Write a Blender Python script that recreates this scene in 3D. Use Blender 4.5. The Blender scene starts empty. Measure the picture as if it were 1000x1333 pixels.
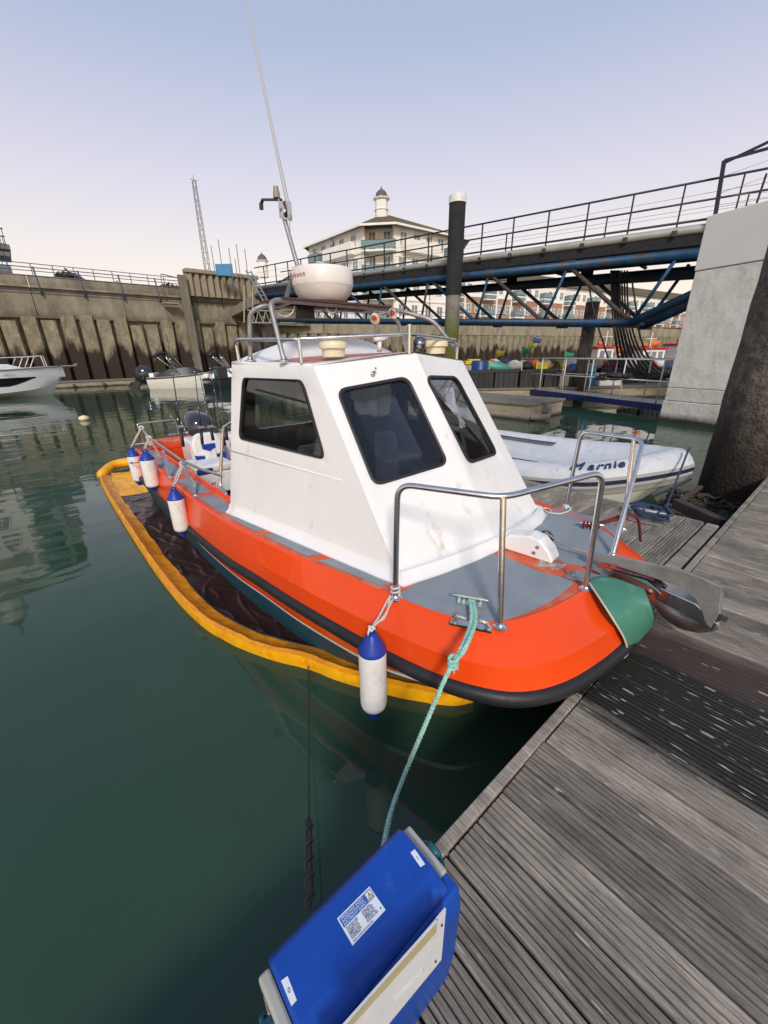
import bpy, bmesh, math, random
from mathutils import Vector, Matrix, noise
from mathutils.geometry import delaunay_2d_cdt, intersect_point_tri_2d
from math import radians, sin, cos, pi, sqrt, atan2
random.seed(7)
scene = bpy.context.scene
COL = scene.collection
V = Vector

# ------------------------------------------------------------------ camera, sky, sun, exposure
CAM_POS = V((0, 0, 2.05))
FPX = 515.0
_p = radians(21.8); _y = radians(139.75); _r = radians(-0.8)
_F = V((cos(_y)*cos(_p), sin(_y)*cos(_p), -sin(_p)))
_R0 = V((sin(_y), -cos(_y), 0)); _U0 = _R0.cross(_F)
_R = cos(_r)*_R0 + sin(_r)*_U0
_U = -sin(_r)*_R0 + cos(_r)*_U0
cam_data = bpy.data.cameras.new('camera'); cam = bpy.data.objects.new('camera', cam_data); COL.objects.link(cam)
cam_data.sensor_fit = 'VERTICAL'; cam_data.sensor_height = 36; cam_data.lens = FPX/1333*36
cam_data.clip_start = 0.05; cam_data.clip_end = 3000
cam.matrix_world = Matrix(((_R.x, _U.x, -_F.x, CAM_POS.x), (_R.y, _U.y, -_F.y, CAM_POS.y), (_R.z, _U.z, -_F.z, CAM_POS.z), (0, 0, 0, 1)))
scene.camera = cam
SUN_AZ = radians(322); SUN_EL = radians(34)          # soft low glow from behind and left of the camera
world = bpy.data.worlds.new('World'); scene.world = world; world.use_nodes = True
wn = world.node_tree; wn.nodes.clear()
out = wn.nodes.new('ShaderNodeOutputWorld')
bg1 = wn.nodes.new('ShaderNodeBackground'); bg2 = wn.nodes.new('ShaderNodeBackground'); add = wn.nodes.new('ShaderNodeAddShader')
sky = wn.nodes.new('ShaderNodeTexSky'); sky.sky_type = 'NISHITA'; sky.sun_disc = False
sky.sun_elevation = radians(4); sky.sun_rotation = radians(90)-SUN_AZ
bg1.inputs[1].default_value = 0.05
tc = wn.nodes.new('ShaderNodeTexCoord'); sx = wn.nodes.new('ShaderNodeSeparateXYZ'); rp = wn.nodes.new('ShaderNodeValToRGB')
el = rp.color_ramp.elements
stops = [(0.0, (.92, .78, .64)), (.09, (.90, .765, .68)), (.19, (.80, .71, .72)), (.31, (.635, .595, .715)), (.47, (.40, .45, .62)), (.7, (.30, .37, .56)), (1, (.28, .35, .54))]
el[0].position = stops[0][0]; el[0].color = (*stops[0][1], 1); el[1].position = 1; el[1].color = (*stops[-1][1], 1)
for p_, c_ in stops[1:-1]:
    e_ = el.new(p_); e_.color = (*c_, 1)
wn.links.new(tc.outputs['Generated'], sx.inputs[0]); wn.links.new(sx.outputs[2], rp.inputs[0]); wn.links.new(rp.outputs[0], bg2.inputs[0])
bg2.inputs[1].default_value = 0.88
wn.links.new(sky.outputs[0], bg1.inputs[0]); wn.links.new(bg1.outputs[0], add.inputs[0]); wn.links.new(bg2.outputs[0], add.inputs[1]); wn.links.new(add.outputs[0], out.inputs[0])
sd = bpy.data.lights.new('sun', 'SUN'); sd.energy = 2.4; sd.angle = radians(11); sd.color = (1.0, .93, .85)
so = bpy.data.objects.new('sun', sd); COL.objects.link(so)
sdir = V((cos(SUN_AZ)*cos(SUN_EL), sin(SUN_AZ)*cos(SUN_EL), sin(SUN_EL)))
so.rotation_euler = (-sdir).to_track_quat('-Z', 'Y').to_euler()
scene.view_settings.view_transform = 'Standard'; scene.view_settings.look = 'None'
scene.view_settings.exposure = 0.17; scene.view_settings.gamma = 1; scene.view_settings.use_curve_mapping = False
scene.render.engine = 'CYCLES'
scene.cycles.max_bounces = 8; scene.cycles.transparent_max_bounces = 8

# ------------------------------------------------------------------ measuring: points on real planes
def ray(x, y): return _F + (x-500)/FPX*_R - (y-666.5)/FPX*_U
def atz(x, y, z): d = ray(x, y); return CAM_POS + d*((z-CAM_POS.z)/d.z)
def aty(x, y, Y): d = ray(x, y); return CAM_POS + d*((Y-CAM_POS.y)/d.y)
def atx(x, y, X): d = ray(x, y); return CAM_POS + d*((X-CAM_POS.x)/d.x)
def atd(x, y, D): return CAM_POS + ray(x, y)*D           # D metres of depth
def atp(x, y, a, n): d = ray(x, y); return CAM_POS + d*((a-CAM_POS).dot(n)/d.dot(n))
def proj(w):
    d = w-CAM_POS; z = d.dot(_F); return (500+FPX*d.dot(_R)/z, 666.5-FPX*d.dot(_U)/z)
UP = V((0, 0, 1))

# ------------------------------------------------------------------ materials
def lin(c): return tuple((v/255/12.92 if v/255 <= .04045 else ((v/255+.055)/1.055)**2.4) for v in c)
MATS = {}
def mat(name, col, rough=.5, metal=0., var=.0, vscale=6., bump=0., bscale=40., stretch=(1, 1, 1), dark=None, darkamt=0., dscale=2.5, coords='Object', spec=.5, coat=0., trans=0., objvar=0., emit=None, ior=1.45):
    """plain surface with brightness mottling, optional second colour in patches (stains) and fine relief"""
    m = bpy.data.materials.new(name); m.use_nodes = True; nt = m.node_tree; N = nt.nodes; L = nt.links
    b = N['Principled BSDF']; b.inputs['Roughness'].default_value = rough; b.inputs['Metallic'].default_value = metal
    b.inputs['Specular IOR Level'].default_value = spec; b.inputs['Coat Weight'].default_value = coat; b.inputs['IOR'].default_value = ior
    b.inputs['Transmission Weight'].default_value = trans; b.inputs['Base Color'].default_value = (*col, 1)
    if emit: b.inputs['Emission Color'].default_value = (*col, 1); b.inputs['Emission Strength'].default_value = emit
    t = N.new('ShaderNodeTexCoord'); mp = N.new('ShaderNodeMapping'); mp.inputs['Scale'].default_value = stretch
    L.new(t.outputs[coords], mp.inputs[0]); src = mp.outputs[0]
    cur = None
    if var or dark or objvar:
        rgb = N.new('ShaderNodeRGB'); rgb.outputs[0].default_value = (*col, 1); cur = rgb.outputs[0]
    if dark:
        n = N.new('ShaderNodeTexNoise'); n.inputs['Scale'].default_value = dscale; n.inputs['Detail'].default_value = 6; n.inputs['Roughness'].default_value = .65; L.new(src, n.inputs[0])
        r = N.new('ShaderNodeValToRGB'); r.color_ramp.elements[0].position = max(0, .62-darkamt*.35); r.color_ramp.elements[1].position = max(.02, .74-darkamt*.3)
        L.new(n.outputs[0], r.inputs[0]); mx = N.new('ShaderNodeMixRGB'); L.new(r.outputs[0], mx.inputs[0]); L.new(cur, mx.inputs[1]); mx.inputs[2].default_value = (*dark, 1); cur = mx.outputs[0]
    if var:
        n = N.new('ShaderNodeTexNoise'); n.inputs['Scale'].default_value = vscale; n.inputs['Detail'].default_value = 8; n.inputs['Roughness'].default_value = .6; L.new(src, n.inputs[0])
        mr = N.new('ShaderNodeMapRange'); mr.inputs[1].default_value = .3; mr.inputs[2].default_value = .7; mr.inputs[3].default_value = 1-var; mr.inputs[4].default_value = 1+var; L.new(n.outputs[0], mr.inputs[0])
        vm = N.new('ShaderNodeVectorMath'); vm.operation = 'SCALE'; L.new(cur, vm.inputs[0]); L.new(mr.outputs[0], vm.inputs[3]); cur = vm.outputs[0]
    if objvar:
        oi = N.new('ShaderNodeObjectInfo'); mr = N.new('ShaderNodeMapRange'); mr.inputs[3].default_value = 1-objvar; mr.inputs[4].default_value = 1+objvar; L.new(oi.outputs['Random'], mr.inputs[0])
        vm = N.new('ShaderNodeVectorMath'); vm.operation = 'SCALE'; L.new(cur, vm.inputs[0]); L.new(mr.outputs[0], vm.inputs[3]); cur = vm.outputs[0]
    if cur: L.new(cur, b.inputs['Base Color'])
    if bump:
        n = N.new('ShaderNodeTexNoise'); n.inputs['Scale'].default_value = bscale; n.inputs['Detail'].default_value = 5; L.new(src, n.inputs[0])
        bp = N.new('ShaderNodeBump'); bp.inputs['Strength'].default_value = min(1, bump); bp.inputs['Distance'].default_value = .02; L.new(n.outputs[0], bp.inputs['Height']); L.new(bp.outputs[0], b.inputs['Normal'])
    MATS[name] = m; return m

# ------------------------------------------------------------------ geometry helpers
ORG = {}
class Geo:
    def __init__(s): s.v = []; s.f = []; s.mi = []
    def face(s, pts, mi=0):
        i = len(s.v); s.v += [V(p) for p in pts]; s.f.append(tuple(range(i, i+len(pts)))); s.mi.append(mi); return s
    def box(s, c, size, rot=None, mi=0):
        c = V(c); h = V(size)/2; M = rot if rot is not None else Matrix.Identity(3); i = len(s.v)
        for x in (-1, 1):
            for y in (-1, 1):
                for z in (-1, 1): s.v.append(c + M @ V((x*h.x, y*h.y, z*h.z)))
        for q in ((0, 1, 3, 2), (4, 6, 7, 5), (0, 4, 5, 1), (2, 3, 7, 6), (0, 2, 6, 4), (1, 5, 7, 3)): s.f.append(tuple(i+k for k in q)); s.mi.append(mi)
        return s
    def beam(s, a, b, w, h, up=UP, mi=0):
        a = V(a); b = V(b); d = b-a; L = d.length; d.normalize(); sd_ = d.cross(up)
        if sd_.length < 1e-4: sd_ = d.cross(V((1, 0, 0)))
        sd_.normalize(); u = sd_.cross(d); M = Matrix((d, sd_, u)).transposed()
        return s.box((a+b)/2, (L, w, h), M, mi)
    def loft(s, rings, closed=True, caps=True, mi=0):
        i = len(s.v); n = len(rings[0])
        for r in rings: s.v += [V(p) for p in r]
        for k in range(len(rings)-1):
            for j in range(n if closed else n-1):
                a = i+k*n+j; b = i+k*n+(j+1) % n; s.f.append((a, b, b+n, a+n)); s.mi.append(mi)
        if closed and caps:
            s.f.append(tuple(i+j for j in reversed(range(n)))); s.f.append(tuple(i+(len(rings)-1)*n+j for j in range(n))); s.mi += [mi, mi]
        return s
    def tube(s, pts, r, n=10, caps=True, mi=0, loop=False):
        pts = [V(p) for p in pts]; rs = r if isinstance(r, (list, tuple)) else [r]*len(pts)
        rings = []; prev = None; m = len(pts)
        for k, p in enumerate(pts):
            if loop: d = pts[(k+1) % m]-pts[k-1]
            else: d = pts[min(k+1, m-1)]-pts[max(k-1, 0)]
            if d.length < 1e-9: d = V((0, 0, 1))
            d.normalize()
            if prev is None:
                a = d.cross(UP)
                if a.length < .1: a = d.cross(V((1, 0, 0)))
            else:
                a = prev-d*prev.dot(d)
                if a.length < 1e-6: a = d.cross(UP)
            a.normalize(); prev = a; b = d.cross(a)
            rings.append([p+(a*cos(2*pi*j/n)+b*sin(2*pi*j/n))*rs[k] for j in range(n)])
        if loop: rings.append(rings[0]); return s.loft(rings, True, False, mi)
        return s.loft(rings, True, caps, mi)
    def lathe(s, prof, base, axis=UP, n=20, mi=0, caps=True):
        """prof: (radius, height along axis)"""
        ax = V(axis).normalized(); a = ax.cross(V((1, 0, 0)))
        if a.length < .1: a = ax.cross(V((0, 1, 0)))
        a.normalize(); b = ax.cross(a); base = V(base)
        return s.loft([[base+ax*h+(a*cos(2*pi*j/n)+b*sin(2*pi*j/n))*max(r, 1e-4) for j in range(n)] for r, h in prof], True, caps, mi)
    def prism(s, loop, ext, mi=0):
        """flat polygon pushed along ext"""
        loop = [V(p) for p in loop]; e = V(ext); n = len(loop); i = len(s.v); s.v += loop+[p+e for p in loop]
        s.f.append(tuple(range(i, i+n))); s.f.append(tuple(i+n+j for j in reversed(range(n)))); s.mi += [mi, mi]
        for j in range(n): a = i+j; b = i+(j+1) % n; s.f.append((b, a, a+n, b+n)); s.mi.append(mi)
        return s
def cr(pts, n=6, loop=False):
    """Catmull-Rom through points"""
    P_ = [V(p) for p in pts]; m = len(P_); o = []
    for k in range(m if loop else m-1):
        p0 = P_[(k-1) % m] if loop else P_[max(k-1, 0)]; p1 = P_[k]; p2 = P_[(k+1) % m]; p3 = P_[(k+2) % m] if loop else P_[min(k+2, m-1)]
        for j in range(n):
            t = j/n; o.append(.5*((2*p1)+(p2-p0)*t+(2*p0-5*p1+4*p2-p3)*t*t+(3*p1-p0-3*p2+p3)*t**3))
    if not loop: o.append(P_[-1])
    return o
def rounded(pts, r, n=5, loop=False):
    """polyline with rounded bends"""
    P_ = [V(p) for p in pts]; m = len(P_); o = []
    rng = range(m) if loop else range(1, m-1)
    if not loop: o.append(P_[0])
    for k in rng:
        a, p, b = P_[k-1], P_[k], P_[(k+1) % m]
        da = (a-p); db = (b-p); rr = min(r, da.length*.48, db.length*.48); A = p+da.normalized()*rr; B = p+db.normalized()*rr
        for j in range(n+1): t = j/n; o.append((1-t)**2*A+2*t*(1-t)*p+t*t*B)
    if not loop: o.append(P_[-1])
    return o
def add_obj(name, g, m, parent=None, smooth=False, bevel=0, origin=None, weld=False, auto=None, solid=0, sub=0, segs=2):
    me = bpy.data.meshes.new(name)
    if parent is not None: org = ORG[parent.name] if origin is None else V(origin)
    elif origin is not None: org = V(origin)
    else:
        xs = [p.x for p in g.v]; ys = [p.y for p in g.v]; org = V(((min(xs)+max(xs))/2, (min(ys)+max(ys))/2, min(p.z for p in g.v)))
    me.from_pydata([tuple(p-org) for p in g.v], [], g.f)
    for mm in (m if isinstance(m, (list, tuple)) else [m]): me.materials.append(mm)
    if any(g.mi): me.polygons.foreach_set('material_index', g.mi)
    bm = bmesh.new(); bm.from_mesh(me)
    if weld: bmesh.ops.remove_doubles(bm, verts=bm.verts, dist=1e-4)
    if not g.__dict__.get('open'): bmesh.ops.recalc_face_normals(bm, faces=bm.faces)
    bm.to_mesh(me); bm.free()
    if smooth: me.polygons.foreach_set('use_smooth', [True]*len(me.polygons))
    if smooth and auto is not None:
        try: me.set_sharp_from_angle(angle=radians(auto))
        except Exception: pass
    me.update()
    o = bpy.data.objects.new(name, me); COL.objects.link(o); ORG[o.name] = org
    if parent is not None: o.parent = parent; o.location = org-ORG[parent.name]
    else: o.location = org
    if solid: md = o.modifiers.new('thick', 'SOLIDIFY'); md.thickness = solid; md.offset = -1
    if bevel: md = o.modifiers.new('edges', 'BEVEL'); md.width = bevel; md.segments = segs; md.limit_method = 'ANGLE'; md.angle_limit = radians(35); md.harden_normals = False
    if sub: md = o.modifiers.new('sub', 'SUBSURF'); md.levels = sub; md.render_levels = sub
    return o
def tag(o, label=None, cat=None, group=None, kind=None):
    if label: o['label'] = label
    if cat: o['category'] = cat
    if group: o['group'] = group
    if kind: o['kind'] = kind
    return o
def thing(name, loc, label, cat, group=None):
    o = bpy.data.objects.new(name, None); COL.objects.link(o); o.location = V(loc); o.empty_display_size = .2; ORG[o.name] = V(loc)
    return tag(o, label, cat, group)
def copy_tree(o, loc, parent=None, rot=None, label=None):
    c = o.copy(); COL.objects.link(c); ORG[c.name] = V(loc)
    if parent is not None: c.parent = parent
    else:
        c.location = loc
        if rot is not None: c.rotation_euler = (0, 0, rot)
        if label: c['label'] = label
    for ch in list(o.children):
        d = ch.copy(); COL.objects.link(d); d.parent = c
        for gc in list(ch.children): e = gc.copy(); COL.objects.link(e); e.parent = d
    return c
def text_obj(name, body, o, right, up, size, m, parent, depth=.0015, shear=0., align='CENTER', bold=0., wid=1.):
    cu = bpy.data.curves.new(name, 'FONT'); cu.body = body; cu.size = size; cu.extrude = depth; cu.shear = shear; cu.align_x = align; cu.align_y = 'CENTER'; cu.offset = bold; cu.resolution_u = 3
    tmp = bpy.data.objects.new(name+'_tmp', cu); COL.objects.link(tmp)
    dg = bpy.context.evaluated_depsgraph_get(); me = bpy.data.meshes.new_from_object(tmp.evaluated_get(dg)); bpy.data.objects.remove(tmp); bpy.data.curves.remove(cu)
    r = V(right).normalized(); u = V(up); u = (u-r*u.dot(r)).normalized(); n = r.cross(u); M = Matrix((r*wid, u, n)).transposed().to_4x4(); M.translation = V(o)-(ORG[parent.name] if parent else V((0, 0, 0)))
    me.transform(M); me.materials.clear(); me.materials.append(m)
    ob = bpy.data.objects.new(name, me); COL.objects.link(ob)
    if parent: ob.parent = parent; ORG[ob.name] = ORG[parent.name]
    return ob
def rect(c, r, u, w, h):
    c = V(c); r = V(r).normalized()*w/2; u = V(u).normalized()*h/2; return [c-r-u, c+r-u, c+r+u, c-r+u]

# ------------------------------------------------------------------ palette
M_steel = mat('stainless', (.62, .62, .62), .22, 1., var=.15, vscale=14, bump=.03, bscale=60)
M_galv = mat('galvanised', (.34, .345, .34), .55, .7, var=.25, vscale=9, bump=.12, bscale=50)
M_white = mat('gelcoat_white', (.80, .80, .78), .28, var=.04, vscale=3, dark=(.60, .585, .53), darkamt=.12, dscale=2.2, bump=.02, bscale=90, coat=.3)
M_cream = mat('moulded_plastic', (.72, .64, .42), .4, var=.08)
M_orange = mat('orange_gelcoat', (.80, .068, .005), .30, var=.07, vscale=2.2, bump=.05, bscale=7, coat=.28, spec=.4, dark=(.70, .085, .02), darkamt=.06, dscale=3)
M_faded = mat('faded_orange_paint', (.62, .10, .04), .6, var=.14, vscale=8, dark=(.55, .22, .15), darkamt=.35, dscale=6, bump=.1, bscale=60)
M_grip = mat('grey_grip_paint', (.25, .285, .315), .8, var=.08, vscale=5, bump=.35, bscale=450, dark=(.30, .33, .355), darkamt=.35, dscale=3)
M_rubber = mat('black_rubber', (.017, .017, .02), .5, var=.25, vscale=6, bump=.1, bscale=80)
M_black = mat('black_plastic', (.02, .021, .024), .35, var=.15)
M_dark = mat('dark_interior', (.03, .033, .04), .6, var=.3, vscale=3)
M_teal = mat('antifoul_blue_green', (.008, .065, .10), .5, var=.25, vscale=4)
M_blue = mat('royal_blue_vinyl', (.012, .04, .30), .4, var=.1)
M_pbox = mat('blue_moulded_box', (.003, .060, .36), .38, var=.12, vscale=9, bump=.06, bscale=30, dark=(.012, .085, .36), darkamt=.12, dscale=26)
M_cabin = mat('wheelhouse_gelcoat', (.80, .795, .77), .34, var=.035, vscale=3, dark=(.60, .56, .47), darkamt=.03, dscale=3.5, stretch=(1.6, 1.6, .8), bump=.02, bscale=90, coat=.2)
M_red = mat('red_paint', (.45, .02, .02), .4, var=.1)
M_pink = mat('pink_deck_paint', (.52, .20, .15), .7, var=.15, vscale=9, bump=.1, bscale=90)
M_glass = mat('window_glass', (.66, .69, .72), .02, trans=1.0, ior=1.45)
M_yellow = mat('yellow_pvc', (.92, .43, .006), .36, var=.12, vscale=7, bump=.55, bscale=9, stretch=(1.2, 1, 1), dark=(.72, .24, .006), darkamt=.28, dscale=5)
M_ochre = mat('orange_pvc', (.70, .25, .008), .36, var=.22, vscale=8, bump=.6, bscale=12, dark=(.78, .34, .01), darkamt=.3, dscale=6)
M_sheet = mat('black_brown_sheet', (.030, .011, .010), .23, var=.25, vscale=2, bump=.35, bscale=5, dark=(.030, .024, .026), darkamt=.2, dscale=2)
M_fender = mat('fender_vinyl', (.76, .75, .71), .45, var=.06, vscale=9, bump=.08, bscale=60, dark=(.60, .57, .50), darkamt=.25, dscale=8)
M_rope_w = mat('white_rope', (.68, .66, .60), .8, bump=.5, bscale=160)
M_rope_g = mat('green_rope', (.34, .60, .50), .75, var=.3, vscale=70, bump=.5, bscale=160)
M_rope_d = mat('dark_rope', (.03, .035, .04), .8, bump=.5, bscale=160)
M_rope_b = mat('navy_rope', (.03, .05, .10), .8, bump=.5, bscale=160)
M_conc = mat('pale_concrete', (.52, .50, .45), .85, var=.10, vscale=1.6, bump=.3, bscale=12, dark=(.40, .385, .34), darkamt=.3, dscale=1.4)
M_navy = mat('navy_steel', (.02, .03, .07), .5, var=.3, vscale=6)
M_bsteel = mat('blue_painted_steel', (.007, .050, .115), .5, var=.35, vscale=3, dark=(.06, .035, .022), darkamt=.28, dscale=2.2, bump=.15, bscale=20)
M_rust = mat('rusty_steel', (.075, .05, .037), .8, var=.4, vscale=4, dark=(.02, .05, .08), darkamt=.35, dscale=3, bump=.3, bscale=20)
M_pipe = mat('grey_pipe', (.30, .30, .28), .5, var=.2, vscale=2)
M_darksteel = mat('dark_railing', (.015, .02, .032), .45, var=.2)
M_under = mat('underside_near_black', (.02, .02, .022), .9, var=.3)  # one near-black tone for pontoon bearers and the bridge's under-deck parts
M_wwhite = mat('house_white', (.78, .76, .70), .8, var=.05, vscale=.6)
M_brick = mat('brown_brick', (.33, .19, .12), .9, var=.15, vscale=2, coords='Object')
M_roof = mat('olive_tile_roof', (.11, .095, .045), .9, var=.25, vscale=1.5, bump=.3, bscale=6)
M_hwin = mat('house_window_glass', (.16, .20, .22), .08, spec=.8, var=.3, vscale=.4)
M_bglass = mat('balcony_glass', (.15, .23, .24), .12, spec=.7)
M_lead = mat('lead_dome', (.10, .10, .095), .6, var=.15)
M_bluesign = mat('blue_board', (.05, .22, .42), .5)
M_bush = mat('dark_bush_leaves', (.045, .05, .028), .8, var=.4, vscale=8)

# ================================================================== water
def water_material():
    m = bpy.data.materials.new('harbour_water'); m.use_nodes = True; nt = m.node_tree; N = nt.nodes; L = nt.links
    b = N['Principled BSDF']; b.inputs['Roughness'].default_value = .035; b.inputs['IOR'].default_value = 1.34
    t = N.new('ShaderNodeTexCoord')
    n1 = N.new('ShaderNodeTexNoise'); n1.inputs['Scale'].default_value = .25; n1.inputs['Detail'].default_value = 3
    r = N.new('ShaderNodeValToRGB'); r.color_ramp.elements[0].position = .3; r.color_ramp.elements[0].color = (.020, .050, .031, 1); r.color_ramp.elements[1].position = .7; r.color_ramp.elements[1].color = (.033, .072, .047, 1)
    L.new(t.outputs['Object'], n1.inputs[0]); L.new(n1.outputs[0], r.inputs[0]); L.new(r.outputs[0], b.inputs['Base Color'])
    # calm near the pontoon, light cat's-paws of ripple farther out
    mp = N.new('ShaderNodeMapping'); mp.inputs['Scale'].default_value = (1.0, .55, 1); L.new(t.outputs['Object'], mp.inputs[0])
    a = N.new('ShaderNodeTexNoise'); a.inputs['Scale'].default_value = 1.3; a.inputs['Detail'].default_value = 2; a.inputs['Roughness'].default_value = .5; L.new(mp.outputs[0], a.inputs[0])
    c = N.new('ShaderNodeTexNoise'); c.inputs['Scale'].default_value = 7; c.inputs['Detail'].default_value = 3; L.new(mp.outputs[0], c.inputs[0])
    k = N.new('ShaderNodeTexNoise'); k.inputs['Scale'].default_value = .13; k.inputs['Detail'].default_value = 2; L.new(t.outputs['Object'], k.inputs[0])
    kr = N.new('ShaderNodeMapRange'); kr.inputs[1].default_value = .46; kr.inputs[2].default_value = .66; L.new(k.outputs[0], kr.inputs[0])
    mu = N.new('ShaderNodeMath'); mu.operation = 'MULTIPLY'; L.new(c.outputs[0], mu.inputs[0]); L.new(kr.outputs[0], mu.inputs[1])
    m2 = N.new('ShaderNodeMath'); m2.operation = 'MULTIPLY_ADD'; L.new(mu.outputs[0], m2.inputs[0]); m2.inputs[1].default_value = .14; L.new(a.outputs[0], m2.inputs[2])
    bp = N.new('ShaderNodeBump'); bp.inputs['Strength'].default_value = 1.0; bp.inputs['Distance'].default_value = .014; L.new(m2.outputs[0], bp.inputs['Height']); L.new(bp.outputs[0], b.inputs['Normal'])
    return m
g = Geo(); g.face([(-160, -200, 0), (150, -200, 0), (150, 260, 0), (-160, 260, 0)])
tag(add_obj('water', g, water_material(), origin=(0, 0, 0)), kind='structure')

# ================================================================== main pontoon with grooved planks
def plank_material(name, c1, c2, streak=.35, rough=.85, flecks=0., wet=False):
    m = bpy.data.materials.new(name); m.use_nodes = True; nt = m.node_tree; N = nt.nodes; L = nt.links
    b = N['Principled BSDF']; b.inputs['Roughness'].default_value = rough
    t = N.new('ShaderNodeTexCoord'); oi = N.new('ShaderNodeObjectInfo')
    off = N.new('ShaderNodeVectorMath'); off.operation = 'SCALE'; off.inputs[3].default_value = 37.; cx = N.new('ShaderNodeCombineXYZ'); L.new(oi.outputs['Random'], cx.inputs[0]); L.new(oi.outputs['Random'], cx.inputs[1]); L.new(cx.outputs[0], off.inputs[0])
    ad = N.new('ShaderNodeVectorMath'); L.new(t.outputs['Object'], ad.inputs[0]); L.new(off.outputs[0], ad.inputs[1])
    mp = N.new('ShaderNodeMapping'); mp.inputs['Scale'].default_value = (4.5, 85, 20); L.new(ad.outputs[0], mp.inputs[0])
    n1 = N.new('ShaderNodeTexNoise'); n1.inputs['Scale'].default_value = 1.6; n1.inputs['Detail'].default_value = 10; n1.inputs['Roughness'].default_value = .8; L.new(mp.outputs[0], n1.inputs[0])
    mp2 = N.new('ShaderNodeMapping'); mp2.inputs['Scale'].default_value = (1, 2.2, 1); L.new(ad.outputs[0], mp2.inputs[0])
    n2 = N.new('ShaderNodeTexNoise'); n2.inputs['Scale'].default_value = 3.2; n2.inputs['Detail'].default_value = 5; L.new(mp2.outputs[0], n2.inputs[0])
    mx = N.new('ShaderNodeMixRGB'); mr = N.new('ShaderNodeMapRange'); mr.inputs[1].default_value = .30; mr.inputs[2].default_value = .70; L.new(n1.outputs[0], mr.inputs[0]); L.new(mr.outputs[0], mx.inputs[0]); mx.inputs[1].default_value = (*c1, 1); mx.inputs[2].default_value = (*c2, 1)
    m3 = N.new('ShaderNodeMapRange'); m3.inputs[1].default_value = .25; m3.inputs[2].default_value = .7; m3.inputs[3].default_value = .42; m3.inputs[4].default_value = 1.25; L.new(n2.outputs[0], m3.inputs[0])
    ov = N.new('ShaderNodeMapRange'); ov.inputs[3].default_value = .72; ov.inputs[4].default_value = 1.22; L.new(oi.outputs['Random'], ov.inputs[0])
    mm = N.new('ShaderNodeMath'); mm.operation = 'MULTIPLY'; L.new(m3.outputs[0], mm.inputs[0]); L.new(ov.outputs[0], mm.inputs[1])
    vs = N.new('ShaderNodeVectorMath'); vs.operation = 'SCALE'; L.new(mx.outputs[0], vs.inputs[0]); L.new(mm.outputs[0], vs.inputs[3]); cur = vs.outputs[0]
    # pale splintered flecks along the grain
    mp3 = N.new('ShaderNodeMapping'); mp3.inputs['Scale'].default_value = (9, 80, 1); L.new(ad.outputs[0], mp3.inputs[0])
    n3 = N.new('ShaderNodeTexNoise'); n3.inputs['Scale'].default_value = 1.; n3.inputs['Detail'].default_value = 1; L.new(mp3.outputs[0], n3.inputs[0])
    fr = N.new('ShaderNodeMapRange'); fr.inputs[1].default_value = .76-flecks; fr.inputs[2].default_value = .80-flecks; L.new(n3.outputs[0], fr.inputs[0])
    mf = N.new('ShaderNodeMixRGB'); L.new(fr.outputs[0], mf.inputs[0]); L.new(cur, mf.inputs[1]); mf.inputs[2].default_value = (.40, .39, .35, 1)
    fin = mf.outputs[0]
    if wet:     # sodden, algae-dark band of boards across the walkway where the bow drips, ragged along the grain
        gp_ = N.new('ShaderNodeNewGeometry'); ss = N.new('ShaderNodeSeparateXYZ'); L.new(gp_.outputs['Position'], ss.inputs[0])
        wm = N.new('ShaderNodeMapping'); wm.inputs['Scale'].default_value = (1.6, 9, 1); L.new(gp_.outputs['Position'], wm.inputs[0]); wn_ = N.new('ShaderNodeTexNoise'); wn_.inputs['Scale'].default_value = 1.3; wn_.inputs['Detail'].default_value = 6; L.new(wm.outputs[0], wn_.inputs[0])
        yy_ = N.new('ShaderNodeMath'); yy_.operation = 'MULTIPLY_ADD'; L.new(wn_.outputs[0], yy_.inputs[0]); yy_.inputs[1].default_value = .42; L.new(ss.outputs[1], yy_.inputs[2])
        def band(y0, y1, w0, w1):
            a_ = N.new('ShaderNodeMapRange'); a_.inputs[1].default_value = y0+.21; a_.inputs[2].default_value = y0+.21+w0; L.new(yy_.outputs[0], a_.inputs[0])
            c_ = N.new('ShaderNodeMapRange'); c_.inputs[1].default_value = y1+.21; c_.inputs[2].default_value = y1+.21+w1; c_.inputs[3].default_value = 1; c_.inputs[4].default_value = 0; L.new(yy_.outputs[0], c_.inputs[0])
            q_ = N.new('ShaderNodeMath'); q_.operation = 'MULTIPLY'; L.new(a_.outputs[0], q_.inputs[0]); L.new(c_.outputs[0], q_.inputs[1]); return q_.outputs[0]
        for (y0, y1, w0, w1, cc_) in ((2.22, 2.52, .06, .16, (.055, .036, .032)), (1.60, 2.24, .10, .08, (.017, .0165, .013))):
            k_ = band(y0, y1, w0, w1); mw = N.new('ShaderNodeMixRGB'); L.new(k_, mw.inputs[0]); L.new(cur, mw.inputs[1]); mw.inputs[2].default_value = (*cc_, 1); cur = mw.outputs[0]
        L.new(cur, mf.inputs[1]); af = N.new('ShaderNodeMath'); af.operation = 'MULTIPLY_ADD'; L.new(k_, af.inputs[0]); af.inputs[1].default_value = .04; L.new(n3.outputs[0], af.inputs[2]); L.new(af.outputs[0], fr.inputs[0]); fr.inputs[1].default_value = .708; fr.inputs[2].default_value = .74
        rr2 = N.new('ShaderNodeMapRange'); rr2.inputs[3].default_value = rough; rr2.inputs[4].default_value = .5; L.new(k_, rr2.inputs[0]); L.new(rr2.outputs[0], b.inputs['Roughness'])
    L.new(fin, b.inputs['Base Color'])
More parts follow.
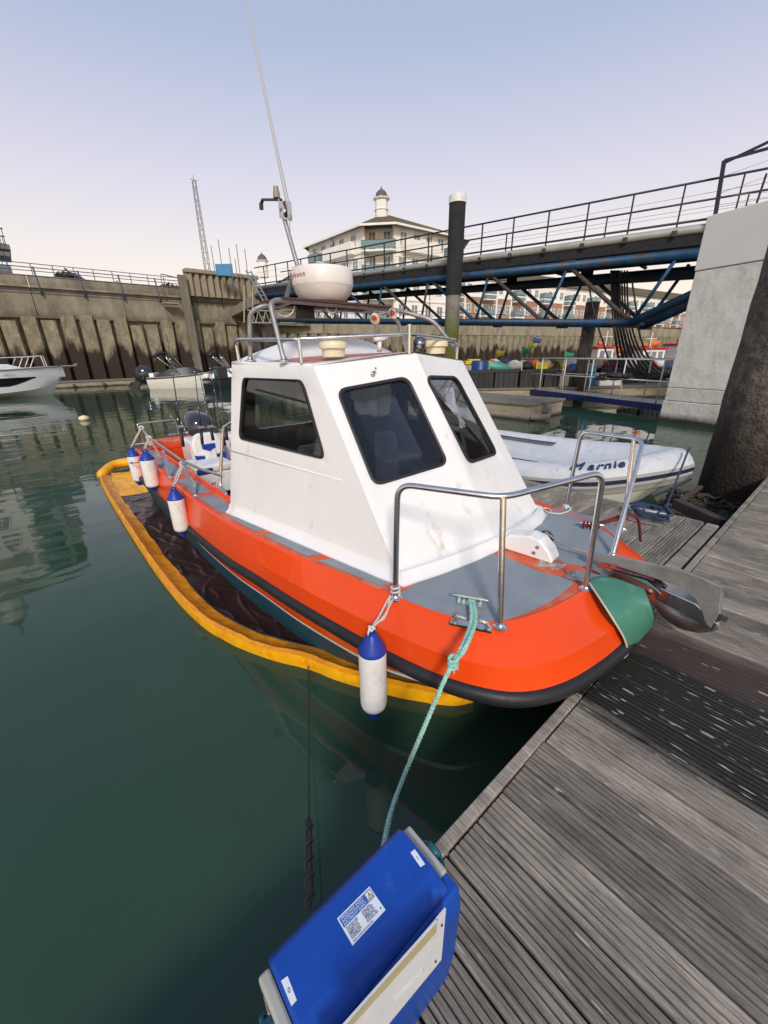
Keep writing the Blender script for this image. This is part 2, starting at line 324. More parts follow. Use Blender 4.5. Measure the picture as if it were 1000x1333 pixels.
    bp = N.new('ShaderNodeBump'); bp.inputs['Strength'].default_value = .6; bp.inputs['Distance'].default_value = .004; L.new(n1.outputs[0], bp.inputs['Height']); L.new(bp.outputs[0], b.inputs['Normal'])
    return m
M_plank = plank_material('weathered_timber', (.042, .034, .025), (.48, .43, .355), wet=True)
M_plank2 = plank_material('weathered_timber_brown', (.058, .046, .034), (.46, .41, .335), wet=True)
M_wet = plank_material('damp_algae_timber', (.013, .013, .010), (.026, .025, .020), rough=.5, flecks=.075)
M_damp = plank_material('damp_red_brown_timber', (.045, .030, .026), (.085, .062, .056), rough=.6)
ZD = .45
def grooved(L, W, T, ng, depth, wobble=0, seed=0):
    """board along x: grooves run its length"""
    rnd = random.Random(seed); pr = []
    pitch = W/ng; gw = pitch*.34
    pr.append((-W/2, -T)); pr.append((-W/2, -.004)); pr.append((-W/2+.004, 0))
    for k in range(1, ng):
        y = -W/2+k*pitch+rnd.uniform(-.002, .002); d = depth*rnd.uniform(.7, 1.15)
        pr += [(y-gw/2, 0), (y-gw*.28, -d), (y+gw*.28, -d), (y+gw/2, 0)]
    pr += [(W/2-.004, 0), (W/2, -.004), (W/2, -T)]
    g = Geo(); g.loft([[V((x, y, z)) for y, z in pr] for x in (-L/2, L/2)]); return g
def mesh_from(g, name, mats):
    me = bpy.data.meshes.new(name); me.from_pydata([tuple(p) for p in g.v], [], g.f)
    for m_ in mats: me.materials.append(m_)
    bm = bmesh.new(); bm.from_mesh(me); bmesh.ops.recalc_face_normals(bm, faces=bm.faces); bm.to_mesh(me); bm.free(); me.update(); return me
pont = thing('pontoon', (1.2, 6, 0), 'long grey timber pontoon walkway with grooved planks, running up the right side of the picture', 'pontoon')
PITCH = .163; LP = 3.6; XE = -.545
meshes = {}
for nm, mm in (('a', M_plank), ('b', M_plank2), ('w', M_wet), ('d', M_damp)):
    meshes[nm] = [mesh_from(grooved(LP, PITCH-.011, .028, (6, 6, 7)[k], (.012, .014, .010)[k], seed=k), 'plank', [mm]) for k in range(3)]
y = -.62-PITCH*20; k = 0
while y < 14:
    yy = y+PITCH/2
    kind = 'a'
    if yy >= 2.46: kind = 'b'
    o = bpy.data.objects.new('plank', meshes[kind][random.choice((0, 1, 0, 1, 2))]); COL.objects.link(o); o.parent = pont
    o.location = V((XE+.045+LP/2+random.uniform(0, .006), yy, ZD+random.uniform(-.002, .002)))-ORG[pont.name]
    o.rotation_euler = (random.uniform(-.006, .006), 0, random.uniform(-.0012, .0012))
    y += PITCH; k += 1
for i, (y0, y1) in enumerate(((-3.85, -.64), (-.62, 1.72), (1.735, 4.4), (4.41, 7.9), (7.92, 14))):
    g = Geo(); g.beam((XE+.02, y0, ZD-.06), (XE+.02, y1, ZD-.06), .042, .14)
    add_obj('edge_board', g, M_plank2 if i else M_plank, pont, bevel=.004)
for x in (XE+.3, XE+1.8, XE+3.3):
    g = Geo(); g.beam((x, -3.8, ZD-.13), (x, 14, ZD-.13), .09, .18); add_obj('bearer', g, M_under, pont)
for y0 in (-3, 0.2, 3.2, 6.4, 10):
    g = Geo(); g.box((XE+1.85, y0+.9, .10), (3.0, 1.5, .34)); add_obj('float', g, M_dark, pont, bevel=.04)

# finger pontoon: planks run across it
fp = thing('finger_pontoon', (-4, 4.05, 0), 'short grey timber finger pontoon behind the orange boat, with a coil of navy rope', 'pontoon')
FW = 1.36; fm = [mesh_from(grooved(FW, .150, .028, 6, .009, seed=10+k), 'plank', [M_plank2]) for k in range(3)]
x = -.68
while x > -8.2:
    o = bpy.data.objects.new('plank', random.choice(fm)); COL.objects.link(o); o.parent = fp
    wcut = 0
    o.location = V((x-.08, 4.06+random.uniform(-.004, .004), ZD+random.uniform(-.002, .002)))-ORG[fp.name]; o.rotation_euler = (0, 0, pi/2+random.uniform(-.003, .003)); x -= .159
for yy in (3.36, 4.76):
    g = Geo(); g.beam((-.70, yy, ZD-.07), (-8.2, yy, ZD-.07), .04, .14); add_obj('edge_board', g, M_plank, fp, bevel=.004)
g = Geo(); g.beam((-.62, 3.36, ZD-.055), (-.62, 4.76, ZD-.055), .10, .12); add_obj('end_beam', g, M_plank2, fp, bevel=.01)
g = Geo(); g.box((-4.2, 4.05, .12), (6.6, 1.1, .36)); add_obj('float', g, M_dark, fp, bevel=.05)
# triangular bracket timber in the corner by the round pile
tb = thing('corner_brace_timber', (-1.1, 6.0, 0), 'dark wet timber brace lying between the finger pontoon and the rough round pile', 'timber')
a = atz(882, 645, .40); b_ = atz(968, 668, .38)
g = Geo(); g.beam(a-UP*.1, V((-.60, b_.y-.3, .30)), .11, .12); add_obj('brace_beam', g, M_damp, tb, bevel=.01)
g = Geo(); g.beam(a+V((.03, .03, -.09)), atz(912, 634, .30), .06, .05); add_obj('brace_arm', g, M_damp, tb, bevel=.01)
g = Geo()
rnd = random.Random(3)
for k in range(520):
    p = V((rnd.uniform(-1.5, -.62), rnd.uniform(4.86, 7.3), rnd.uniform(.01, .05))); s_ = rnd.uniform(.012, .045)
    g.tube([p, p+V((rnd.uniform(-s_, s_)*3, rnd.uniform(-s_, s_)*3, rnd.uniform(0, s_)))], s_*.5, 5)
tag(add_obj('floating_debris', g, mat('weed_and_litter', (.05, .042, .028), .8, var=.5, vscale=9)), 'brown weed and scraps floating in the corner beside the finger pontoon', 'debris', kind='stuff')
g = Geo()
for p in ((890, 668, .12), (905, 652, .12)):
    q = atz(p[0], p[1], .03); g.box(q+V((0, 0, .02)), (.22, .10, .03), Matrix.Rotation(.5, 3, 'Z'))

def cleat(name, c, ang, L, m, parent, h=.05):
    d = V((cos(ang), sin(ang), 0)); c = V(c); g = Geo()
    g.tube([c+UP*h-d*L/2, c+UP*h*1.05-d*L*.3, c+UP*h*1.05+d*L*.3, c+UP*h+d*L/2], [L*.035, L*.055, L*.055, L*.035], 8)
    for s in (-1, 1): g.tube([c+d*L*.16*s, c+UP*h+d*L*.14*s], L*.05, 8)
    g.box(c+UP*.004, (L*.55, L*.2, .008), Matrix.Rotation(ang, 3, 'Z'))
    return add_obj(name, g, m, parent, smooth=True, auto=40)
fc = thing('mooring_cleat', (-1.1, 4.55, ZD), 'galvanised cleat on the end of the finger pontoon under the navy rope coil', 'cleat')
cleat('horn', (-1.08, 4.42, ZD), .25, .36, M_galv, fc, .09)
g = Geo(); g.box((-1.12, 4.34, ZD+.012), (.36, .13, .012), Matrix.Rotation(.2, 3, 'Z')); add_obj('base_plate', g, M_galv, fc, bevel=.004)
g = Geo(); pts = []
for k in range(150):
    t = k/150; a_ = t*2*pi*6; rr = .10+.03*sin(a_*.37)+.02*sin(k*.9); pts.append(V((-1.08+rr*1.35*cos(a_), 4.44+rr*.75*sin(a_), ZD+.04+.075*abs(sin(a_*.5+t))+.02*t)))
pts += cr([pts[-1], (-.98, 4.5, ZD+.16), (-1.0, 4.75, ZD+.10), V((-1.15, 5.3, .30)), atz(880, 567, .78)*0+V((-1.36, 6.62, .78))], 8)
g.tube(pts, .013, 6); tag(add_obj('navy_mooring_rope', g, M_rope_b, smooth=True), 'navy rope coiled on the finger pontoon cleat and led up to the grey inflatable bow', 'rope')

# ================================================================== the orange workboat
YC = 2.17
boat = thing('workboat', (-3.6, YC, 0), 'orange workboat with white wheelhouse, moored bow-in to the pontoon', 'boat')
zt = .80
T = [(-6.72, .93), (-5.7, .92), (-4.7, .90), (-3.9, .89), (-3.1, .92), (-2.6, .985), (-2.1, 1.06), (-1.55, 1.18), (-1.2, 1.26), (-.98, 1.345), (-.85, 1.46), (-.765, 1.66), (-.715, 1.92), (-.695, 2.20)]
Mi = [(-6.76, .91), (-5.7, .895), (-4.7, .875), (-3.9, .865), (-3.1, .895), (-2.6, .95), (-2.1, 1.0), (-1.52, 1.10), (-1.12, 1.19), (-.88, 1.28), (-.735, 1.41), (-.64, 1.62), (-.58, 1.90), (-.56, 2.20)]
Rr = [(-6.80, .89), (-5.7, .875), (-4.7, .855), (-3.9, .85), (-3.1, .88), (-2.6, .935), (-2.1, .985), (-1.50, 1.075), (-1.08, 1.16), (-.83, 1.25), (-.66, 1.385), (-.555, 1.60), (-.50, 1.90), (-.48, 2.20)]
def zr(i): return .44+.11*min(1, i/9)
def curve3(arr, z): return cr([V((p[0], p[1], z(i) if callable(z) else z)) for i, p in enumerate(arr)], 4)
def mirror(pts): return [V((p.x, 2*YC+.02-p.y, p.z)) for p in reversed(pts)]
def full(arr, z): c = curve3(arr, z); m_ = mirror(c); return c+m_[1:]
LT = full(T, zt); LM = full(Mi, lambda i: zr(i)+.115+.0*i); LR = full(Rr, lambda i: zr(i)+.025); LRb = full(Rr, lambda i: zr(i)-.055)
n_ = len(LT)
def inset(L_, d, z):
    c = V((0, YC+.01, 0)); o = []
    for k, p in enumerate(L_):
        t = (L_[min(k+1, len(L_)-1)]-L_[max(k-1, 0)]); nrm = V((-t.y, t.x, 0)).normalized()
        q = p+nrm*d; o.append(V((q.x, q.y, z)))
    return o
Wl = [(-6.76, .92), (-5.7, .905), (-4.7, .885), (-3.9, .88), (-3.1, .91), (-2.6, .965), (-2.1, 1.02), (-1.52, 1.13), (-1.22, 1.25), (-1.02, 1.38), (-.92, 1.55), (-.86, 1.75), (-.83, 1.97), (-.82, 2.20)]
Cl = [(-6.6, 1.0), (-5.7, .99), (-4.7, .98), (-3.9, .98), (-3.1, 1.02), (-2.6, 1.07), (-2.12, 1.14), (-1.82, 1.25), (-1.6, 1.38), (-1.42, 1.52), (-1.3, 1.67), (-1.2, 1.82), (-1.14, 2.0), (-1.12, 2.20)]
Mi = [(a[0]*.45+b[0]*.55, a[1]*.45+b[1]*.55) for a, b in zip(Mi, Rr)]
LM = full(Mi, lambda i: zr(i)+.14)
LTr = [p+V((0, 0, .012)) for p in inset(LT, .02, zt)]     # little raised bead
LTi = inset(LT, .035, zt)
LL = []; LW = []; LC = []; LB = []
for k, p in enumerate(LRb):
    t = 1-abs(k/(n_-1)*2-1)                        # 0 stern .. 1 bow centre
    f = max(0, (t-.45)/.55)
    q = inset(LRb, .015+.05*f, 0)[k] if k == 0 else None
i1 = inset(LRb, .02, 0); i2 = inset(LRb, .035, 0); i4 = inset(LRb, .10, 0); ib = inset(LRb, .30, 0)
LL = full(Wl, .335); LW = full([(a, b+.012) for a, b in Wl], .305); LC = full(Cl, .0); LB = full([(a-.1, b+.25) for a, b in Cl], -.35)
for k, p in enumerate([]):
    t = 1-abs(k/(n_-1)*2-1); f = max(0, (t-.5)/.5)
    back = V((-1, 0, 0))
    f2 = min(1, max(0, (t-.62)/.16)); a1 = i1[k].lerp(ib[k], f2*.75)+back*.10*f; a2 = i2[k].lerp(ib[k], f2*.95)+back*.14*f; cc = V((p.x, YC+.01, 0))
    LL.append(V((a1.x, a1.y, zr(0)-.135+.09*f))); LW.append(V((a2.x, a2.y, zr(0)-.165+.09*f)))
    a4 = i4[k].lerp(ib[k], f2)+back*.60*f; a4.y = a4.y+(cc.y-a4.y)*.25*f; LC.append(V((a4.x, a4.y, .0)))
    a5 = i4[k]+back*.9*f; a5.y = a5.y+(cc.y-a5.y)*.5; LB.append(V((a5.x, a5.y, -.35)))
g = Geo(); g.open = True
def skirt(g, A, B, mi): g.loft([A, B], closed=False, mi=mi)
skirt(g, LTi, LTr, 0); skirt(g, LTr, LT, 0); skirt(g, LT, LM, 0); skirt(g, LM, [a*.55+b*.45+V((0, 0, -.012)) for a, b in zip(LM, LR)], 0); skirt(g, [a*.55+b*.45+V((0, 0, -.012)) for a, b in zip(LM, LR)], LR, 0)
skirt(g, LR, LRb, 0); skirt(g, LRb, LL, 0)
skirt(g, LL, LW, 1); skirt(g, LW, LC, 2); skirt(g, LC, LB, 2)
tr = [L_[0] for L_ in (LTi, LTr, LT, LM, LR, LRb, LL, LW, LC, LB)]; tl = [L_[-1] for L_ in (LB, LC, LW, LL, LRb, LR, LM, LT, LTr, LTi)]
g.face(tr+tl, 0)
M_wstripe = mat('white_stripe', (.75, .75, .73), .4)
hull = add_obj('hull', g, [M_orange, M_wstripe, M_teal], boat, smooth=True, auto=13, weld=True)
# rubbing strake
g = Geo(); rings = []
for k in range(n_):
    t = (LR[min(k+1, n_-1)]-LR[max(k-1, 0)]); nr = V((t.y, -t.x, 0)).normalized()
    c = (LR[k]+LRb[k])/2; hh = .043
    rings.append([c+nr*a_+UP*b_ for a_, b_ in ((-.01, hh), (.018, hh*.95), (.034, hh*.5), (.038, 0), (.034, -hh*.5), (.018, -hh*.95), (-.01, -hh))])
g.loft(rings); add_obj('rubbing_strake', g, M_rubber, boat, smooth=True, auto=60)

# deck with cockpit opening
def cdt_panel(outer, holes, step=None):
    """outer and holes are 2D loops; returns verts, faces"""
    vs = [V(p) for p in outer]; fs = [list(range(len(outer)))]; es = []
    n0 = len(vs); es += [(i, (i+1) % n0) for i in range(n0)]
    for h in holes:
        b = len(vs); vs += [V(p) for p in h]; es += [(b+i, b+(i+1) % len(h)) for i in range(len(h))]
    if step:
        xs = [p[0] for p in outer]; ys = [p[1] for p in outer]; x = min(xs)+step/2
        while x < max(xs):
            y_ = min(ys)+step/2
            while y_ < max(ys): vs.append(V((x, y_))); y_ += step
            x += step
    r = delaunay_2d_cdt(vs, es, [], 0, 1e-6)
    def inside(pt, loop):
        c = False; j = len(loop)-1
        for i in range(len(loop)):
            a, b = loop[i], loop[j]
            if (a[1] > pt[1]) != (b[1] > pt[1]) and pt[0] < (b[0]-a[0])*(pt[1]-a[1])/(b[1]-a[1])+a[0]: c = not c
            j = i
        return c
    F_ = []
    for f in r[2]:
        c = sum((r[0][i] for i in f), V((0, 0)))/len(f)
        if inside(c, outer) and not any(inside(c, h) for h in holes): F_.append(tuple(f))
    return r[0], F_
DX = -6.72
cock = [V((-6.45, 1.17)), V((-3.26, 1.17)), V((-3.26, 3.19)), V((-6.45, 3.19))]
cockr = [V((p.x, p.y)) for p in rounded([V((p.x, p.y, 0)) for p in cock], .12, 5, True)]
vv, ff = cdt_panel([(p.x, p.y) for p in LTi], [[(p.x, p.y) for p in cockr]])
g = Geo(); g.v = [V((p.x, p.y, zt)) for p in vv]; g.f = ff; g.mi = [0]*len(ff)
add_obj('deck', g, M_faded, boat)
# cockpit coaming and well
g = Geo(); g.open = True
ci = [V((p.x, p.y, 0)) for p in cockr]; ci.append(ci[0])
ctr = V((-4.85, YC, 0))
def off(p, d): q = (p-ctr); return p+V((math.copysign(d, q.x) if abs(q.x) > 1.4 else 0, math.copysign(d, q.y) if abs(q.y) > .85 else 0, 0))
g.loft([[off(p, .035)+UP*zt for p in ci], [off(p, .025)+UP*(zt+.03) for p in ci], [off(p, -.01)+UP*(zt+.032) for p in ci], [off(p, -.02)+UP*(zt-.1) for p in ci], [off(p, -.03)+UP*.3 for p in ci]], closed=False)
add_obj('coaming', g, M_orange, boat, smooth=True, auto=50, weld=True)
g = Geo(); g.box((-4.85, YC, .285), (3.2, 2.04, .03)); add_obj('cockpit_floor', g, M_dark, boat)
# orange transom top with its bathing cut
g = Geo(); g.box((-6.60, 1.42, .86), (.26, .62, .11)); add_obj('transom_top', g, M_faded, boat, bevel=.03)
g = Geo(); g.box((-6.58, 2.25, .80), (.34, .95, .16)); add_obj('engine_well', g, M_white, boat, bevel=.03)
g = Geo(); g.box((-6.1, 1.75, .78), (.5, .55, .34)); add_obj('stern_locker', g, M_white, boat, bevel=.03)

# grey grip panels
def slab(name, loop, z, th, m, parent, bevel=0):
    g = Geo(); g.prism([V((p[0], p[1], z)) for p in loop], (0, 0, th)); return add_obj(name, g, m, parent, bevel=bevel)
def ty(x):
    for (x0, y0), (x1, y1) in zip(T, T[1:]):
        if x0 <= x <= x1: return y0+(y1-y0)*(x-x0)/(x1-x0)
    return T[-1][1]
for x0, x1, w in ((-6.5, -5.95, .12), (-5.80, -4.85, .13), (-4.62, -3.98, .14), (-3.86, -3.28, .12), (-3.16, -2.72, .115), (-2.64, -2.10, .11), (-2.02, -1.50, .115)):
    lo = [V((x0, ty(x0)+.065, 0)), V((x1-.03, ty(x1-.03)+.065, 0)), V((x1+.03, ty(x1)+.065+w, 0)), V((x0+.06, ty(x0)+.065+w, 0))]
    slab('grip_panel', lo, zt+.001, .004, M_grip, boat)
    slab('grip_panel', [V((p.x, 2*YC+.02-p.y, 0)) for p in lo], zt+.001, .004, M_grip, boat)
pn = [(513, 779), (560, 797), (612, 812), (650, 810), (690, 797), (722, 780), (748, 759), (735, 754), (696, 743), (666, 729), (628, 718), (560, 748)]
pz = [atz(a, b, zt) for a, b in pn]; slab('foredeck_grip_panel', rounded([V((p.x, p.y, 0)) for p in pz], .05, 4, True), zt+.001, .004, M_grip, boat)
pn2 = [(668, 703), (700, 724), (730, 731), (772, 741), (797, 724), (806, 704), (803, 687), (781, 675), (741, 666), (724, 661), (706, 672)]
pz = [atz(a, b, zt) for a, b in pn2]; slab('foredeck_grip_panel', rounded([V((p.x, p.y, 0)) for p in pz], .05, 4, True), zt+.001, .004, M_grip, boat)
# bare worn patch by the windlass
pz = [atz(a, b, zt) for a, b in ((703, 724), (716, 727), (727, 733), (739, 735), (731, 741), (719, 742), (712, 738), (700, 738))]
slab('worn_primer_patch', [V((p.x, p.y, 0)) for p in pz], zt+.001, .0015, mat('worn_primer', (.42, .42, .37), .8, var=.3, vscale=25, dark=(.40, .16, .10), darkamt=.5, dscale=20), boat)

# ------------------------------------------------------------------ wheelhouse
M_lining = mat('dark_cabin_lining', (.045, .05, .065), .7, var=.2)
class Patch:
    def __init__(s, a, b, c, d): s.a, s.b, s.c, s.d = V(a), V(b), V(c), V(d)      # a,b bottom; d,c top
    def at(s, u, v): return (s.a*(1-u)+s.b*u)*(1-v)+(s.d*(1-u)+s.c*u)*v
    def n(s): return (s.b-s.a).cross(s.d-s.a).normalized()
    def nat(s, u, v): return ((s.b-s.a)*(1-v)+(s.c-s.d)*v).cross((s.d-s.a)*(1-u)+(s.c-s.b)*u).normalized()
    def uv(s, px, py):
        u = v = .5
        for _ in range(40):
            x0, y0 = proj(s.at(u, v)); e = 1e-4; x1, y1 = proj(s.at(u+e, v)); x2, y2 = proj(s.at(u, v+e))
            a, b, c, d = (x1-x0)/e, (x2-x0)/e, (y1-y0)/e, (y2-y0)/e; D = a*d-b*c; rx, ry = px-x0, py-y0
            u += max(-.3, min(.3, (d*rx-b*ry)/D)); v += max(-.3, min(.3, (a*ry-c*rx)/D))
        return (u, v)
NB = V((-1.455, 1.36, .80)); NT = V((-2.33, 1.40, 1.985)); RB = V((-3.28, 1.04, .80)); RT = V((-3.28, 1.24, 2.0))
CB = V((-1.36, YC-.01, .82)); CT = V((-2.13, YC-.04, 2.045))
def my(p): return V((p.x, 2*(YC-.03)-p.y, p.z))
pa_side = Patch(RB, NB, NT, RT); pa_front = Patch(NB, CB, CT, NT)
pa_side2 = Patch(my(NB), my(RB), my(RT), my(NT)); pa_front2 = Patch(CB, my(NB), my(NT), CT)
pa_back = Patch(my(RB), RB, RT, my(RT))
def uvround(loop, r, P_):
    # round in metric-ish uv
    su = (P_.b-P_.a).length; sv = (P_.d-P_.a).length
    return [(p.x/su, p.y/sv) for p in rounded([V((u*su, v*sv, 0)) for u, v in loop], r, 6, True)]
w_side = [pa_side.uv(*p) for p in ((312, 571), (424, 598), (394, 495), (317, 492))]
w_front = [pa_front.uv(*p) for p in ((487, 633), (583, 604), (530, 491), (438, 508))]
w_front2 = [pa_front2.uv(*p) for p in ((610, 604), (647, 591), (594, 491), (554, 490))]
w_front2_m = [(1-u, v) for u, v in (w_front[1], w_front[0], w_front[3], w_front[2])]
w_side2 = [(1-u, v) for u, v in (w_side[1], w_side[0], w_side[3], w_side[2])]
w_back = [(.10, .56), (.40, .56), (.40, .90), (.10, .90)]; w_back2 = [(.60, .56), (.90, .56), (.90, .90), (.60, .90)]
cabin_parts = []
g = Geo(); g.open = True
def panel(P_, wins):
    su = (P_.b-P_.a).length; sv = (P_.d-P_.a).length; hl = [uvround(w, .075, P_) for w in wins]
    vv, ff = cdt_panel([V((0, 0)), V((.25, 0)), V((.5, 0)), V((.75, 0)), V((1, 0)), V((1, .5)), V((1, 1)), V((.75, 1)), V((.5, 1)), V((.25, 1)), V((0, 1)), V((0, .5))], [[V(p) for p in h] for h in hl], .13)
    b = len(g.v); g.v += [P_.at(p.x, p.y) for p in vv]
    for f in ff:
        q = [b+i for i in f]; c = (g.v[q[1]]-g.v[q[0]]).cross(g.v[q[2]]-g.v[q[0]])
        if c.dot(P_.n()) < 0: q.reverse()
        g.f.append(tuple(q)); g.mi.append(0)
    return hl
H = {}
H['side'] = panel(pa_side, [w_side]); H['front'] = panel(pa_front, [w_front]); H['front2'] = panel(pa_front2, [w_front2]); H['side2'] = panel(pa_side2, [w_side2]); H['back'] = panel(pa_back, [w_back, w_back2])
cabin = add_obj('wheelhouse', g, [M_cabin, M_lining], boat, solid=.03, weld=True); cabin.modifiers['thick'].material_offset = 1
md = cabin.modifiers.new('edges', 'BEVEL'); md.width = .018; md.segments = 3; md.limit_method = 'ANGLE'; md.angle_limit = radians(14)
cabin.data.polygons.foreach_set('use_smooth', [True]*len(cabin.data.polygons)); cabin.data.set_sharp_from_angle(angle=radians(50))
def window(P_, hl, parent, tint=M_glass):
    pts = [P_.at(u, v) for u, v in hl]; n = P_.n(); c = sum(pts, V())/len(pts)
    g = Geo(); rings = []
    outl = [p+(p-c).normalized()*.006 for p in pts]; inl = [p-(p-c).normalized()*.017 for p in pts]
    m_ = len(pts); rings = [[outl[k]+n*.001, outl[k]+n*.010, (outl[k]*.6+inl[k]*.4)+n*.014, inl[k]+n*.009, inl[k]-n*.02, outl[k]-n*.025] for k in range(m_)]; rings.append(rings[0])
    g.loft(rings, True, False); fr = add_obj('window_frame', g, M_rubber, parent, smooth=True, auto=50)
    g = Geo(); g.prism([p-n*.006 for p in inl], -n*.005); add_obj('window_pane', g, tint, parent)
    return fr
window(pa_side, H['side'][0], cabin); window(pa_front, H['front'][0], cabin); window(pa_front2, H['front2'][0], cabin); window(pa_side2, H['side2'][0], cabin); window(pa_back, H['back'][0], cabin)
# slider bar in the side window
a = pa_side.uv(333, 507); b = pa_side.uv(402, 525)
g = Geo(); g.beam(pa_side.at(*a)-pa_side.n()*.004, pa_side.at(*b)-pa_side.n()*.004, .012, .014); add_obj('window_bar', g, M_black, cabin)
# flange at the foot
g = Geo(); base = [RB+V((-.0, -.0, 0)), NB, V((-1.36, 1.72, .8)), CB, V((-1.38, 2.45, .8)), my(NB), my(RB)]
rings = []
bl = cr([RB, RB*.5+NB*.5, NB], 5)[:-1]+[NB, V((-1.405, 1.62, .8)), V((-1.37, 1.9, .8)), V((-1.36, YC-.02, .8)), V((-1.37, 2.5, .8)), V((-1.40, 2.75, .8)), V((-1.455, 2.93, .8))]+[my(p) for p in cr([NB, RB*.5+NB*.5, RB], 5)][1:]
for k, p in enumerate(bl):
    t = (bl[min(k+1, len(bl)-1)]-bl[max(k-1, 0)]); nr = V((t.y, -t.x, 0)).normalized(); z0 = V((p.x, p.y, zt))
    rings.append([z0+nr*a_+UP*b_ for a_, b_ in ((-.03, .002), (.040, .002), (.042, .014), (.028, .022), (.010, .034), (-.006, .075), (-.03, .075))])
g.loft(rings); add_obj('foot_flange', g, M_white, boat, smooth=True, auto=35)
# moulded styling line along the side
a = pa_side.at(*pa_side.uv(298, 586)); b = pa_side.at(*pa_side.uv(448, 626)); g = Geo(); g.tube([a, a*.5+b*.5, b], [.007, .007, .003], 8); add_obj('moulded_line', g, M_white, boat, smooth=True)
# roof: flat shell, raised arched lip at the rear, pink painted well
roofL = [RT, NT, CT, my(NT), my(RT)]
g = Geo(); g.open = True
NX = 12; NY = 14
def roofp(s, t):   # s 0 rear..1 front, t 0 near..1 far
    rear = RT*(1-t)+my(RT)*t; front = (NT*(1-2*t)+CT*2*t) if t < .5 else (CT*(2-2*t)+my(NT)*(2*t-1))
    p = rear*(1-s)+front*s
    camber = .045*sin(pi*t)
    lip = 0
    d = s
    if d < .22: lip = .16*sin(pi*t)*(1 if d < .09 else (1-(d-.09)/.13)**1)
    p.z += camber*(1-s*.6)+lip; return p
for i in range(NX+1):
    for j in range(NY+1): g.v.append(roofp(i/NX, j/NY))
for i in range(NX):
    for j in range(NY):
        a = i*(NY+1)+j; g.f.append((a, a+NY+1, a+NY+2, a+1)); s = (i+.5)/NX; t = (j+.5)/NY
        g.mi.append(1 if (.22 < s < .80+.1*sin(pi*t) and .07 < t < .93) else 0)
rf_ = add_obj('roof', g, [M_white, M_pink], boat, smooth=True, auto=40)
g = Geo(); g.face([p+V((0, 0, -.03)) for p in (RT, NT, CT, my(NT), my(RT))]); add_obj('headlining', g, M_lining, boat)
# back-corner cap and near edge roll
g = Geo(); g.tube(cr([RT+V((0, .012, -.004)), NT+V((-.03, .012, -.006))], 4), .016, 10); g.tube([NT+V((-.03, .012, -.006)), CT+V((-.03, 0, -.004)), my(NT)+V((-.03, -.012, -.006))], .016, 10); g.tube([my(NT)+V((-.03, -.012, -.006)), my(RT)+V((0, -.012, -.004))], .016, 10)
add_obj('roof_edge', g, M_white, boat, smooth=True)
# interior: floor tone, helm console, wheel, seats
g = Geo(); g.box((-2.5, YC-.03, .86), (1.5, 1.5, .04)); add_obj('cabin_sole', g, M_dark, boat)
M_console = mat('console_grey', (.05, .055, .075), .6, var=.2)
g = Geo(); g.prism([(-1.62, 2.25, .86), (-1.62, 2.80, .86), (-1.75, 2.78, 1.20), (-1.98, 2.74, 1.28), (-2.05, 2.74, 1.18), (-2.05, 2.25, .86)], (0, 0, .0001)); 
g = Geo(); g.loft([[(x, yv, z) for x, z in ((-1.55, .86), (-1.68, 1.14), (-1.93, 1.26), (-2.05, 1.14), (-2.05, .86))] for yv in (1.62, 2.72)]); con = add_obj('helm_console', g, M_console, boat, bevel=.02)
g = Geo(); w_c = V((-2.12, 2.42, 1.22)); ax = V((-.75, 0, .66)).normalized(); a1 = V((0, 1, 0)); a2 = ax.cross(a1)
g.tube([w_c+(a1*cos(t)+a2*sin(t))*.17 for t in [2*pi*k/28 for k in range(28)]], .013, 8, loop=True)
for k in range(3): t = 2*pi*k/3; g.tube([w_c, w_c+(a1*cos(t)+a2*sin(t))*.17], .01, 6)
add_obj('steering_wheel', g, M_black, con, smooth=True)
for yv in (1.72, 2.5):
    g = Geo(); g.box((-2.75, yv, 1.0), (.36, .36, .26)); g.box((-2.93, yv, 1.22), (.08, .34, .26)); add_obj('helm_seat', g, mat('seat_vinyl', (.16, .17, .20), .5) if yv < 2 else MATS['seat_vinyl'], boat, bevel=.05, segs=3)
g = Geo(); g.box((-1.88, 1.86, 1.30), (.10, .18, .09), Matrix.Rotation(.5, 3, 'Y')); add_obj('plotter', g, M_black, con, bevel=.01)

# wiper spindle
p = pa_front.at(*pa_front.uv(484, 489)); n = pa_front.n(); g = Geo(); g.tube([p, p+n*.03], .012, 8); g.tube([p+n*.03, p+n*.035+V((0, .02, .03))], .006, 6); g.tube([p+V((0, .07, 0)), p+V((0, .07, 0))+n*.01], .006, 6); add_obj('wiper_spindle', g, M_steel, boat, smooth=True)
# roof handrail
def tubepart(name, pts, r, m, parent=None, n=10, rad=.05, bends=True):
    g = Geo(); g.tube(rounded(pts, rad, 6) if bends else pts, r, n); return add_obj(name, g, m, parent or boat, smooth=True, auto=60)
zr2 = 2.15
tubepart('roof_rail', [V((-3.20, 1.27, 2.0)), V((-3.22, 1.27, 2.165)), V((-2.55, 1.37, 2.145)), V((-2.16, 2.08, 2.175)), V((-2.33, 2.80, 2.145)), V((-2.33, 2.80, 2.0))], .0125, M_steel, rad=.06)
tubepart('rail_post', [V((-2.44, 1.38, 2.0)), V((-2.46, 1.385, 2.15))], .013, M_steel)
tubepart('rail_post', [V((-2.16, 2.08, 2.04)), V((-2.16, 2.08, 2.235))], .014, M_steel)
tubepart('far_rail_hoop', [V((-2.9, 2.84, 2.0)), V((-2.9, 2.84, 2.15)), V((-2.36, 2.80, 2.15))], .0115, M_steel)
tubepart('rear_handle', [V((-3.28, 1.17, 1.55)), V((-3.36, 1.12, 1.50)), V((-3.37, 1.02, 1.02)), V((-3.28, 1.03, .97))], .013, M_steel, rad=.04)
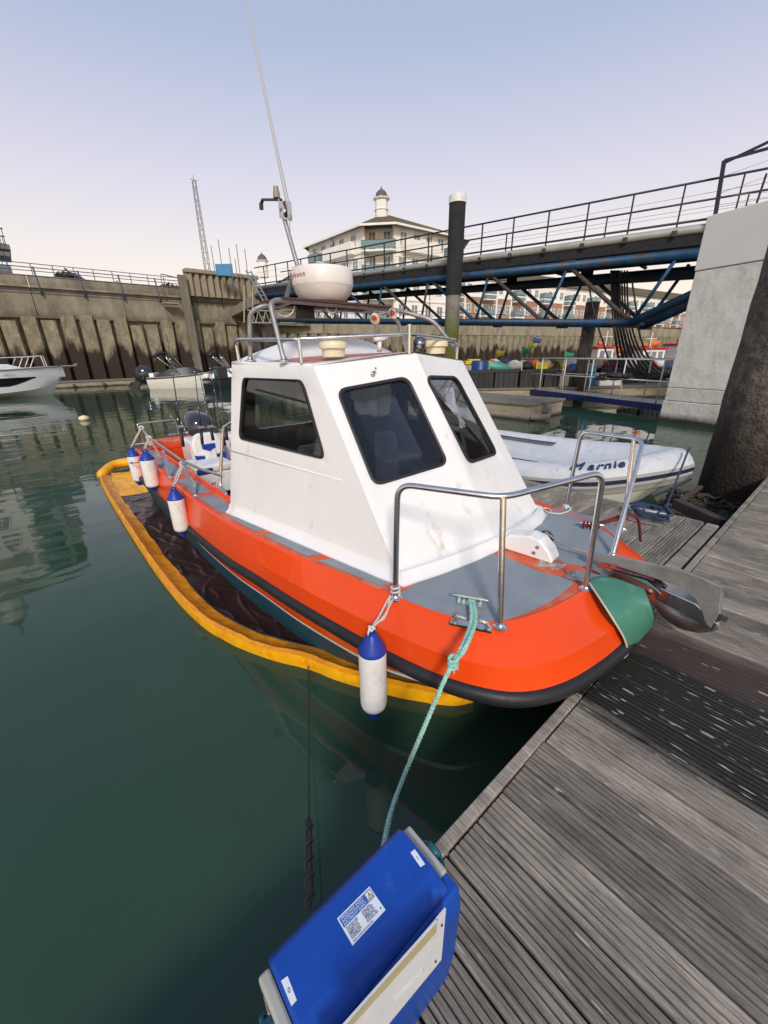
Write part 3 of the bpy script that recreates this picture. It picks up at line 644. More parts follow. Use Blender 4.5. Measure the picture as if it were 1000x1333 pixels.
# arch hoops
a0 = V((-2.62, 1.35, 2.01)); zt2 = 2.40
tubepart('arch_hoop', [a0, V((-2.74, 1.35, 2.37)), V((-2.78, 1.42, zt2)), V((-2.80, 2.55, zt2-.005)), V((-2.62, 2.80, 2.32)), V((-2.35, 2.83, 2.06))], .017, M_galv, rad=.09)
a0 = V((-3.10, 1.32, 2.03)); tubepart('arch_hoop', [a0, V((-3.06, 1.34, 2.34)), V((-3.0, 1.42, 2.385)), V((-3.04, 2.62, 2.40)), V((-3.02, 2.76, 2.34)), V((-2.98, 2.84, 2.06))], .017, M_galv, rad=.08)
tubepart('arch_brace', [V((-2.79, 1.55, zt2)), V((-3.02, 1.55, 2.39))], .013, M_galv)
tubepart('arch_brace', [V((-2.79, 2.35, zt2)), V((-3.03, 2.35, 2.395))], .013, M_galv)
g = Geo(); g.box((-2.93, 1.95, 2.412), (.36, 1.0, .014)); add_obj('radar_shelf', g, mat('maroon_shelf', (.085, .035, .033), .5, var=.2), boat)
for x, yy in ((-2.62, 1.35), (-3.10, 1.32)):
    g = Geo(); g.lathe([(.042, 0), (.042, .008), (.026, .014), (.019, .03)], (x, yy, 2.01)); add_obj('rail_foot', g, M_steel, boat, smooth=True, auto=40)
# radar dome
rc = V((-2.93, 1.90, 2.425)); RK = .80
def rk(pr): return [(a*RK, b*RK*.98) for a, b in pr]
g = Geo(); g.lathe(rk([(.0, 0), (.19, 0), (.21, .012), (.262, .075), (.285, .135)]), rc, n=40); g.lathe(rk([(.285, .139), (.290, .16), (.288, .20), (.282, .26), (.272, .284), (.20, .298), (0, .302)]), rc, n=40)
M_radome = mat('radome_cream', (.80, .76, .70), .35, var=.05, vscale=4, dark=(.68, .60, .53), darkamt=.2)
rad_ = add_obj('radar_dome', g, M_radome, boat, smooth=True, auto=50)
g = Geo(); g.lathe(rk([(.2860, .133), (.2860, .141)]), rc, n=40); add_obj('seam', g, M_rope_w, rad_)
# brand lettering wrapped on the dome side facing forward left
M_redtext = mat('faded_red_print', (.50, .20, .18), .5)
word = 'Raytheon'; view = (CAM_POS-rc); a0 = atan2(view.y, view.x)
for k, chh in enumerate(word):
    ang = a0-1.55+k*.135
    nn = V((cos(ang), sin(ang), 0)); text_obj('letter', chh, rc+nn*.2318+UP*.165, V((-sin(ang), cos(ang), 0)), UP, .046, M_redtext, rad_, bold=.001)
# vents
for (x, yy, zz) in ((-2.42, 1.62, 2.035), (-2.34, 2.55, 2.045)):
    g = Geo(); g.lathe([(.075, 0), (.078, .045), (.085, .05)], (x, yy, zz), n=24); g.lathe([(.095, .053), (.097, .075), (.088, .092), (.06, .10), (0, .102)], (x, yy, zz), n=24); add_obj('roof_vent', g, M_cream, boat, smooth=True, auto=35)
# twin trumpets on the arch
for (px, py, sx_) in ((501, 395, 0), (518, 409-20, 0)):
    pass
def trumpet(c, d):
    c = V(c); d = V(d).normalized(); g = Geo(); g.open = True
    g.lathe([(.010, -.16), (.012, -.05), (.018, -.02), (.036, .01), (.040, .013), (.036, .009), (.014, -.02), (.0, -.03)], c, d, n=20); t = add_obj('horn_trumpet', g, M_steel, boat, smooth=True)
    g = Geo(); g.lathe([(.0, -.016), (.013, -.016), (.012, -.012), (0, -.010)], c, d, n=14); add_obj('horn_throat', g, M_red, t, smooth=True)
trumpet(atx(486+2, 409+6, -2.62), (1, -.6, -.05)); trumpet(atx(509+3, 408, -2.55), (1, -.45, .05))
tubepart('horn_bar', [atx(484, 411, -2.66), atx(514, 405, -2.60)], .010, M_steel)
p = atx(494, 447, -2.40)
g = Geo(); g.tube([p+UP*-.06, p+UP*.03], .018, 10); g.tube([p+UP*.03+V((0, -.05, .0)), p+UP*.035+V((.02, .05, 0))], .022, 10); add_obj('hailer', g, M_white, boat, smooth=True)
p = V((-2.16, 2.13, 2.06)); g = Geo(); g.tube([p+UP*.0, p+UP*.03], .010, 8); g.lathe([(.03, -.05), (.04, -.02), (.042, .02), (0, .02)], p+V((.02, .03, .055)), (1, -.5, 0), n=18); add_obj('deck_lamp', g, M_black, boat, smooth=True)
g = Geo(); g.lathe([(0, 0), (.036, 0), (.0, .006)], p+V((.02, .03, .055))+V((1, -.5, 0)).normalized()*.021, (1, -.5, 0), n=18); add_obj('deck_lamp_lens', g, M_steel, boat, smooth=True)
# wires under the shelf
for pts in ([(356, 397), (358, 405), (370, 412), (380, 408), (384, 398)], [(425, 400), (428, 406), (436, 407), (438, 400)]):
    g = Geo(); g.tube(cr([atx(a, b, -2.82) for a, b in pts], 5), .005, 6); add_obj('cable', g, M_rope_w, boat, smooth=True)
g = Geo(); g.box(atx(397, 406, -3.0), (.1, .12, .10)); add_obj('junction_box', g, M_black, boat, bevel=.01)
# port light box on the rear corner
p = V((-3.30, 1.17, 1.93)); g = Geo(); g.box(p+V((0, -.02, 0)), (.09, .08, .085)); nb = add_obj('nav_light', g, M_black, boat, bevel=.006)
g = Geo(); g.box(p+V((.01, -.062, 0)), (.05, .01, .045)); add_obj('lens', g, mat('green_lens', (.01, .16, .10), .15), nb, bevel=.003)
# mast, whip aerial and bracket
Ym = 1.75
mp_ = [atx(371, 393, -3.02), atx(383, 350, -3.06)]
mb = V((-2.98, 1.62, 2.40))
A = aty(384, 350, 1.72); B = aty(370, 284, 1.72)
tubepart('mast_tube', [aty(371, 394, 1.72), A], .017, M_galv); tubepart('mast_tube', [A, aty(389, 346, 1.72)], .012, M_galv); tubepart('mast_tube', [aty(388, 348, 1.72), B], .016, M_galv)
top = aty(318.0, -8, 1.72); g = Geo(); s0 = aty(374, 262, 1.72); g.tube([aty(378, 285, 1.72), s0, s0*.66+top*.34, s0*.33+top*.67, top], [.014, .014, .010, .008, .006], 8); add_obj('whip_aerial', g, mat('grey_fibreglass', (.46, .46, .46), .5), boat, smooth=True)
g = Geo(); g.beam(aty(365, 259, 1.72), aty(367, 284, 1.72), .03, .012); g.beam(aty(376, 262, 1.72), aty(378, 286, 1.72), .03, .012); g.beam(aty(367, 283, 1.72), aty(378, 286, 1.72), .03, .012); g.beam(aty(366, 270, 1.72), aty(377, 272, 1.72), .025, .012); add_obj('aerial_bracket', g, M_steel, boat)
g = Geo(); g.tube([aty(371, 256+8, 1.72), aty(376, 275, 1.72), aty(372, 280, 1.72)], .018, 8); add_obj('clamp', g, M_rust, boat)
g = Geo(); g.beam(aty(342, 260, 1.72), aty(366, 260, 1.72), .02, .014); g.beam(aty(342, 260, 1.72), aty(340, 266, 1.72), .02, .012); g.tube([aty(340, 265, 1.72), aty(340.5, 273, 1.72)], .016, 10); add_obj('camera_arm', g, M_black, boat)
c = aty(360.5, 258, 1.72); g = Geo(); g.lathe([(.026, 0), (.024, .035), (.022, .036), (.018, .07), (0, .076)], c, n=16); add_obj('masthead_light', g, mat('tan_lamp_housing', (.30, .24, .15), .4), boat, smooth=True, auto=40)
g = Geo(); g.tube(cr([aty(377, 288, 1.72), aty(379, 315, 1.72), aty(383, 330, 1.72), aty(387, 346, 1.72)], 5), .003, 5); add_obj('aerial_cable', g, mat('pink_cable', (.5, .3, .3), .6), boat)

# ------------------------------------------------------------------ pulpit rails
r_ = .0155
def foot(p):
    g = Geo(); g.lathe([(.036, 0), (.036, .006), (.024, .012), (.019, .022)], V((p.x, p.y, zt+.001))); add_obj('rail_foot', g, M_steel, boat, smooth=True, auto=40)
f1 = atz(515, 779, zt); f2 = atz(651, 816, zt); f3 = atz(762, 767, zt); f4 = atz(736, 663, zt); f5 = atz(797, 724, zt); f6 = atz(811, 691, zt)
q1 = aty(524, 634, f1.y+.03); q2 = atz(655, 647, q1.z+.0); q3 = atx(783, 617, f3.x+.0)
c1 = V((f1.x+.0, f1.y, q1.z-.0)); c1 = aty(517, 640, f1.y+.01)
zt3 = c1.z
c2 = atz(655, 648, zt3+.01); c3 = atx(786, 614, f3.x)
tubepart('pulpit_rail', [f1, aty(516, 700, f1.y+.005), aty(518, 630, f1.y+.02), c2, c3, f3], r_, M_steel, rad=.08)
tubepart('pulpit_post', [f2, c2], r_, M_steel)
c4 = aty(757, 561, f4.y); c5 = atz(838, 572, c4.z+.01); 
tubepart('pulpit_rail', [f4, c4, c5, f5], r_, M_steel, rad=.07)
tubepart('pulpit_post', [f6, c5*.86+c4*.14], r_*.9, M_steel)
for f in (f1, f2, f3, f4, f5, f6): foot(f)
# aft side rail and stern hoop
YR = .985
ra = [aty(183, 556, YR), aty(193, 569, YR), aty(236, 599, YR), aty(262, 611, YR), aty(292, 620, YR+.05)]
tubepart('side_rail', ra, .0135, M_steel, rad=.06)
tubepart('rail_post', [aty(183, 556, YR), atz(185, 588, zt)], .0135, M_steel)
tubepart('rail_post', [aty(212, 586, YR), atz(222, 623, zt)], .0135, M_steel)
tubepart('rail_post', [aty(238, 602, YR), atz(255, 647, zt)], .0135, M_steel)
for p in (atz(222, 623, zt), atz(255, 647, zt)): foot(p)
tubepart('stern_hoop', [V((-6.62, 1.05, .82)), V((-6.62, 1.02, 1.17)), V((-6.75, 1.55, 1.16)), V((-6.75, 1.58, .82))], .012, M_steel, rad=.03)
g = Geo()
for k in range(4): g.tube([V((-6.64-.0*k, 1.42+.06*k, .86)), V((-6.64, 1.42+.06*k, .96))], .008, 6)
g.tube([V((-6.64, 1.38, .96)), V((-6.64, 1.64, .96))], .008, 6); g.tube([V((-6.64, 1.38, .90)), V((-6.64, 1.64, .90))], .008, 6); add_obj('boarding_ladder', g, M_steel, boat)

# windlass, chain, cleats
wl = atz(688, 728, zt)
g = Geo(); dirx = V((atz(723, 734, zt)-atz(655, 712, zt))); L_ = dirx.length; dx = dirx.normalized(); base0 = atz(650, 713, zt); w_ = V((-dx.y, dx.x, 0))
prof = [(0, 0), (0, .06), (.05, .115), (.16, .145), (.22, .135), (.275, .075), (.30, .02), (.30, 0)]
sc_ = L_/.30
b0 = V((base0.x, base0.y, zt+.003))-w_*.0
g.loft([[b0+dx*a*sc_+UP*h+w_*s for a, h in prof] for s in (-.0, .13)]); wlo = add_obj('windlass', g, M_white, boat, bevel=.012, segs=3)
g = Geo(); c = b0+dx*.20*sc_+UP*.085+w_*.15; g.lathe([(.05, -.02), (.03, 0), (.05, .035)], c, w_, n=18); add_obj('chain_wheel', g, M_rust, wlo, smooth=True, auto=40)
for a, h in ((.215, .085), (.20, .04)):
    g = Geo(); g.lathe([(.012, 0), (.012, .004), (0, .005)], b0+dx*a*sc_+UP*h, -w_, n=12); add_obj('screw_cap', g, M_galv, wlo)
ch0 = b0+dx*.20*sc_+UP*.135+w_*.15; ch1 = atz(775, 720, .87); sag = .05
def chain(parent, a, b, n, sag, r=.0055, name='chain'):
    g = Geo(); 
    for k in range(n):
        t0, t1 = k/n, (k+1.25)/n; P0 = a.lerp(b, t0)-UP*sag*4*t0*(1-t0); P1 = a.lerp(b, min(1.02, t1))-UP*sag*4*t1*(1-t1)
        d = (P1-P0); L = d.length/2; c = (P0+P1)/2; d.normalize(); s_ = d.cross(UP).normalized(); s_ = s_ if k % 2 else d.cross(s_).normalized()
        g.tube([c+d*cos(q)*L+s_*sin(q)*L*.55 for q in [2*pi*j/10 for j in range(10)]], r, 6, loop=True)
    return add_obj(name, g, M_galv, parent, smooth=True)
chain(boat, ch0, ch1, 24, .03, .0048)
def clt(px, py, ang, L): return atz(px, py, zt)
ca = atan2((atz(632, 784, zt+.05)-atz(592, 777, zt+.05)).y, (atz(632, 784, zt+.05)-atz(592, 777, zt+.05)).x)
clp = atz(611, 788, zt); cleat('bow_cleat', (clp.x, clp.y, zt+.005), ca, .19, M_steel, boat, .045)
fl = atz(613, 816, zt); g = Geo()
fd = V((cos(ca-.02), sin(ca-.02), 0)); g.beam(fl-fd*.10+UP*.008, fl+fd*.10+UP*.008, .045, .012)
for s in (-1, 1): g.tube(rounded([fl+fd*.085*s+UP*.01, fl+fd*.06*s+UP*.055, fl+fd*.025*s+UP*.04], .02, 4), [.013]*8, 8)
add_obj('fairlead', g, M_steel, boat, smooth=True, auto=40)
cl2 = atz(768, 690, zt); cleat('bow_cleat', (cl2.x, cl2.y, zt+.005), ca, .17, M_steel, boat, .045)

# bow roller, anchor
pl = [atz(733, 752, zt+.004), atz(748, 743, zt+.004), atz(790, 752, zt+.004), atz(780, 764, zt+.004)]
g = Geo(); g.prism(pl, (0, 0, .008)); br = add_obj('roller_plate', g, M_galv, boat)
for a, b in ((740, 745), (746, 750), (752, 744)):
    g = Geo(); g.lathe([(.010, 0), (.010, .006), (0, .009)], atz(a, b, zt+.012), n=8); add_obj('bolt', g, M_steel, br)
for s in (0, 1):
    y0 = 2.30+.12*s
    g = Geo(); g.prism([(-.80, y0, zt), (-.44, y0, zt-.03), (-.42, y0, zt+.03), (-.50, y0, zt+.075), (-.80, y0, zt+.045)], (0, .006, 0)); add_obj('roller_cheek', g, M_steel, br)
    g = Geo(); g.lathe([(.014, 0), (.014, .006), (0, .01)], (-.47, y0, zt+.02), (0, -1, 0), n=10); add_obj('bolt', g, M_steel, br)
g = Geo(); g.lathe([(.03, 0), (.02, .05), (.03, .11)], (-.47, 2.306, zt+.01), (0, 1, 0), n=16); add_obj('roller', g, M_rubber, br, smooth=True, auto=40)
anchor = thing('anchor', (-.45, 2.38, .8), 'galvanised plough anchor stowed on the bow roller, sticking out over the pontoon', 'anchor')
sh = [atz(768, 719, .90), atz(830, 730, .93), atz(890, 742, .95), atz(925, 752, .945), atz(941, 768, .92)]
def plate(name, top, bot, th, m, parent, side=V((0, 1, 0)), bevel=.004):
    g = Geo(); g.prism(list(top)+list(reversed(bot)), side*th); return add_obj(name, g, m, parent, bevel=bevel)
YA = 2.34
tops = [aty(*p, YA) for p in ((768, 720), (800, 724), (842, 733), (885, 742), (915, 753), (940, 765), (936, 800), (925, 818))]
bots = [aty(*p, YA) for p in ((770, 729), (800, 736), (842, 750), (884, 763), (905, 780), (914, 797), (917, 808), (920, 814))]
plate('shank', tops, bots, .022, M_galv, anchor)
# inner dark steel plates behind it (second blade)
plate('shank_gusset', [aty(*p, YA+.05) for p in ((790, 742), (840, 757), (905, 786), (934, 812))], [aty(*p, YA+.05) for p in ((790, 752), (838, 772), (900, 805), (930, 822))], .012, M_rust if False else M_steel, anchor)
# plough flukes: curved two-sided blade
P_tip = atz(848, 786, .60); Pm = atz(905, 822, .52); Pe = atz(937, 816, .70)
g = Geo(); g.open = True
rowa = [atz(850, 775, .74), atz(868, 790, .66), atz(890, 805, .62), atz(915, 812, .66), atz(936, 806, .76)]
rowb = [atz(848, 782, .68), atz(862, 803, .56), atz(885, 818, .51), atz(912, 824, .55), atz(936, 820, .68)]
rowc = [p+V((-.03, .16, .08)) for p in rowa]
g.loft([cr(rowc, 4), cr(rowb, 4), cr(rowa, 4)], closed=False); add_obj('fluke', g, M_galv, anchor, smooth=True, solid=.010)
g = Geo(); g.beam(aty(936, 803, YA+.02), aty(944, 806, YA+.12), .02, .03); add_obj('cross_bar', g, M_black, anchor)
g = Geo(); g.beam(aty(845, 740, YA), aty(836, 748, YA+.06), .008, .008); add_obj('shank_pin', g, M_steel, anchor)
# shackle where chain meets shank
g = Geo(); c = atz(772, 722, .88); g.tube([c+V((cos(q)*.022, sin(q)*.014, 0)) for q in [2*pi*j/10 for j in range(10)]], .005, 6, loop=True); add_obj('shackle', g, M_steel, anchor)
# green chafe flap draped over the bow
g = Geo(); g.open = True
rows = [[atz(766, 757, .835), atz(780, 750, .85), atz(800, 752, .85), atz(838, 766, .84)],
        [atz(780, 778, .815), atz(800, 772, .825), atz(825, 776, .82), atz(846, 784, .80)],
        [atz(798, 806, .755), atz(815, 798, .765), atz(835, 796, .75), atz(851, 803, .72)],
        [atz(813, 832, .63), atz(827, 822, .65), atz(840, 816, .65), atz(850, 812, .65)],
        [atz(817, 851, .50), atz(830, 838, .53), atz(841, 826, .55), atz(849, 816, .59)]]
cols = list(zip(*[cr(r, 5) for r in rows])); cols = [cr(list(c), 5) for c in cols]
g.loft(cols, closed=False); M_flap = mat('green_rubber_flap', (.055, .20, .135), .5, var=.1, vscale=6, dark=(.10, .26, .19), darkamt=.12, dscale=12)
flap = add_obj('chafe_flap', g, M_flap, boat, smooth=True, solid=.007)
g = Geo(); g.tube(cols[0]+cr([cols[0][-1], atz(812, 856, .47), atz(803, 858, .49)], 4)[1:], .0055, 6); add_obj('edge_trim', g, mat('cream_cord', (.55, .52, .42), .6), flap, smooth=True)

# ------------------------------------------------------------------ cockpit: seat box, outboard, rods
XS = -5.25
def bx_px(x0, x1, y0, y1, X): a = atx(x0, y1, X); b = atx(x1, y0, X); return a, b
cool = thing('seat_box', atx(275, 636, XS), 'white locker box with red lettering carrying a blue and white padded seat in the cockpit', 'boat seat')
a = atx(257, 638, XS); b = atx(297, 612, XS)
W_ = b.y-a.y+.1; yb = (a.y+b.y)/2+.05
g = Geo(); g.box((XS-.28, yb, (.35+b.z)/2), (.56, W_, b.z-.35)); add_obj('locker', g, M_white, cool, bevel=.02)
text_obj('lettering', 'SMART', atx(274, 631, XS+.003), (0, 1, 0), UP, .05, mat('dull_red_print', (.35, .08, .10), .5), cool, bold=.001)
g = Geo(); g.box((XS-.26, yb, b.z+.055), (.54, W_*.98, .11)); add_obj('seat_cushion', g, M_fender, cool, bevel=.04, segs=4)
g = Geo(); g.box((XS-.02, yb-.13, b.z+.04), (.08, .20, .07)); add_obj('blue_trim', g, M_blue, cool, bevel=.01)
g = Geo()
sbc = atx(272, 583, XS-.42); sw, shh = .42, .40; u = V((0, 1, 0)); vv_ = V((-.22, 0, 1)).normalized()
def sb(pts, th, off_): return [sbc+u*p[0]*sw/2+vv_*p[1]*shh/2 + V((off_, 0, 0)) for p in pts]
outl = rounded([V((-.98, -.55, 0)), V((-1, .35, 0)), V((-.62, 1, 0)), V((.62, 1, 0)), V((1, .35, 0)), V((.98, -.55, 0))], .3, 6, True)
g.prism(sb([(p.x, p.y) for p in outl], 0, 0), (-.10, 0, 0)); seatback = add_obj('seat_back', g, M_fender, cool, bevel=.03, segs=3)
for lo in ([(-.42, .28), (.42, .28), (.42, 0), (0, -.2), (-.42, 0)], [(-1, -.38), (-.4, -.5), (-.36, -1.0), (-.9, -.95)], [(1, -.38), (.4, -.5), (.36, -1.0), (.9, -.95)]):
    g = Geo(); g.prism(sb(lo, 0, .004), (.008, 0, 0)); add_obj('blue_trim', g, M_blue, seatback)
g = Geo(); g.prism(sb([(-.38, -.05), (0, -.25), (.38, -.05), (.34, -1.05), (-.34, -1.05)], 0, .003), (.012, 0, 0)); add_obj('centre_pad', g, M_fender, seatback, bevel=.004)
ped = atx(288, 640, -4.1); g = Geo(); g.tube([V((-3.75, 1.42, .3)), V((-3.75, 1.42, .86))], .035, 12); add_obj('pedestal', g, M_black, boat, smooth=True, auto=40)
for (a1_, a2_) in (((-6.2, 1.35, .30), .38), ):
    g = Geo(); g.box((-5.7, 1.42, .45), (.42, .3, .26)); tag(add_obj('fuel_can', g, M_red, bevel=.04, segs=3), 'red fuel can on the cockpit floor beside the side rail', 'fuel can')
# outboard
XO = -6.95; oc = atx(259, 556, XO)
ob = thing('outboard_motor', (XO, oc.y, .8), 'black outboard motor with white lettering on the stern of the orange boat', 'outboard motor')
g = Geo(); rings = []
tilt = Matrix.Rotation(radians(-14), 3, 'X') @ Matrix.Rotation(radians(14), 3, 'Y')
for zz, rx, ry, ox in ((-.27, .19, .15, 0), (-.22, .27, .21, 0), (-.10, .30, .24, 0), (.04, .30, .25, .0), (.14, .27, .22, .02), (.21, .20, .17, .03), (.25, .10, .10, .03)):
    rings.append([oc+tilt @ V((ox+rx*math.copysign(abs(cos(t))**.7, cos(t)), ry*math.copysign(abs(sin(t))**.75, sin(t)), zz)) for t in [2*pi*j/28 for j in range(28)]])
g.loft(rings); M_cowl = mat('gloss_black_cowl', (.022, .026, .036), .16, var=.1, coat=.6); add_obj('cowling', g, M_cowl, ob, smooth=True)
g = Geo(); g.box((XO-.02, oc.y, .62), (.24, .22, .55)); g.box((XO-.05, oc.y, .1), (.20, .09, .6)); add_obj('leg', g, M_black, ob, bevel=.03)
g = Geo(); g.tube([oc+V((.2, -.22, -.2)), oc+V((.25, -.38, -.2))], [.05, .03], 10); add_obj('tiller_boss', g, M_black, ob, smooth=True)
for k, chh in enumerate('MARINER'):
    t = -.5; q = oc+tilt @ V((.295*cos(-.62-.0*k)-.03, -.245*sin(.95), .15-.052*k)); 
    p = atx(232.5+k*2.6, 546+k*4.3, oc.x+.20)
    text_obj('letter', chh, V((oc.x+.205, p.y, p.z)), (.2, 1, 0), (0, -.45, 1), .05, M_fender, ob, bold=.002)
rods = [((217, 435), (236, 562), 'leftmost fishing rod standing behind the seat'), ((251, 458), (262, 562), 'second fishing rod from the left, rising behind the seat back'), ((258, 478), (275, 560), 'third fishing rod from the left, above the white seat'), ((272, 470), (290, 565), 'fishing rod nearest the wheelhouse'), ((283, 480), (294, 560), 'short fishing rod touching the wheelhouse corner')]
for k, ((x0, y0), (x1, y1), lab) in enumerate(rods):
    X_ = -4.9+.12*k; tp = atx(x0, y0, X_-.25); bt = atx(x1, y1, X_); t = thing('fishing_rod', bt, 'black '+lab, 'fishing rod', 'fishing rods in the cockpit')
    g = Geo(); d = tp-bt; g.tube([bt, bt+d*.25, bt+d*.6, tp], [.011, .008, .005, .0025], 7); add_obj('blank', g, M_black, t, smooth=True)
    g = Geo(); g.tube([bt-d*.16, bt+d*.05], .017, 8); add_obj('grip', g, M_rubber, t, smooth=True)
    g = Geo(); g.tube([bt+d*.05+V((0, -.03, 0)), bt+d*.05+V((0, .03, 0))], .022, 10); g.tube([bt+d*.05+V((0, .03, 0)), bt+d*.05+V((.04, .05, 0))], .006, 6); add_obj('reel', g, M_galv, t, smooth=True, auto=40)
    for s in (.3, .45, .6, .75, .9): g = Geo(); g.lathe([(.006, -.001), (.006, .001)], bt+d*s+V((.008, -.006, 0)), d, n=8); add_obj('rod_guide', g, M_steel, t)

# ------------------------------------------------------------------ fenders and lines
LASTF = []
def vlen(top, py):
    lo, hi = 0, 2
    for _ in range(40):
        m_ = (lo+hi)/2
        if proj(top-UP*m_)[1] < py: lo = m_
        else: hi = m_
    return lo
def fender(top, L, R, label, lean=V((0, 0, 0)), fuzzy=False):
    top = V(top); ax = (V((0, 0, -1))+lean).normalized()
    t = thing('fender', top+ax*L, label, 'fender', 'fenders hung along the orange boat'); LASTF.append(t)
    g = Geo(); g.lathe([(R*.35, L*.10), (R*.78, L*.15), (R*.97, L*.19), (R, L*.24), (R, L*.80), (R*.94, L*.85), (R*.68, L*.885)], top, ax, n=28); add_obj('body', g, M_fender, t, smooth=True)
    g = Geo(); g.lathe([(R*.22, 0), (R*.34, L*.015), (R*.52, L*.05), (R*.90, L*.15), (R*1.0, L*.175), (R*1.01, L*.195), (R*.5, L*.20)], top, ax, n=28); add_obj('top_cap', g, M_blue, t, smooth=True, auto=60)
    g = Geo(); g.lathe([(R*.86, L*.868), (R*.72, L*.90), (R*.48, L*.95), (R*.38, L*1.0), (0, L*1.01)], top, ax, n=28); add_obj('bottom_cap', g, M_blue, t, smooth=True, auto=60)
    g = Geo(); s = V((0, 1, 0)); g.tube([top+ax*(L*.01)+s*cos(q)*R*.3+UP*(sin(q)*R*.35) for q in [2*pi*j/12 for j in range(12)]], R*.10, 6, loop=True); add_obj('eye', g, M_blue, t, smooth=True)
    return t
YF = .98
ft = aty(484, 824, YF); L_ = vlen(ft, 931); fender(ft, L_, .0715, 'clean white fender with bright blue ends hanging at the bow by the pulpit foot')
g = Geo(); kn = ft+UP*.03
g.tube(cr([f1+V((-.02, -.03, .012)), f1*.5+kn*.5+V((.004, -.035, .0)), kn], 6), .0055, 6); g.tube(cr([f1+V((.01, -.03, .012)), f1*.5+kn*.5+V((.022, -.02, 0)), kn], 6), .0055, 6)
g.tube([kn+V((0, cos(q)*.022, sin(q)*.04-.03)) for q in [2*pi*j/14 for j in range(14)]], .0055, 6, loop=True)
g.tube([kn+V((.012*cos(q), .012*sin(q), .008*sin(2*q))) for q in [2*pi*j/10 for j in range(10)]], .007, 6, loop=True)
g.tube([f1+V((cos(q)*.024, sin(q)*.024, .03+.004*q)) for q in [2*pi*j/12 for j in range(26)]], .0055, 6)
g.tube(cr([f1+V((-.02, -.02, .02)), aty(500, 805, f1.y-.09), aty(475, 817, f1.y-.13), aty(450, 812, f1.y-.16), aty(420, 796, f1.y-.19)], 6), .0055, 6)
tag(add_obj('white_fender_line', g, M_rope_w, smooth=True), 'white line tied round the pulpit foot, holding the bow fender', 'rope')
for (tx, ty_, bx, by, rp, lab, YY) in ((226, 637, 222, 697, (238, 604), 'slightly grubby white fender with blue ends, hanging amidships below the side rail', .79), (189, 588, 186, 639, (194, 570), 'white fender with blue top second from the stern, right of its twin', .82), (171, 584, 167, 631, (184, 557), 'white fender nearest the stern with a dark cord round it and a blue tip below', .86)):
    tp = aty(tx, ty_, YY); L_ = vlen(tp, by); fender(tp, L_, .074 if tx == 226 else .08, lab)
    rr = aty(rp[0], rp[1], YR); g = Geo()
    for s in (-1, 1): g.tube(cr([rr+V((.02*s, 0, .0)), (rr+tp)*.5+V((.03*s, -.02, -.02)), tp+UP*.01], 5), .007, 6)
    g.tube([rr+V((.022*cos(q)*.6, .024*cos(q), .024*sin(q))) for q in [2*pi*j/12 for j in range(12)]], .009, 6, loop=True)
    g.tube(cr([rr+V((.05, 0, 0)), rr+V((.09, .03, -.14)), rr+V((.12, .05, -.22)), rr+V((.03, .0, -.2)), tp+UP*.05], 6), .006, 6)
    tag(add_obj('fender_lanyard', g, M_rope_w, smooth=True), {226: 'white lanyard knotted on the rail above the midships fender', 189: 'white lanyard looped on the rail above the second fender from the stern', 171: 'white lanyard at the stern corner of the rail above the last fender'}[tx], 'rope')
g = Geo(); p = aty(169, 603, .78); g.tube([V((p.x, p.y+.08, p.z))+V((cos(q)*.082, sin(q)*.082-.0, .01*cos(q))) for q in [2*pi*j/16 for j in range(16)]], .005, 5, loop=True); add_obj('dark_cord', g, M_rope_d, LASTF[-1], smooth=True)

# braided mooring rope
def braid(g, path, r, pitch=.05, strands=3):
    path = [V(p) for p in path]; L = 0; acc = [0]
    for a, b in zip(path, path[1:]): L += (b-a).length; acc.append(L)
    for s in range(strands):
        pts = []
        for k, p in enumerate(path):
            d = (path[min(k+1, len(path)-1)]-path[max(k-1, 0)]).normalized(); a = d.cross(V((0, 1, .2))).normalized(); b = d.cross(a); q = acc[k]/pitch*2*pi+s*2*pi/strands
            pts.append(p+(a*cos(q)+b*sin(q))*r*.55)
        g.tube(pts, r*.62, 6)
def dense(pts, step=.008):
    o = []
    c = cr(pts, 12)
    for a, b in zip(c, c[1:]):
        n = max(1, int((b-a).length/step)); o += [a.lerp(b, j/n) for j in range(n)]
    return o+[c[-1]]
cz = V((clp.x, clp.y, zt+.035))
mrp = thing('green_mooring_rope', cz, 'pale green twisted rope from the bow cleat over the side down to the pontoon', 'rope')
g = Geo(); kp = aty(590, 862, 1.12); kend = V((-.60, .47, .46))
braid(g, dense([cz, fl+UP*.045, aty(603, 840, 1.17), kp, aty(577, 889, 1.06), aty(553, 945, .96), aty(530, 1000, .86), aty(510, 1055, .70), aty(498, 1112, .55), kend]), .0105)
add_obj('standing_part', g, M_rope_g, mrp, smooth=True)
g = Geo(); braid(g, dense([cz+V((.012, .01, 0)), fl+V((.016, .012, .045)), aty(607, 841, 1.165), kp+V((.006, .01, .01))]), .0105); add_obj('doubled_part', g, M_rope_g, mrp, smooth=True)
g = Geo()
for j in range(3): g.tube([kp+UP*(.02*j-.02)+V((cos(q)*.018, sin(q)*.018, .006*sin(q))) for q in [2*pi*i/10 for i in range(10)]], .009, 6, loop=True)
for j in range(14): a_ = random.uniform(0, 6.28); g.tube([kp-UP*.03, kp+V((cos(a_)*.03, sin(a_)*.03, -.03-random.uniform(0, .03)))], .0015, 4)
add_obj('splice_knot', g, M_rope_g, mrp, smooth=True)
g = Geo(); cd = V((cos(ca), sin(ca), 0))
for j in range(5): g.tube([cz+cd*(.028*(j-2))+V((0, 0, -.002))+V((-sin(ca), cos(ca), 0))*cos(q)*.018+UP*(sin(q)*.012-.012) for q in [2*pi*i/10 for i in range(10)]], .007, 6, loop=True)
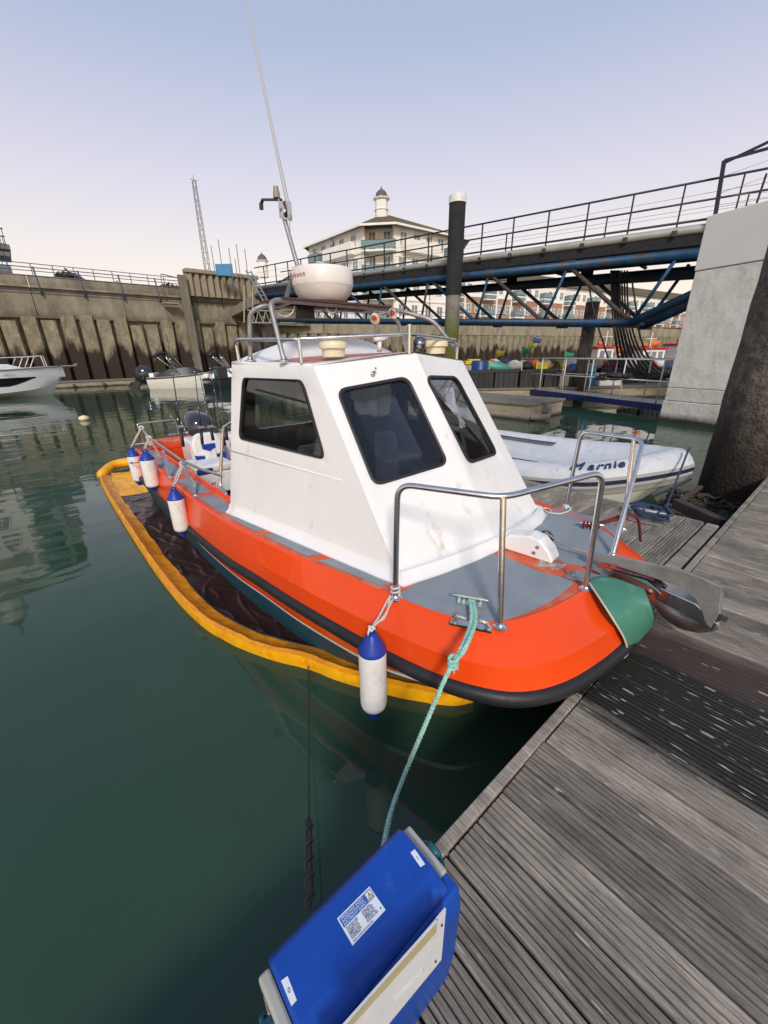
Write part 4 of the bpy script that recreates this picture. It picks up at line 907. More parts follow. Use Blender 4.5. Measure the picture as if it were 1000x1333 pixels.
add_obj('cleat_turns', g, M_rope_g, mrp, smooth=True)
# red rope on the far cleat and small white lashing by the far pulpit foot
g = Geo(); p0 = V((cl2.x, cl2.y, zt+.04))
for j in range(5): g.tube([p0+cd*(.024*(j-2))+V((-sin(ca), cos(ca), 0))*cos(q)*.022+UP*sin(q)*.018 for q in [2*pi*i/10 for i in range(10)]], .009, 6, loop=True)
g.tube(cr([p0, p0+V((.06, .13, .02)), p0+V((.10, .26, .03)), p0+V((.16, .46, -.02)), p0+V((.15, .75, -.32))], 6), .011, 7)
g.tube(cr([p0+V((.01, 0, 0)), p0+V((.09, .12, .03)), p0+V((.13, .25, .02)), p0+V((.14, .30, .01))], 6), .011, 7)
tag(add_obj('dark_red_rope', g, mat('dark_red_rope', (.16, .015, .02), .8, var=.3, bump=.5, bscale=160), smooth=True), 'dark red rope made fast on the far bow cleat', 'rope')
g = Geo(); q0 = V((f4.x, f4.y, zt+.02)); g.tube(cr([q0+V((-.02, .01, .01)), q0+V((.05, -.01, .0)), q0+V((.03, -.14, -.012)), q0+V((-.06, -.19, -.012)), q0+V((-.13, -.15, -.012)), q0+V((-.10, -.11, -.012)), q0+V((-.05, -.15, -.012))], 6), .006, 6)
g.tube([q0+V((cos(q)*.022, sin(q)*.022, .002*q)) for q in [2*pi*j/12 for j in range(24)]], .006, 6)
tag(add_obj('white_lashing', g, M_rope_w, smooth=True), 'short white cord lashed round the far pulpit foot, its tail on the grey deck', 'rope')

# ------------------------------------------------------------------ yellow floating tray alongside
tray = thing('containment_tray', (-4.5, .8, 0), 'yellow and orange floating pollution tray with a wet black sheet, alongside the orange boat', 'floating tray')
outer = [(-1.07, 1.62), (-1.14, 1.50), (-1.30, 1.37), (-1.49, 1.24), (-1.78, 1.08), (-1.99, .99), (-2.28, .82), (-2.63, .67), (-3.07, .56), (-3.82, .50), (-4.93, .48), (-6.5, .48), (-8.0, .50), (-8.55, .56)]
oc_ = cr([V((x, yv, 0)) for x, yv in outer], 9)
rnd = random.Random(5); g = Geo(); g.open = True; rings = []; inn = []
for k, p in enumerate(oc_):
    t = (oc_[min(k+1, len(oc_)-1)]-oc_[max(k-1, 0)]).normalized(); nr = V((t.y, -t.x, 0))    # toward the boat
    if nr.y < 0: nr = -nr
    e = min(1, k/10); w = (.085+.075*e)*(1+.12*noise.noise(p*2.3)); h = (.075+.02*e)*(1+.18*noise.noise(p*3.1+V((5, 0, 0)))); wb = .005*noise.noise(p*9)
    j1 = .018*noise.noise(p*14+V((0, 9, 0))); j2 = .018*noise.noise(p*17+V((3, 9, 0)))
    rings.append([p+nr*.01+UP*-.04, p+nr*(wb-.002)+UP*h*.5, p+nr*(.004+wb)+UP*(h*1.0+j1*.5), p+nr*(w*.22+wb)+UP*(h*1.12+j1*.5), p+nr*(w*.50)+UP*(h*.80+j2*.7), p+nr*w*.78+UP*(h*.62+j1*.8), p+nr*(w*1.05+j2)+UP*.05, p+nr*w*1.15+UP*.01]); inn.append(p+nr*w*1.05)
n8 = 8; i0 = len(g.v)
for r in rings: g.v += r
for k in range(len(rings)-1):
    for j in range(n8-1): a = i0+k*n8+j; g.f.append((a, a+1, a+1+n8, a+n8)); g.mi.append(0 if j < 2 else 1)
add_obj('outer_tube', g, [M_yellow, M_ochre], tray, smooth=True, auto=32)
# far end tube, folded over
g = Geo(); pts = cr([V((-8.55, .56, .07)), V((-8.95, .80, .13)), V((-8.9, 1.1, .16)), V((-8.3, 1.35, .14))], 6); g.tube(pts, [.06]+[.085]*(len(pts)-2)+[.05], 10); add_obj('end_tube', g, M_yellow, tray, smooth=True)
g = Geo(); g.box((-8.45, 1.28, .22), (.16, .10, .08), Matrix.Rotation(.5, 3, 'Z')); g.tube([V((-8.6, 1.15, .22)), V((-8.35, 1.4, .2))], .03, 8); add_obj('end_strap', g, M_rubber, tray)
# inside sheet
def hully(x):
    for a_, b_ in zip(LC, LC[1:]):
        if min(a_.x, b_.x) <= x <= max(a_.x, b_.x) and a_.y < YC: return a_.y+(b_.y-a_.y)*((x-a_.x)/(b_.x-a_.x) if abs(b_.x-a_.x) > 1e-6 else 0)
    return 1.02
def sheet(x0, x1, m, name, nxs, zoff, amp):
    g = Geo(); g.open = True; NYs = 26; rows = []
    for i in range(nxs+1):
        x = x0+(x1-x0)*i/nxs; best = min(inn, key=lambda p: abs(p.x-x)); ya = best.y; yb_ = max(ya+.02, hully(x)-.0+.03 if x > -6.75 else 1.45)
        row = []
        for j in range(NYs+1):
            t = j/NYs; p = V((x, ya+(yb_-ya)*t, 0)); 
            z = zoff+amp*(.8*noise.noise(V((p.x*1.6, p.y*4, 3)))+1.1*max(0, 1-abs(noise.noise(V((p.x*1.7+p.y*2.5, p.y*3.5-p.x*.4, 7))))*9)+.9*max(0, 1-abs(noise.noise(V((p.x*2.8-p.y*4, p.y*3+p.x, 2))))*11)+.25*noise.noise(V((p.x*9, p.y*13, 1)))) + .02*(1-t)**4
            row.append(V((p.x, p.y, z)))
        rows.append(row)
    g.loft(rows, closed=False); return add_obj(name, g, m, tray, smooth=True)
sheet(-1.55, -7.15, M_sheet, 'black_liner', 220, .022, .013)
sheet(-7.05, -8.7, M_yellow, 'end_panel', 30, .028, .012)
g = Geo(); g.tube(cr([inn[i]+UP*(.05+.004*(i % 3)) for i in range(32, 82, 4)], 4), .006, 5); add_obj('lacing', g, M_rope_d, tray, smooth=True)
# tie and snubber rope
tk = aty(406, 861, 1.03)
sn = thing('tray_mooring_line', tk, 'thin dark line with a twisted rubber snubber, from the yellow tray to the pontoon', 'rope')
e1 = V((-.585, .20, .50)); g = Geo(); l0 = tk+V((0, -.03, .0)); g.tube([l0, l0.lerp(e1, .5)-UP*.004, e1], .004, 6); add_obj('line', g, M_rope_d, sn)
def lineat(y_):  # parameter where the line reaches image row y_
    lo, hi = 0, 1
    for _ in range(40):
        m_ = (lo+hi)/2
        if proj(l0.lerp(e1, m_))[1] < y_: lo = m_
        else: hi = m_
    return l0.lerp(e1, lo)
s0 = lineat(1066); s1 = lineat(1178); g = Geo(); g.tube([s0, s0.lerp(s1, .08), s0.lerp(s1, .5), s0.lerp(s1, .92), s1], [.006, .012, .010, .013, .006], 10); add_obj('rubber_snubber', g, M_rubber, sn, smooth=True)
g = Geo(); pts = []; d = (s1-s0); dn = d.normalized(); a_ = dn.cross(UP).normalized(); b_ = dn.cross(a_)
for k in range(90): t = k/89; q = t*2*pi*5; pts.append(s0+d*t+(a_*cos(q)+b_*sin(q))*.014)
g.tube(pts, .0045, 6); add_obj('wrapped_line', g, M_rope_d, sn, smooth=True)
g = Geo()
for j in range(3): g.tube([tk+UP*(.012*j)+V((cos(q)*.016, sin(q)*.016, .008*cos(q+j))) for q in [2*pi*i/10 for i in range(10)]], .006, 5, loop=True)
g.tube(cr([tk, tk+V((.02, .0, .03)), tk+V((.05, .01, .0))], 4), .006, 5); g.tube(cr([tk, tk+V((-.02, .01, .035)), tk+V((-.03, .02, .02))], 4), .006, 5); add_obj('knot', g, M_rope_d, sn, smooth=True)

# ================================================================== blue service box on the pontoon edge
sb_ = thing('service_box', (-.38, .25, ZD), 'long blue plastic electricity service box with white stickers on the pontoon edge', 'service box')
def prismy(prof, y0, y1): g = Geo(); g.loft([[V((x, yv, z)) for x, z in prof] for yv in (y0, y1)]); return g
add_obj('body', prismy([(-.450, ZD+.002), (-.468, .884), (-.340, .893), (-.2995, .896), (-.288, .84), (-.292, .62), (-.306, ZD+.002)], .055, .470), M_pbox, sb_, bevel=.010, segs=3)
add_obj('lid', prismy([(-.481, .880), (-.481, .901), (-.464, .9198), (-.357, .9198), (-.3165, .911), (-.3065, .896)], .075, .4425), M_pbox, sb_, bevel=.012, segs=4)
M_grey = mat('grey_moulding', (.42, .41, .35), .5, var=.12, vscale=8)
M_sock = mat('teal_socket', (.01, .10, .13), .35)
for y0, y1, s in ((.4425, .470, 1), (.050, .073, -1)):
    g = Geo(); g.box((-.404, (y0+y1)/2, .871), (.132, y1-y0+.002, .052)); g.box((-.452, (y0+y1)/2, .80), (.026, y1-y0+.002, .17)); e = add_obj('end_bracket', g, M_grey, sb_, bevel=.006)
    g = Geo(); g.lathe([(.020, 0), (.023, .006), (.023, .022), (.017, .026)], (-.395, y1 if s > 0 else y0, .866), (0, s, .25), n=18); add_obj('socket', g, M_sock, e, smooth=True, auto=40)
    g = Geo(); yy = y1+.002 if s > 0 else y0-.006; g.tube(rounded([V((-.43, yy, .82)), V((-.43, yy+.012*s, .872)), V((-.36, yy+.012*s, .876)), V((-.355, yy, .82))], .02, 4), .0055, 8); add_obj('carry_loop', g, M_sock, e, smooth=True)
fa = V((-.290, .3, .73)); fn = V((1, 0, .018)).normalized()
def fpan(name, pxs, off, m, th=.004, bevel=0):
    pts = [atp(x, y_, fa+fn*off, fn) for x, y_ in pxs]; g = Geo(); g.prism(pts, fn*th); return add_obj(name, g, m, sb_, bevel=bevel)
M_plab = mat('panel_white', (.66, .67, .68), .35, var=.05, vscale=20)
fpan('access_panel', [(579, 1181), (573, 1247), (566, 1256), (470, 1372), (402, 1392)], .006, M_plab)
fpan('cream_recess', [(568, 1197), (567, 1212), (558, 1222), (440, 1352), (418, 1370)], .0125, mat('cream_recess', (.42, .37, .20), .55, var=.12, vscale=12), .003)
fpan('recess_lip', [(570, 1196), (567, 1197), (416, 1369), (420, 1362)], .0150, M_plab, .003)
for q in ((575, 1204), (567, 1251)):
    g = Geo(); g.lathe([(.003, 0), (.003, .002), (0, .003)], atp(q[0], q[1], fa+fn*.0102, fn), fn, n=8); add_obj('screw', g, M_black, sb_)
fpan('moulded_slot', [(550, 1262), (552, 1264), (515, 1303), (513, 1301)], .0102, M_white, .002)
ZL = .9200
def zpoly(name, pxs, off, m, parent=sb_):
    g = Geo(); g.prism([atz(x, y_, ZL+off) for x, y_ in pxs], (0, 0, .0006)); return add_obj(name, g, m, parent)
M_stw = mat('sticker_white', (.74, .77, .80), .4); M_stb = mat('sticker_blue', (.02, .10, .42), .4); M_ink = mat('ink', (.04, .06, .12), .5)
st = zpoly('warning_sticker', [(439, 1196), (481, 1154), (502, 1184.5), (459, 1231)], 0, M_stw)
def sp(u, v): # sticker plane coordinates 0..1 right, 0..1 down
    a, b, c, d = (atz(439, 1196, ZL), atz(481, 1154, ZL), atz(502, 1184.5, ZL), atz(459, 1231, ZL)); return (a*(1-u)+b*u)*(1-v)+(d*(1-u)+c*u)*v
def spoly(name, loop, z, m):
    g = Geo(); g.prism([sp(u, v)+UP*z for u, v in loop], (0, 0, .0004)); return add_obj(name, g, m, st)
spoly('blue_header', [(.03, .06), (.78, .06), (.78, .40), (.03, .40)], .0008, M_stb)
spoly('header_frame', [(.79, .06), (.97, .06), (.97, .40), (.79, .40)], .0008, M_stb); spoly('header_frame_inner', [(.805, .09), (.955, .09), (.955, .37), (.805, .37)], .0013, M_stw)
spoly('triangle', [(.88, .12), (.945, .35), (.815, .35)], .0018, M_ink); spoly('triangle_inner', [(.88, .17), (.925, .33), (.835, .33)], .0023, mat('warning_yellow', (.80, .65, .12), .5)); spoly('bolt_mark', [(.885, .20), (.875, .26), (.89, .26), (.876, .32), (.90, .25), (.886, .25)], .0028, M_ink)
rgt = sp(1, 0)-sp(0, 0); upv = sp(0, 0)-sp(0, 1); hs = upv.length; ws = rgt.length
def stext(body, u, v, size, m, align='LEFT', z=.0014): return text_obj('print', body, sp(u, v)+UP*z, rgt, upv, size, m, st, depth=.0002, align=align)
stext('IMPORTANT SAFETY', .06, .13, hs*.115, M_stw); stext('INFORMATION FOR', .06, .23, hs*.115, M_stw); stext('ELECTRICITY SUPPLY', .06, .335, hs*.115, M_stw)
rows_l = ['Do not leave cable', 'in the water. Turn', 'off supply before', 'plugging in or out.', 'Check your lead', 'for damage. Keep', 'sockets closed.']
for i, s_ in enumerate(rows_l): stext(s_, .06, .47+i*.062, hs*.066, M_ink); stext(rows_l[-1-i], .52, .47+i*.062, hs*.066, M_ink)
stext('Report any fault to the marina office', .06, .945, hs*.062, M_stb)
spoly('round_mark', [(.93+.02*cos(q), .84+.035*sin(q)) for q in [2*pi*k/14 for k in range(14)]], .0008, M_stb)
lb = zpoly('number_label', [(534.5, 1110), (540, 1105.5), (553.5, 1125), (547.5, 1129)], 0, M_stw)
a, b, c, d = [atz(x, y_, ZL) for x, y_ in ((534.5, 1110), (540, 1105.5), (553.5, 1125), (547.5, 1129))]
text_obj('digit', '1', (a+b+c+d)/4+UP*.0008, b-a, a-d, .011, M_ink, lb, depth=.0002)
lb = zpoly('number_label', [(366, 1277), (374.5, 1270.5), (386.5, 1302), (379.5, 1310)], 0, M_stw)
a, b, c, d = [atz(x, y_, ZL) for x, y_ in ((366, 1277), (374.5, 1270.5), (386.5, 1302), (379.5, 1310))]
text_obj('digit', '0', (a+b+c+d)/4+UP*.0008, b-a, a-d, .011, M_ink, lb, depth=.0002)

# ================================================================== grey inflatable with its name
rib = thing('inflatable_boat', (-4, 6.1, 0), 'grey covered inflatable boat with navy stripe, named Marnie, beyond the finger pontoon', 'inflatable boat')
M_hyp = mat('grey_white_cover', (.56, .58, .60), .7, var=.07, vscale=6, bump=.35, bscale=9, dark=(.42, .44, .46), darkamt=.15, dscale=5)
M_tubeg = mat('grey_tube', (.46, .46, .44), .5, var=.06); M_navyst = mat('navy_stripe', (.015, .022, .055), .5); M_creamhull = mat('cream_hull', (.66, .62, .52), .4, var=.08, vscale=5)
outn = cr([(-8.0, 4.95, .30), (-5.5, 5.02, .29), (-3.2, 5.16, .27), (-2.25, 5.40, .34), (-1.73, 5.82, .42), (-1.40, 6.35, .48), (-1.28, 6.75, .50)], 7)
outf = cr([(-1.28, 6.75, .50), (-1.42, 7.05, .49), (-2.0, 7.30, .44), (-3.2, 7.42, .34), (-5.5, 7.36, .31), (-8.0, 7.3, .30)], 7)
edge_ = outn+outf[1:]; ne = len(edge_)
def nrm_out(k):
    t = (edge_[min(k+1, ne-1)]-edge_[max(k-1, 0)]); n = V((t.y, -t.x, 0)).normalized(); return n
RT_ = .235
g = Geo(); rings = []
for k, p in enumerate(edge_):
    n = nrm_out(k); c = p-n*RT_; rings.append([c+n*cos(q)*RT_+UP*sin(q)*RT_ for q in [2*pi*j/20 for j in range(20)]])
g.loft(rings, True, True); tb_ = add_obj('buoyancy_tube', g, M_tubeg, rib, smooth=True)
# fabric cover laced over the tube tops, sagging between
g = Geo(); g.open = True
rows = []
for k, p in enumerate(edge_):
    n = nrm_out(k); c = p-n*RT_
    rows.append([c+n*cos(q)*(RT_+.008)+UP*sin(q)*(RT_+.008)+UP*.01*noise.noise(c*5+n*q) for q in (radians(14), radians(30), radians(50), radians(70), radians(90), radians(112), radians(135))])
g.loft(rows, closed=False); add_obj('tube_cover', g, M_hyp, rib, smooth=True)
g = Geo(); g.open = True
half = len(outn); rowsn = [rows[k][-1] for k in range(half)]; rowsf = [rows[k][-1] for k in range(ne-1, half-2, -1)]
def rs(pts, n):
    L = [0]
    for a, b in zip(pts, pts[1:]): L.append(L[-1]+(b-a).length)
    o = []
    for i in range(n+1):
        d = L[-1]*i/n; j = max(0, min(len(L)-2, next((q for q in range(len(L)-1) if L[q+1] >= d), len(L)-2))); t = (d-L[j])/max(1e-6, L[j+1]-L[j]); o.append(pts[j].lerp(pts[j+1], t))
    return o
A_ = rs(rowsn, 60); B_ = rs(rowsf, 60); rr_ = []
for a, b in zip(A_, B_):
    row = []
    for j in range(15):
        t = j/14; p = a.lerp(b, t); w_ = sin(pi*t)
        row.append(p+UP*(-.15*w_**.6+.03*w_*noise.noise(V((p.x*1.6, p.y*5, 2)))+.02*noise.noise(p*9)*w_))
    rr_.append(row)
g.loft(rr_, closed=False); add_obj('cockpit_cover', g, M_hyp, rib, smooth=True)
for (ang, wdt, mm, nm) in ((0, .055, M_navyst, 'navy_stripe'), (-14, .035, M_tubeg, 'rubbing_band'), (12, .05, mat('grey_strake', (.34, .34, .32), .6), 'rubbing_band')):
    g = Geo(); rings = []
    for k, p in enumerate(edge_):
        n = nrm_out(k); c = p-n*RT_; q = radians(ang); d = n*cos(q)+UP*sin(q); u2 = -n*sin(q)+UP*cos(q); b = c+d*RT_
        rings.append([b+u2*wdt/2, b+u2*wdt*.4+d*.018, b-u2*wdt*.4+d*.018, b-u2*wdt/2])
    g.loft(rings, True, True); add_obj(nm, g, mm, rib, smooth=True, auto=40)
g = Geo(); g.open = True; rows = []
for k, p in enumerate(edge_):
    n = nrm_out(k); c = p-n*RT_; tt = max(0, 1-abs(k-half)/half*3.2)
    rows.append([c+n*.20-UP*.13, c+n*.16-UP*.19+UP*.0, c+n*.13-UP*.20, c+n*(.10-.15*tt)-UP*(.30), V(((c.x-.5*tt), c.y+( (6.75-c.y)*.25*tt), -.12))])
g.loft(rows, closed=False); add_obj('lower_hull', g, M_creamhull, rib, smooth=True, auto=30)
g = Geo(); 
q1_, q2_ = atz(655, 588, .52), atz(722, 594, .56)
for a, b in ((atz(648, 585, .52), atz(721, 593, .60)),): 
    pass
for s_, (x0, x1) in enumerate(((-5.4, -2.9),)):
    g = Geo(); pts = [a.lerp(b, .05) for a, b in zip(A_, B_) if x0 < a.x < x1]; g.loft([[p+V((0, .03, .014)), p+V((0, .03, .018)), p+V((0, -.03, .018)), p+V((0, -.03, .014))] for p in pts]); add_obj('navy_strap', g, M_navyst, rib)
g = Geo(); pts = [a.lerp(b, .93) for a, b in zip(A_, B_) if -5.4 < a.x < -3.0]; g.loft([[p+V((0, .05, .014)), p+V((0, .05, .020)), p+V((0, -.05, .020)), p+V((0, -.05, .014))] for p in pts]); add_obj('navy_strap', g, M_navyst, rib)
# name
w0 = None
nm_c = min(range(half), key=lambda k: abs(edge_[k].x+2.02)); k = nm_c; n = nrm_out(k); tdir = (edge_[k+1]-edge_[k-1]).normalized(); ang = radians(60); dd = n*cos(ang)+UP*sin(ang); c = edge_[k]-n*RT_+dd*(RT_+.022)
M_navytext = mat('navy_lettering', (.015, .05, .13), .5)
for chh, dx_, sz in (('M', -.36, .19), ('a', -.17, .18), ('r', -.06, .18), ('n', .055, .18), ('i', .15, .18), ('e', .235, .18)):
    # each letter sits on the tube where it belongs
    L = 0; kk = k; target = dx_
    p0 = c; best = None
    acc = 0; j = k
    if target > 0:
        while acc < target: acc += (edge_[j+1]-edge_[j]).length; j += 1
        t_ = (acc-target)/max(1e-6, (edge_[j]-edge_[j-1]).length); pe = edge_[j].lerp(edge_[j-1], t_)
    else:
        while acc < -target: acc += (edge_[j]-edge_[j-1]).length; j -= 1
        t_ = (acc+target)/max(1e-6, (edge_[j+1]-edge_[j]).length); pe = edge_[j].lerp(edge_[j+1], t_)
    jj = max(1, min(ne-2, j)); nn = nrm_out(jj); td = (edge_[jj+1]-edge_[jj-1]).normalized(); d_ = nn*cos(ang)+UP*sin(ang); up_ = -nn*sin(ang)+UP*cos(ang)
    text_obj('letter', chh, pe-nn*RT_+d_*(RT_+.030)+up_*(0 if chh == 'M' else -.012), td, up_, sz, M_navytext, rib, depth=.012, shear=.35, bold=.0, wid=1.12)
# small serif strokes under the name's letters are left to the lettering itself
# helm console glimpsed above the cover, with lettering
cs = V((-5.1, 6.2, .5)); g = Geo(); g.prism([cs+V((0, -.35, 0)), cs+V((.35, -.35, 0)), cs+V((.18, -.35, .75)), cs+V((0, -.35, .80))], (0, .7, 0)); con2 = add_obj('console', g, M_white, rib, bevel=.03)
g = Geo(); g.box(cs+V((.05, .22, .95)), (.03, .30, .24)); add_obj('chart_plotter', g, mat('plotter_screen', (.07, .02, .05), .2), con2)
g = Geo(); g.tube(rounded([cs+V((.1, -.34, .7)), cs+V((.0, -.34, 1.15)), cs+V((0, .34, 1.15)), cs+V((.1, .34, .7))], .05, 4), .014, 8); add_obj('console_rail', g, M_steel, con2, smooth=True)
text_obj('lettering', 'BALLIE', cs+V((.295, 0, .5)), (0, 1, 0), V((-.2, 0, 1)), .16, mat('grey_print', (.25, .26, .28), .5), con2)
# painter and bow rope
g = Geo(); bt_ = V((-1.26, 6.75, .36)); g.tube(cr([bt_, V((-1.44, 6.5, .20)), V((-1.75, 5.9, .05)), V((-2.2, 5.3, .04)), V((-2.6, 4.95, .10))], 8), .014, 6)
tag(add_obj('black_painter', g, M_rope_d, smooth=True), 'black slack painter hanging from the inflatable bow along its waterline', 'rope')

# ================================================================== round pile, concrete pier, black pile, brown pile
def noise_mat(name, cols, scale, stretch=(1, 1, 1), rough=.9, bump=.4, bscale=8, bands=None):
    """colour ramp over noise, with optional height bands: (z_low, z_high, colour, raggedness) in object space"""
    m = bpy.data.materials.new(name); m.use_nodes = True; nt = m.node_tree; N = nt.nodes; L = nt.links; b = N['Principled BSDF']; b.inputs['Roughness'].default_value = rough
    t = N.new('ShaderNodeTexCoord'); mp = N.new('ShaderNodeMapping'); mp.inputs['Scale'].default_value = stretch; gm = N.new('ShaderNodeNewGeometry'); L.new(gm.outputs['Position'], mp.inputs[0])
    n = N.new('ShaderNodeTexNoise'); n.inputs['Scale'].default_value = scale; n.inputs['Detail'].default_value = 8; n.inputs['Roughness'].default_value = .68; L.new(mp.outputs[0], n.inputs[0])
    r = N.new('ShaderNodeValToRGB'); e = r.color_ramp.elements; e[0].position = .3; e[0].color = (*cols[0], 1); e[1].position = .7; e[1].color = (*cols[-1], 1)
    for i, c in enumerate(cols[1:-1]): x_ = e.new(.3+.4*(i+1)/(len(cols)-1)); x_.color = (*c, 1)
    L.new(n.outputs[0], r.inputs[0]); cur = r.outputs[0]
    if bands:
        sp_ = N.new('ShaderNodeSeparateXYZ'); L.new(gm.outputs['Position'], sp_.inputs[0])
        n2 = N.new('ShaderNodeTexNoise'); n2.inputs['Scale'].default_value = 1.0; n2.inputs['Detail'].default_value = 5; mp2 = N.new('ShaderNodeMapping'); mp2.inputs['Scale'].default_value = bands[0][4] if len(bands[0]) > 4 else (1.4, 1.4, .35); L.new(gm.outputs['Position'], mp2.inputs[0]); L.new(mp2.outputs[0], n2.inputs[0])
        for bd in bands:
            z0, z1, c, rag = bd[:4]
            ma = N.new('ShaderNodeMath'); ma.operation = 'MULTIPLY_ADD'; L.new(n2.outputs[0], ma.inputs[0]); ma.inputs[1].default_value = -rag*2; ma.inputs[2].default_value = rag
            su = N.new('ShaderNodeMath'); L.new(sp_.outputs[2], su.inputs[0]); L.new(ma.outputs[0], su.inputs[1])
            mr = N.new('ShaderNodeMapRange'); mr.inputs[1].default_value = z0; mr.inputs[2].default_value = z1; mr.inputs[3].default_value = 1; mr.inputs[4].default_value = 0; L.new(su.outputs[0], mr.inputs[0])
            mk = N.new('ShaderNodeMixRGB'); mk.blend_type = 'MIX'; L.new(mr.outputs[0], mk.inputs[0]); L.new(cur, mk.inputs[1])
            vs = N.new('ShaderNodeVectorMath'); vs.operation = 'SCALE'; vs.inputs[0].default_value = c; mrr = N.new('ShaderNodeMapRange'); mrr.inputs[3].default_value = .4; mrr.inputs[4].default_value = 1.6; L.new(n.outputs[0], mrr.inputs[0]); L.new(mrr.outputs[0], vs.inputs[3]); L.new(vs.outputs[0], mk.inputs[2]); cur = mk.outputs[0]
    L.new(cur, b.inputs['Base Color'])
    n3 = N.new('ShaderNodeTexNoise'); n3.inputs['Scale'].default_value = bscale; n3.inputs['Detail'].default_value = 6; L.new(gm.outputs['Position'], n3.inputs[0])
    bp = N.new('ShaderNodeBump'); bp.inputs['Strength'].default_value = bump; bp.inputs['Distance'].default_value = .05; L.new(n3.outputs[0], bp.inputs['Height']); L.new(bp.outputs[0], b.inputs['Normal'])
    return m
M_rpile = noise_mat('barnacled_pile', [(.035, .030, .021), (.105, .09, .068), (.22, .195, .15)], 9, bump=.9, bscale=26, bands=[(.5, 1.6, (.022, .015, .009), 1.0, (2, 2, 1.2))])
L0 = atz(905, 645, 0); Rp = .62; rpc = L0+V((.60, .10, 0)); rpc = V((-.72, 7.75, 0))
g = Geo(); 
for i in range(1):
    rings = []
    for k in range(90):
        z = -.5+k*.08; rings.append([V((rpc.x+cos(q)*(Rp+.010*noise.noise(V((cos(q)*5, sin(q)*5, z*4)))), rpc.y+sin(q)*(Rp+.010*noise.noise(V((cos(q)*5, sin(q)*5, z*4)))), z)) for q in [2*pi*j/48 for j in range(48)]])
    g.loft(rings)
tag(add_obj('round_pile', g, M_rpile, smooth=True), 'massive rough barnacled round pile at the right edge, beside the walkway', 'pile')

pb0 = atz(858, 548, 0)
pier = thing('bridge_pier', (pb0.x+1.3, pb0.y+.4, 0), 'pale grey concrete pier holding up the right end of the footbridge', 'concrete pier')
u_ = (atz(945, 562, 0)-atz(858, 550, 0)); u_.z = 0; u_.normalize(); w_ = V((-u_.y, u_.x, 0))
def pblock(name, z0, z1, grow=0., m=M_conc, bevel=.02):
    a = V((pb0.x, pb0.y, 0))-u_*grow-w_*grow; L = 4.5+grow*2; g = Geo(); g.prism([a+UP*z0, a+u_*L+UP*z0, a+u_*L+w_*(1.5+2*grow)+UP*z0, a+w_*(1.5+2*grow)+UP*z0], (0, 0, z1-z0)); return add_obj(name, g, m, pier, bevel=bevel)
zs = [atx(862, 534, pb0.x).z]
M_conc_s = noise_mat('stained_concrete', [(.46, .44, .39), (.60, .58, .53), (.69, .67, .62)], 2.2, (1, 1, .8), bump=.35, bscale=9, bands=[(.10, .30, (.035, .03, .02), .06, (4, 4, 2))])
M_conc_m = noise_mat('mottled_concrete', [(.54, .52, .47), (.66, .64, .585), (.74, .72, .67)], 3.0, (1, 1, .7), bump=.3, bscale=7)
M_conc_n = noise_mat('smooth_concrete', [(.66, .65, .61), (.71, .70, .66)], .8, bump=.08, bscale=12)
pblock('base_block', -.6, .62, .02, M_conc_s); pblock('lower_block', .632, 1.0, .0, M_conc_s); pblock('shaft', 1.008, 4.02, 0, M_conc_m); pblock('cap_block', 4.03, 5.28, .02, M_conc_n)
# round black guide pile with white cone
bp_ = atz(584, 520, 0); bp_ = V((bp_.x, bp_.y, 0)); Rb = .33
gp = thing('guide_pile', bp_, 'tall black round guide pile with a white pointed cap, green weed lower down', 'pile')
z_cap = 2.05; 
def zat(py):
    lo, hi = 0, 12
    for _ in range(40):
        m_ = (lo+hi)/2
        if proj(V((bp_.x, bp_.y, m_)))[1] > py: lo = m_
        else: hi = m_
    return lo
z1, z2, z3 = zat(385), zat(262), zat(246)
M_gp = noise_mat('pile_weed', [(.13, .125, .11), (.20, .19, .165), (.25, .235, .2)], 3, bump=.3, bands=[(zat(440), zat(395), (.085, .105, .012), .35, (2, 2, 1)), (.3, 1.6, (.035, .03, .015), .5)])
M_gpb = noise_mat('pile_sleeve', [(.012, .012, .013), (.028, .028, .028)], 2, bump=.1)
g = Geo(); g.tube([bp_-UP*.5, bp_+UP*z1], Rb*.97, 28); add_obj('lower_shaft', g, M_gp, gp, smooth=True, auto=40)
g = Geo(); g.tube([bp_+UP*z1, bp_+UP*z2], Rb, 28); add_obj('black_sleeve', g, M_gpb, gp, smooth=True, auto=40)
g = Geo(); g.lathe([(Rb*1.06, 0), (Rb*1.06, (z3-z2)*.62), (0, (z3-z2)*1.15)], bp_+UP*(z2-.08), n=28); add_obj('white_cap', g, M_fender, gp, smooth=True, auto=40)
for pz_, lab in (((755, 498), 'brown round pile standing behind the blue barrels under the footbridge'),):
    q = atz(pz_[0], pz_[1], .4); d = (q-CAM_POS).dot(_F); q = V((q.x*.82, q.y*.82, 0)); g = Geo(); g.tube([q, V((q.x, q.y, 4.0))], .28, 18)
    tag(add_obj('round_pile', g, noise_mat('brown_pile', [(.05, .042, .032), (.11, .09, .07), (.17, .15, .12)], 3, bump=.4), smooth=True), lab, 'pile')

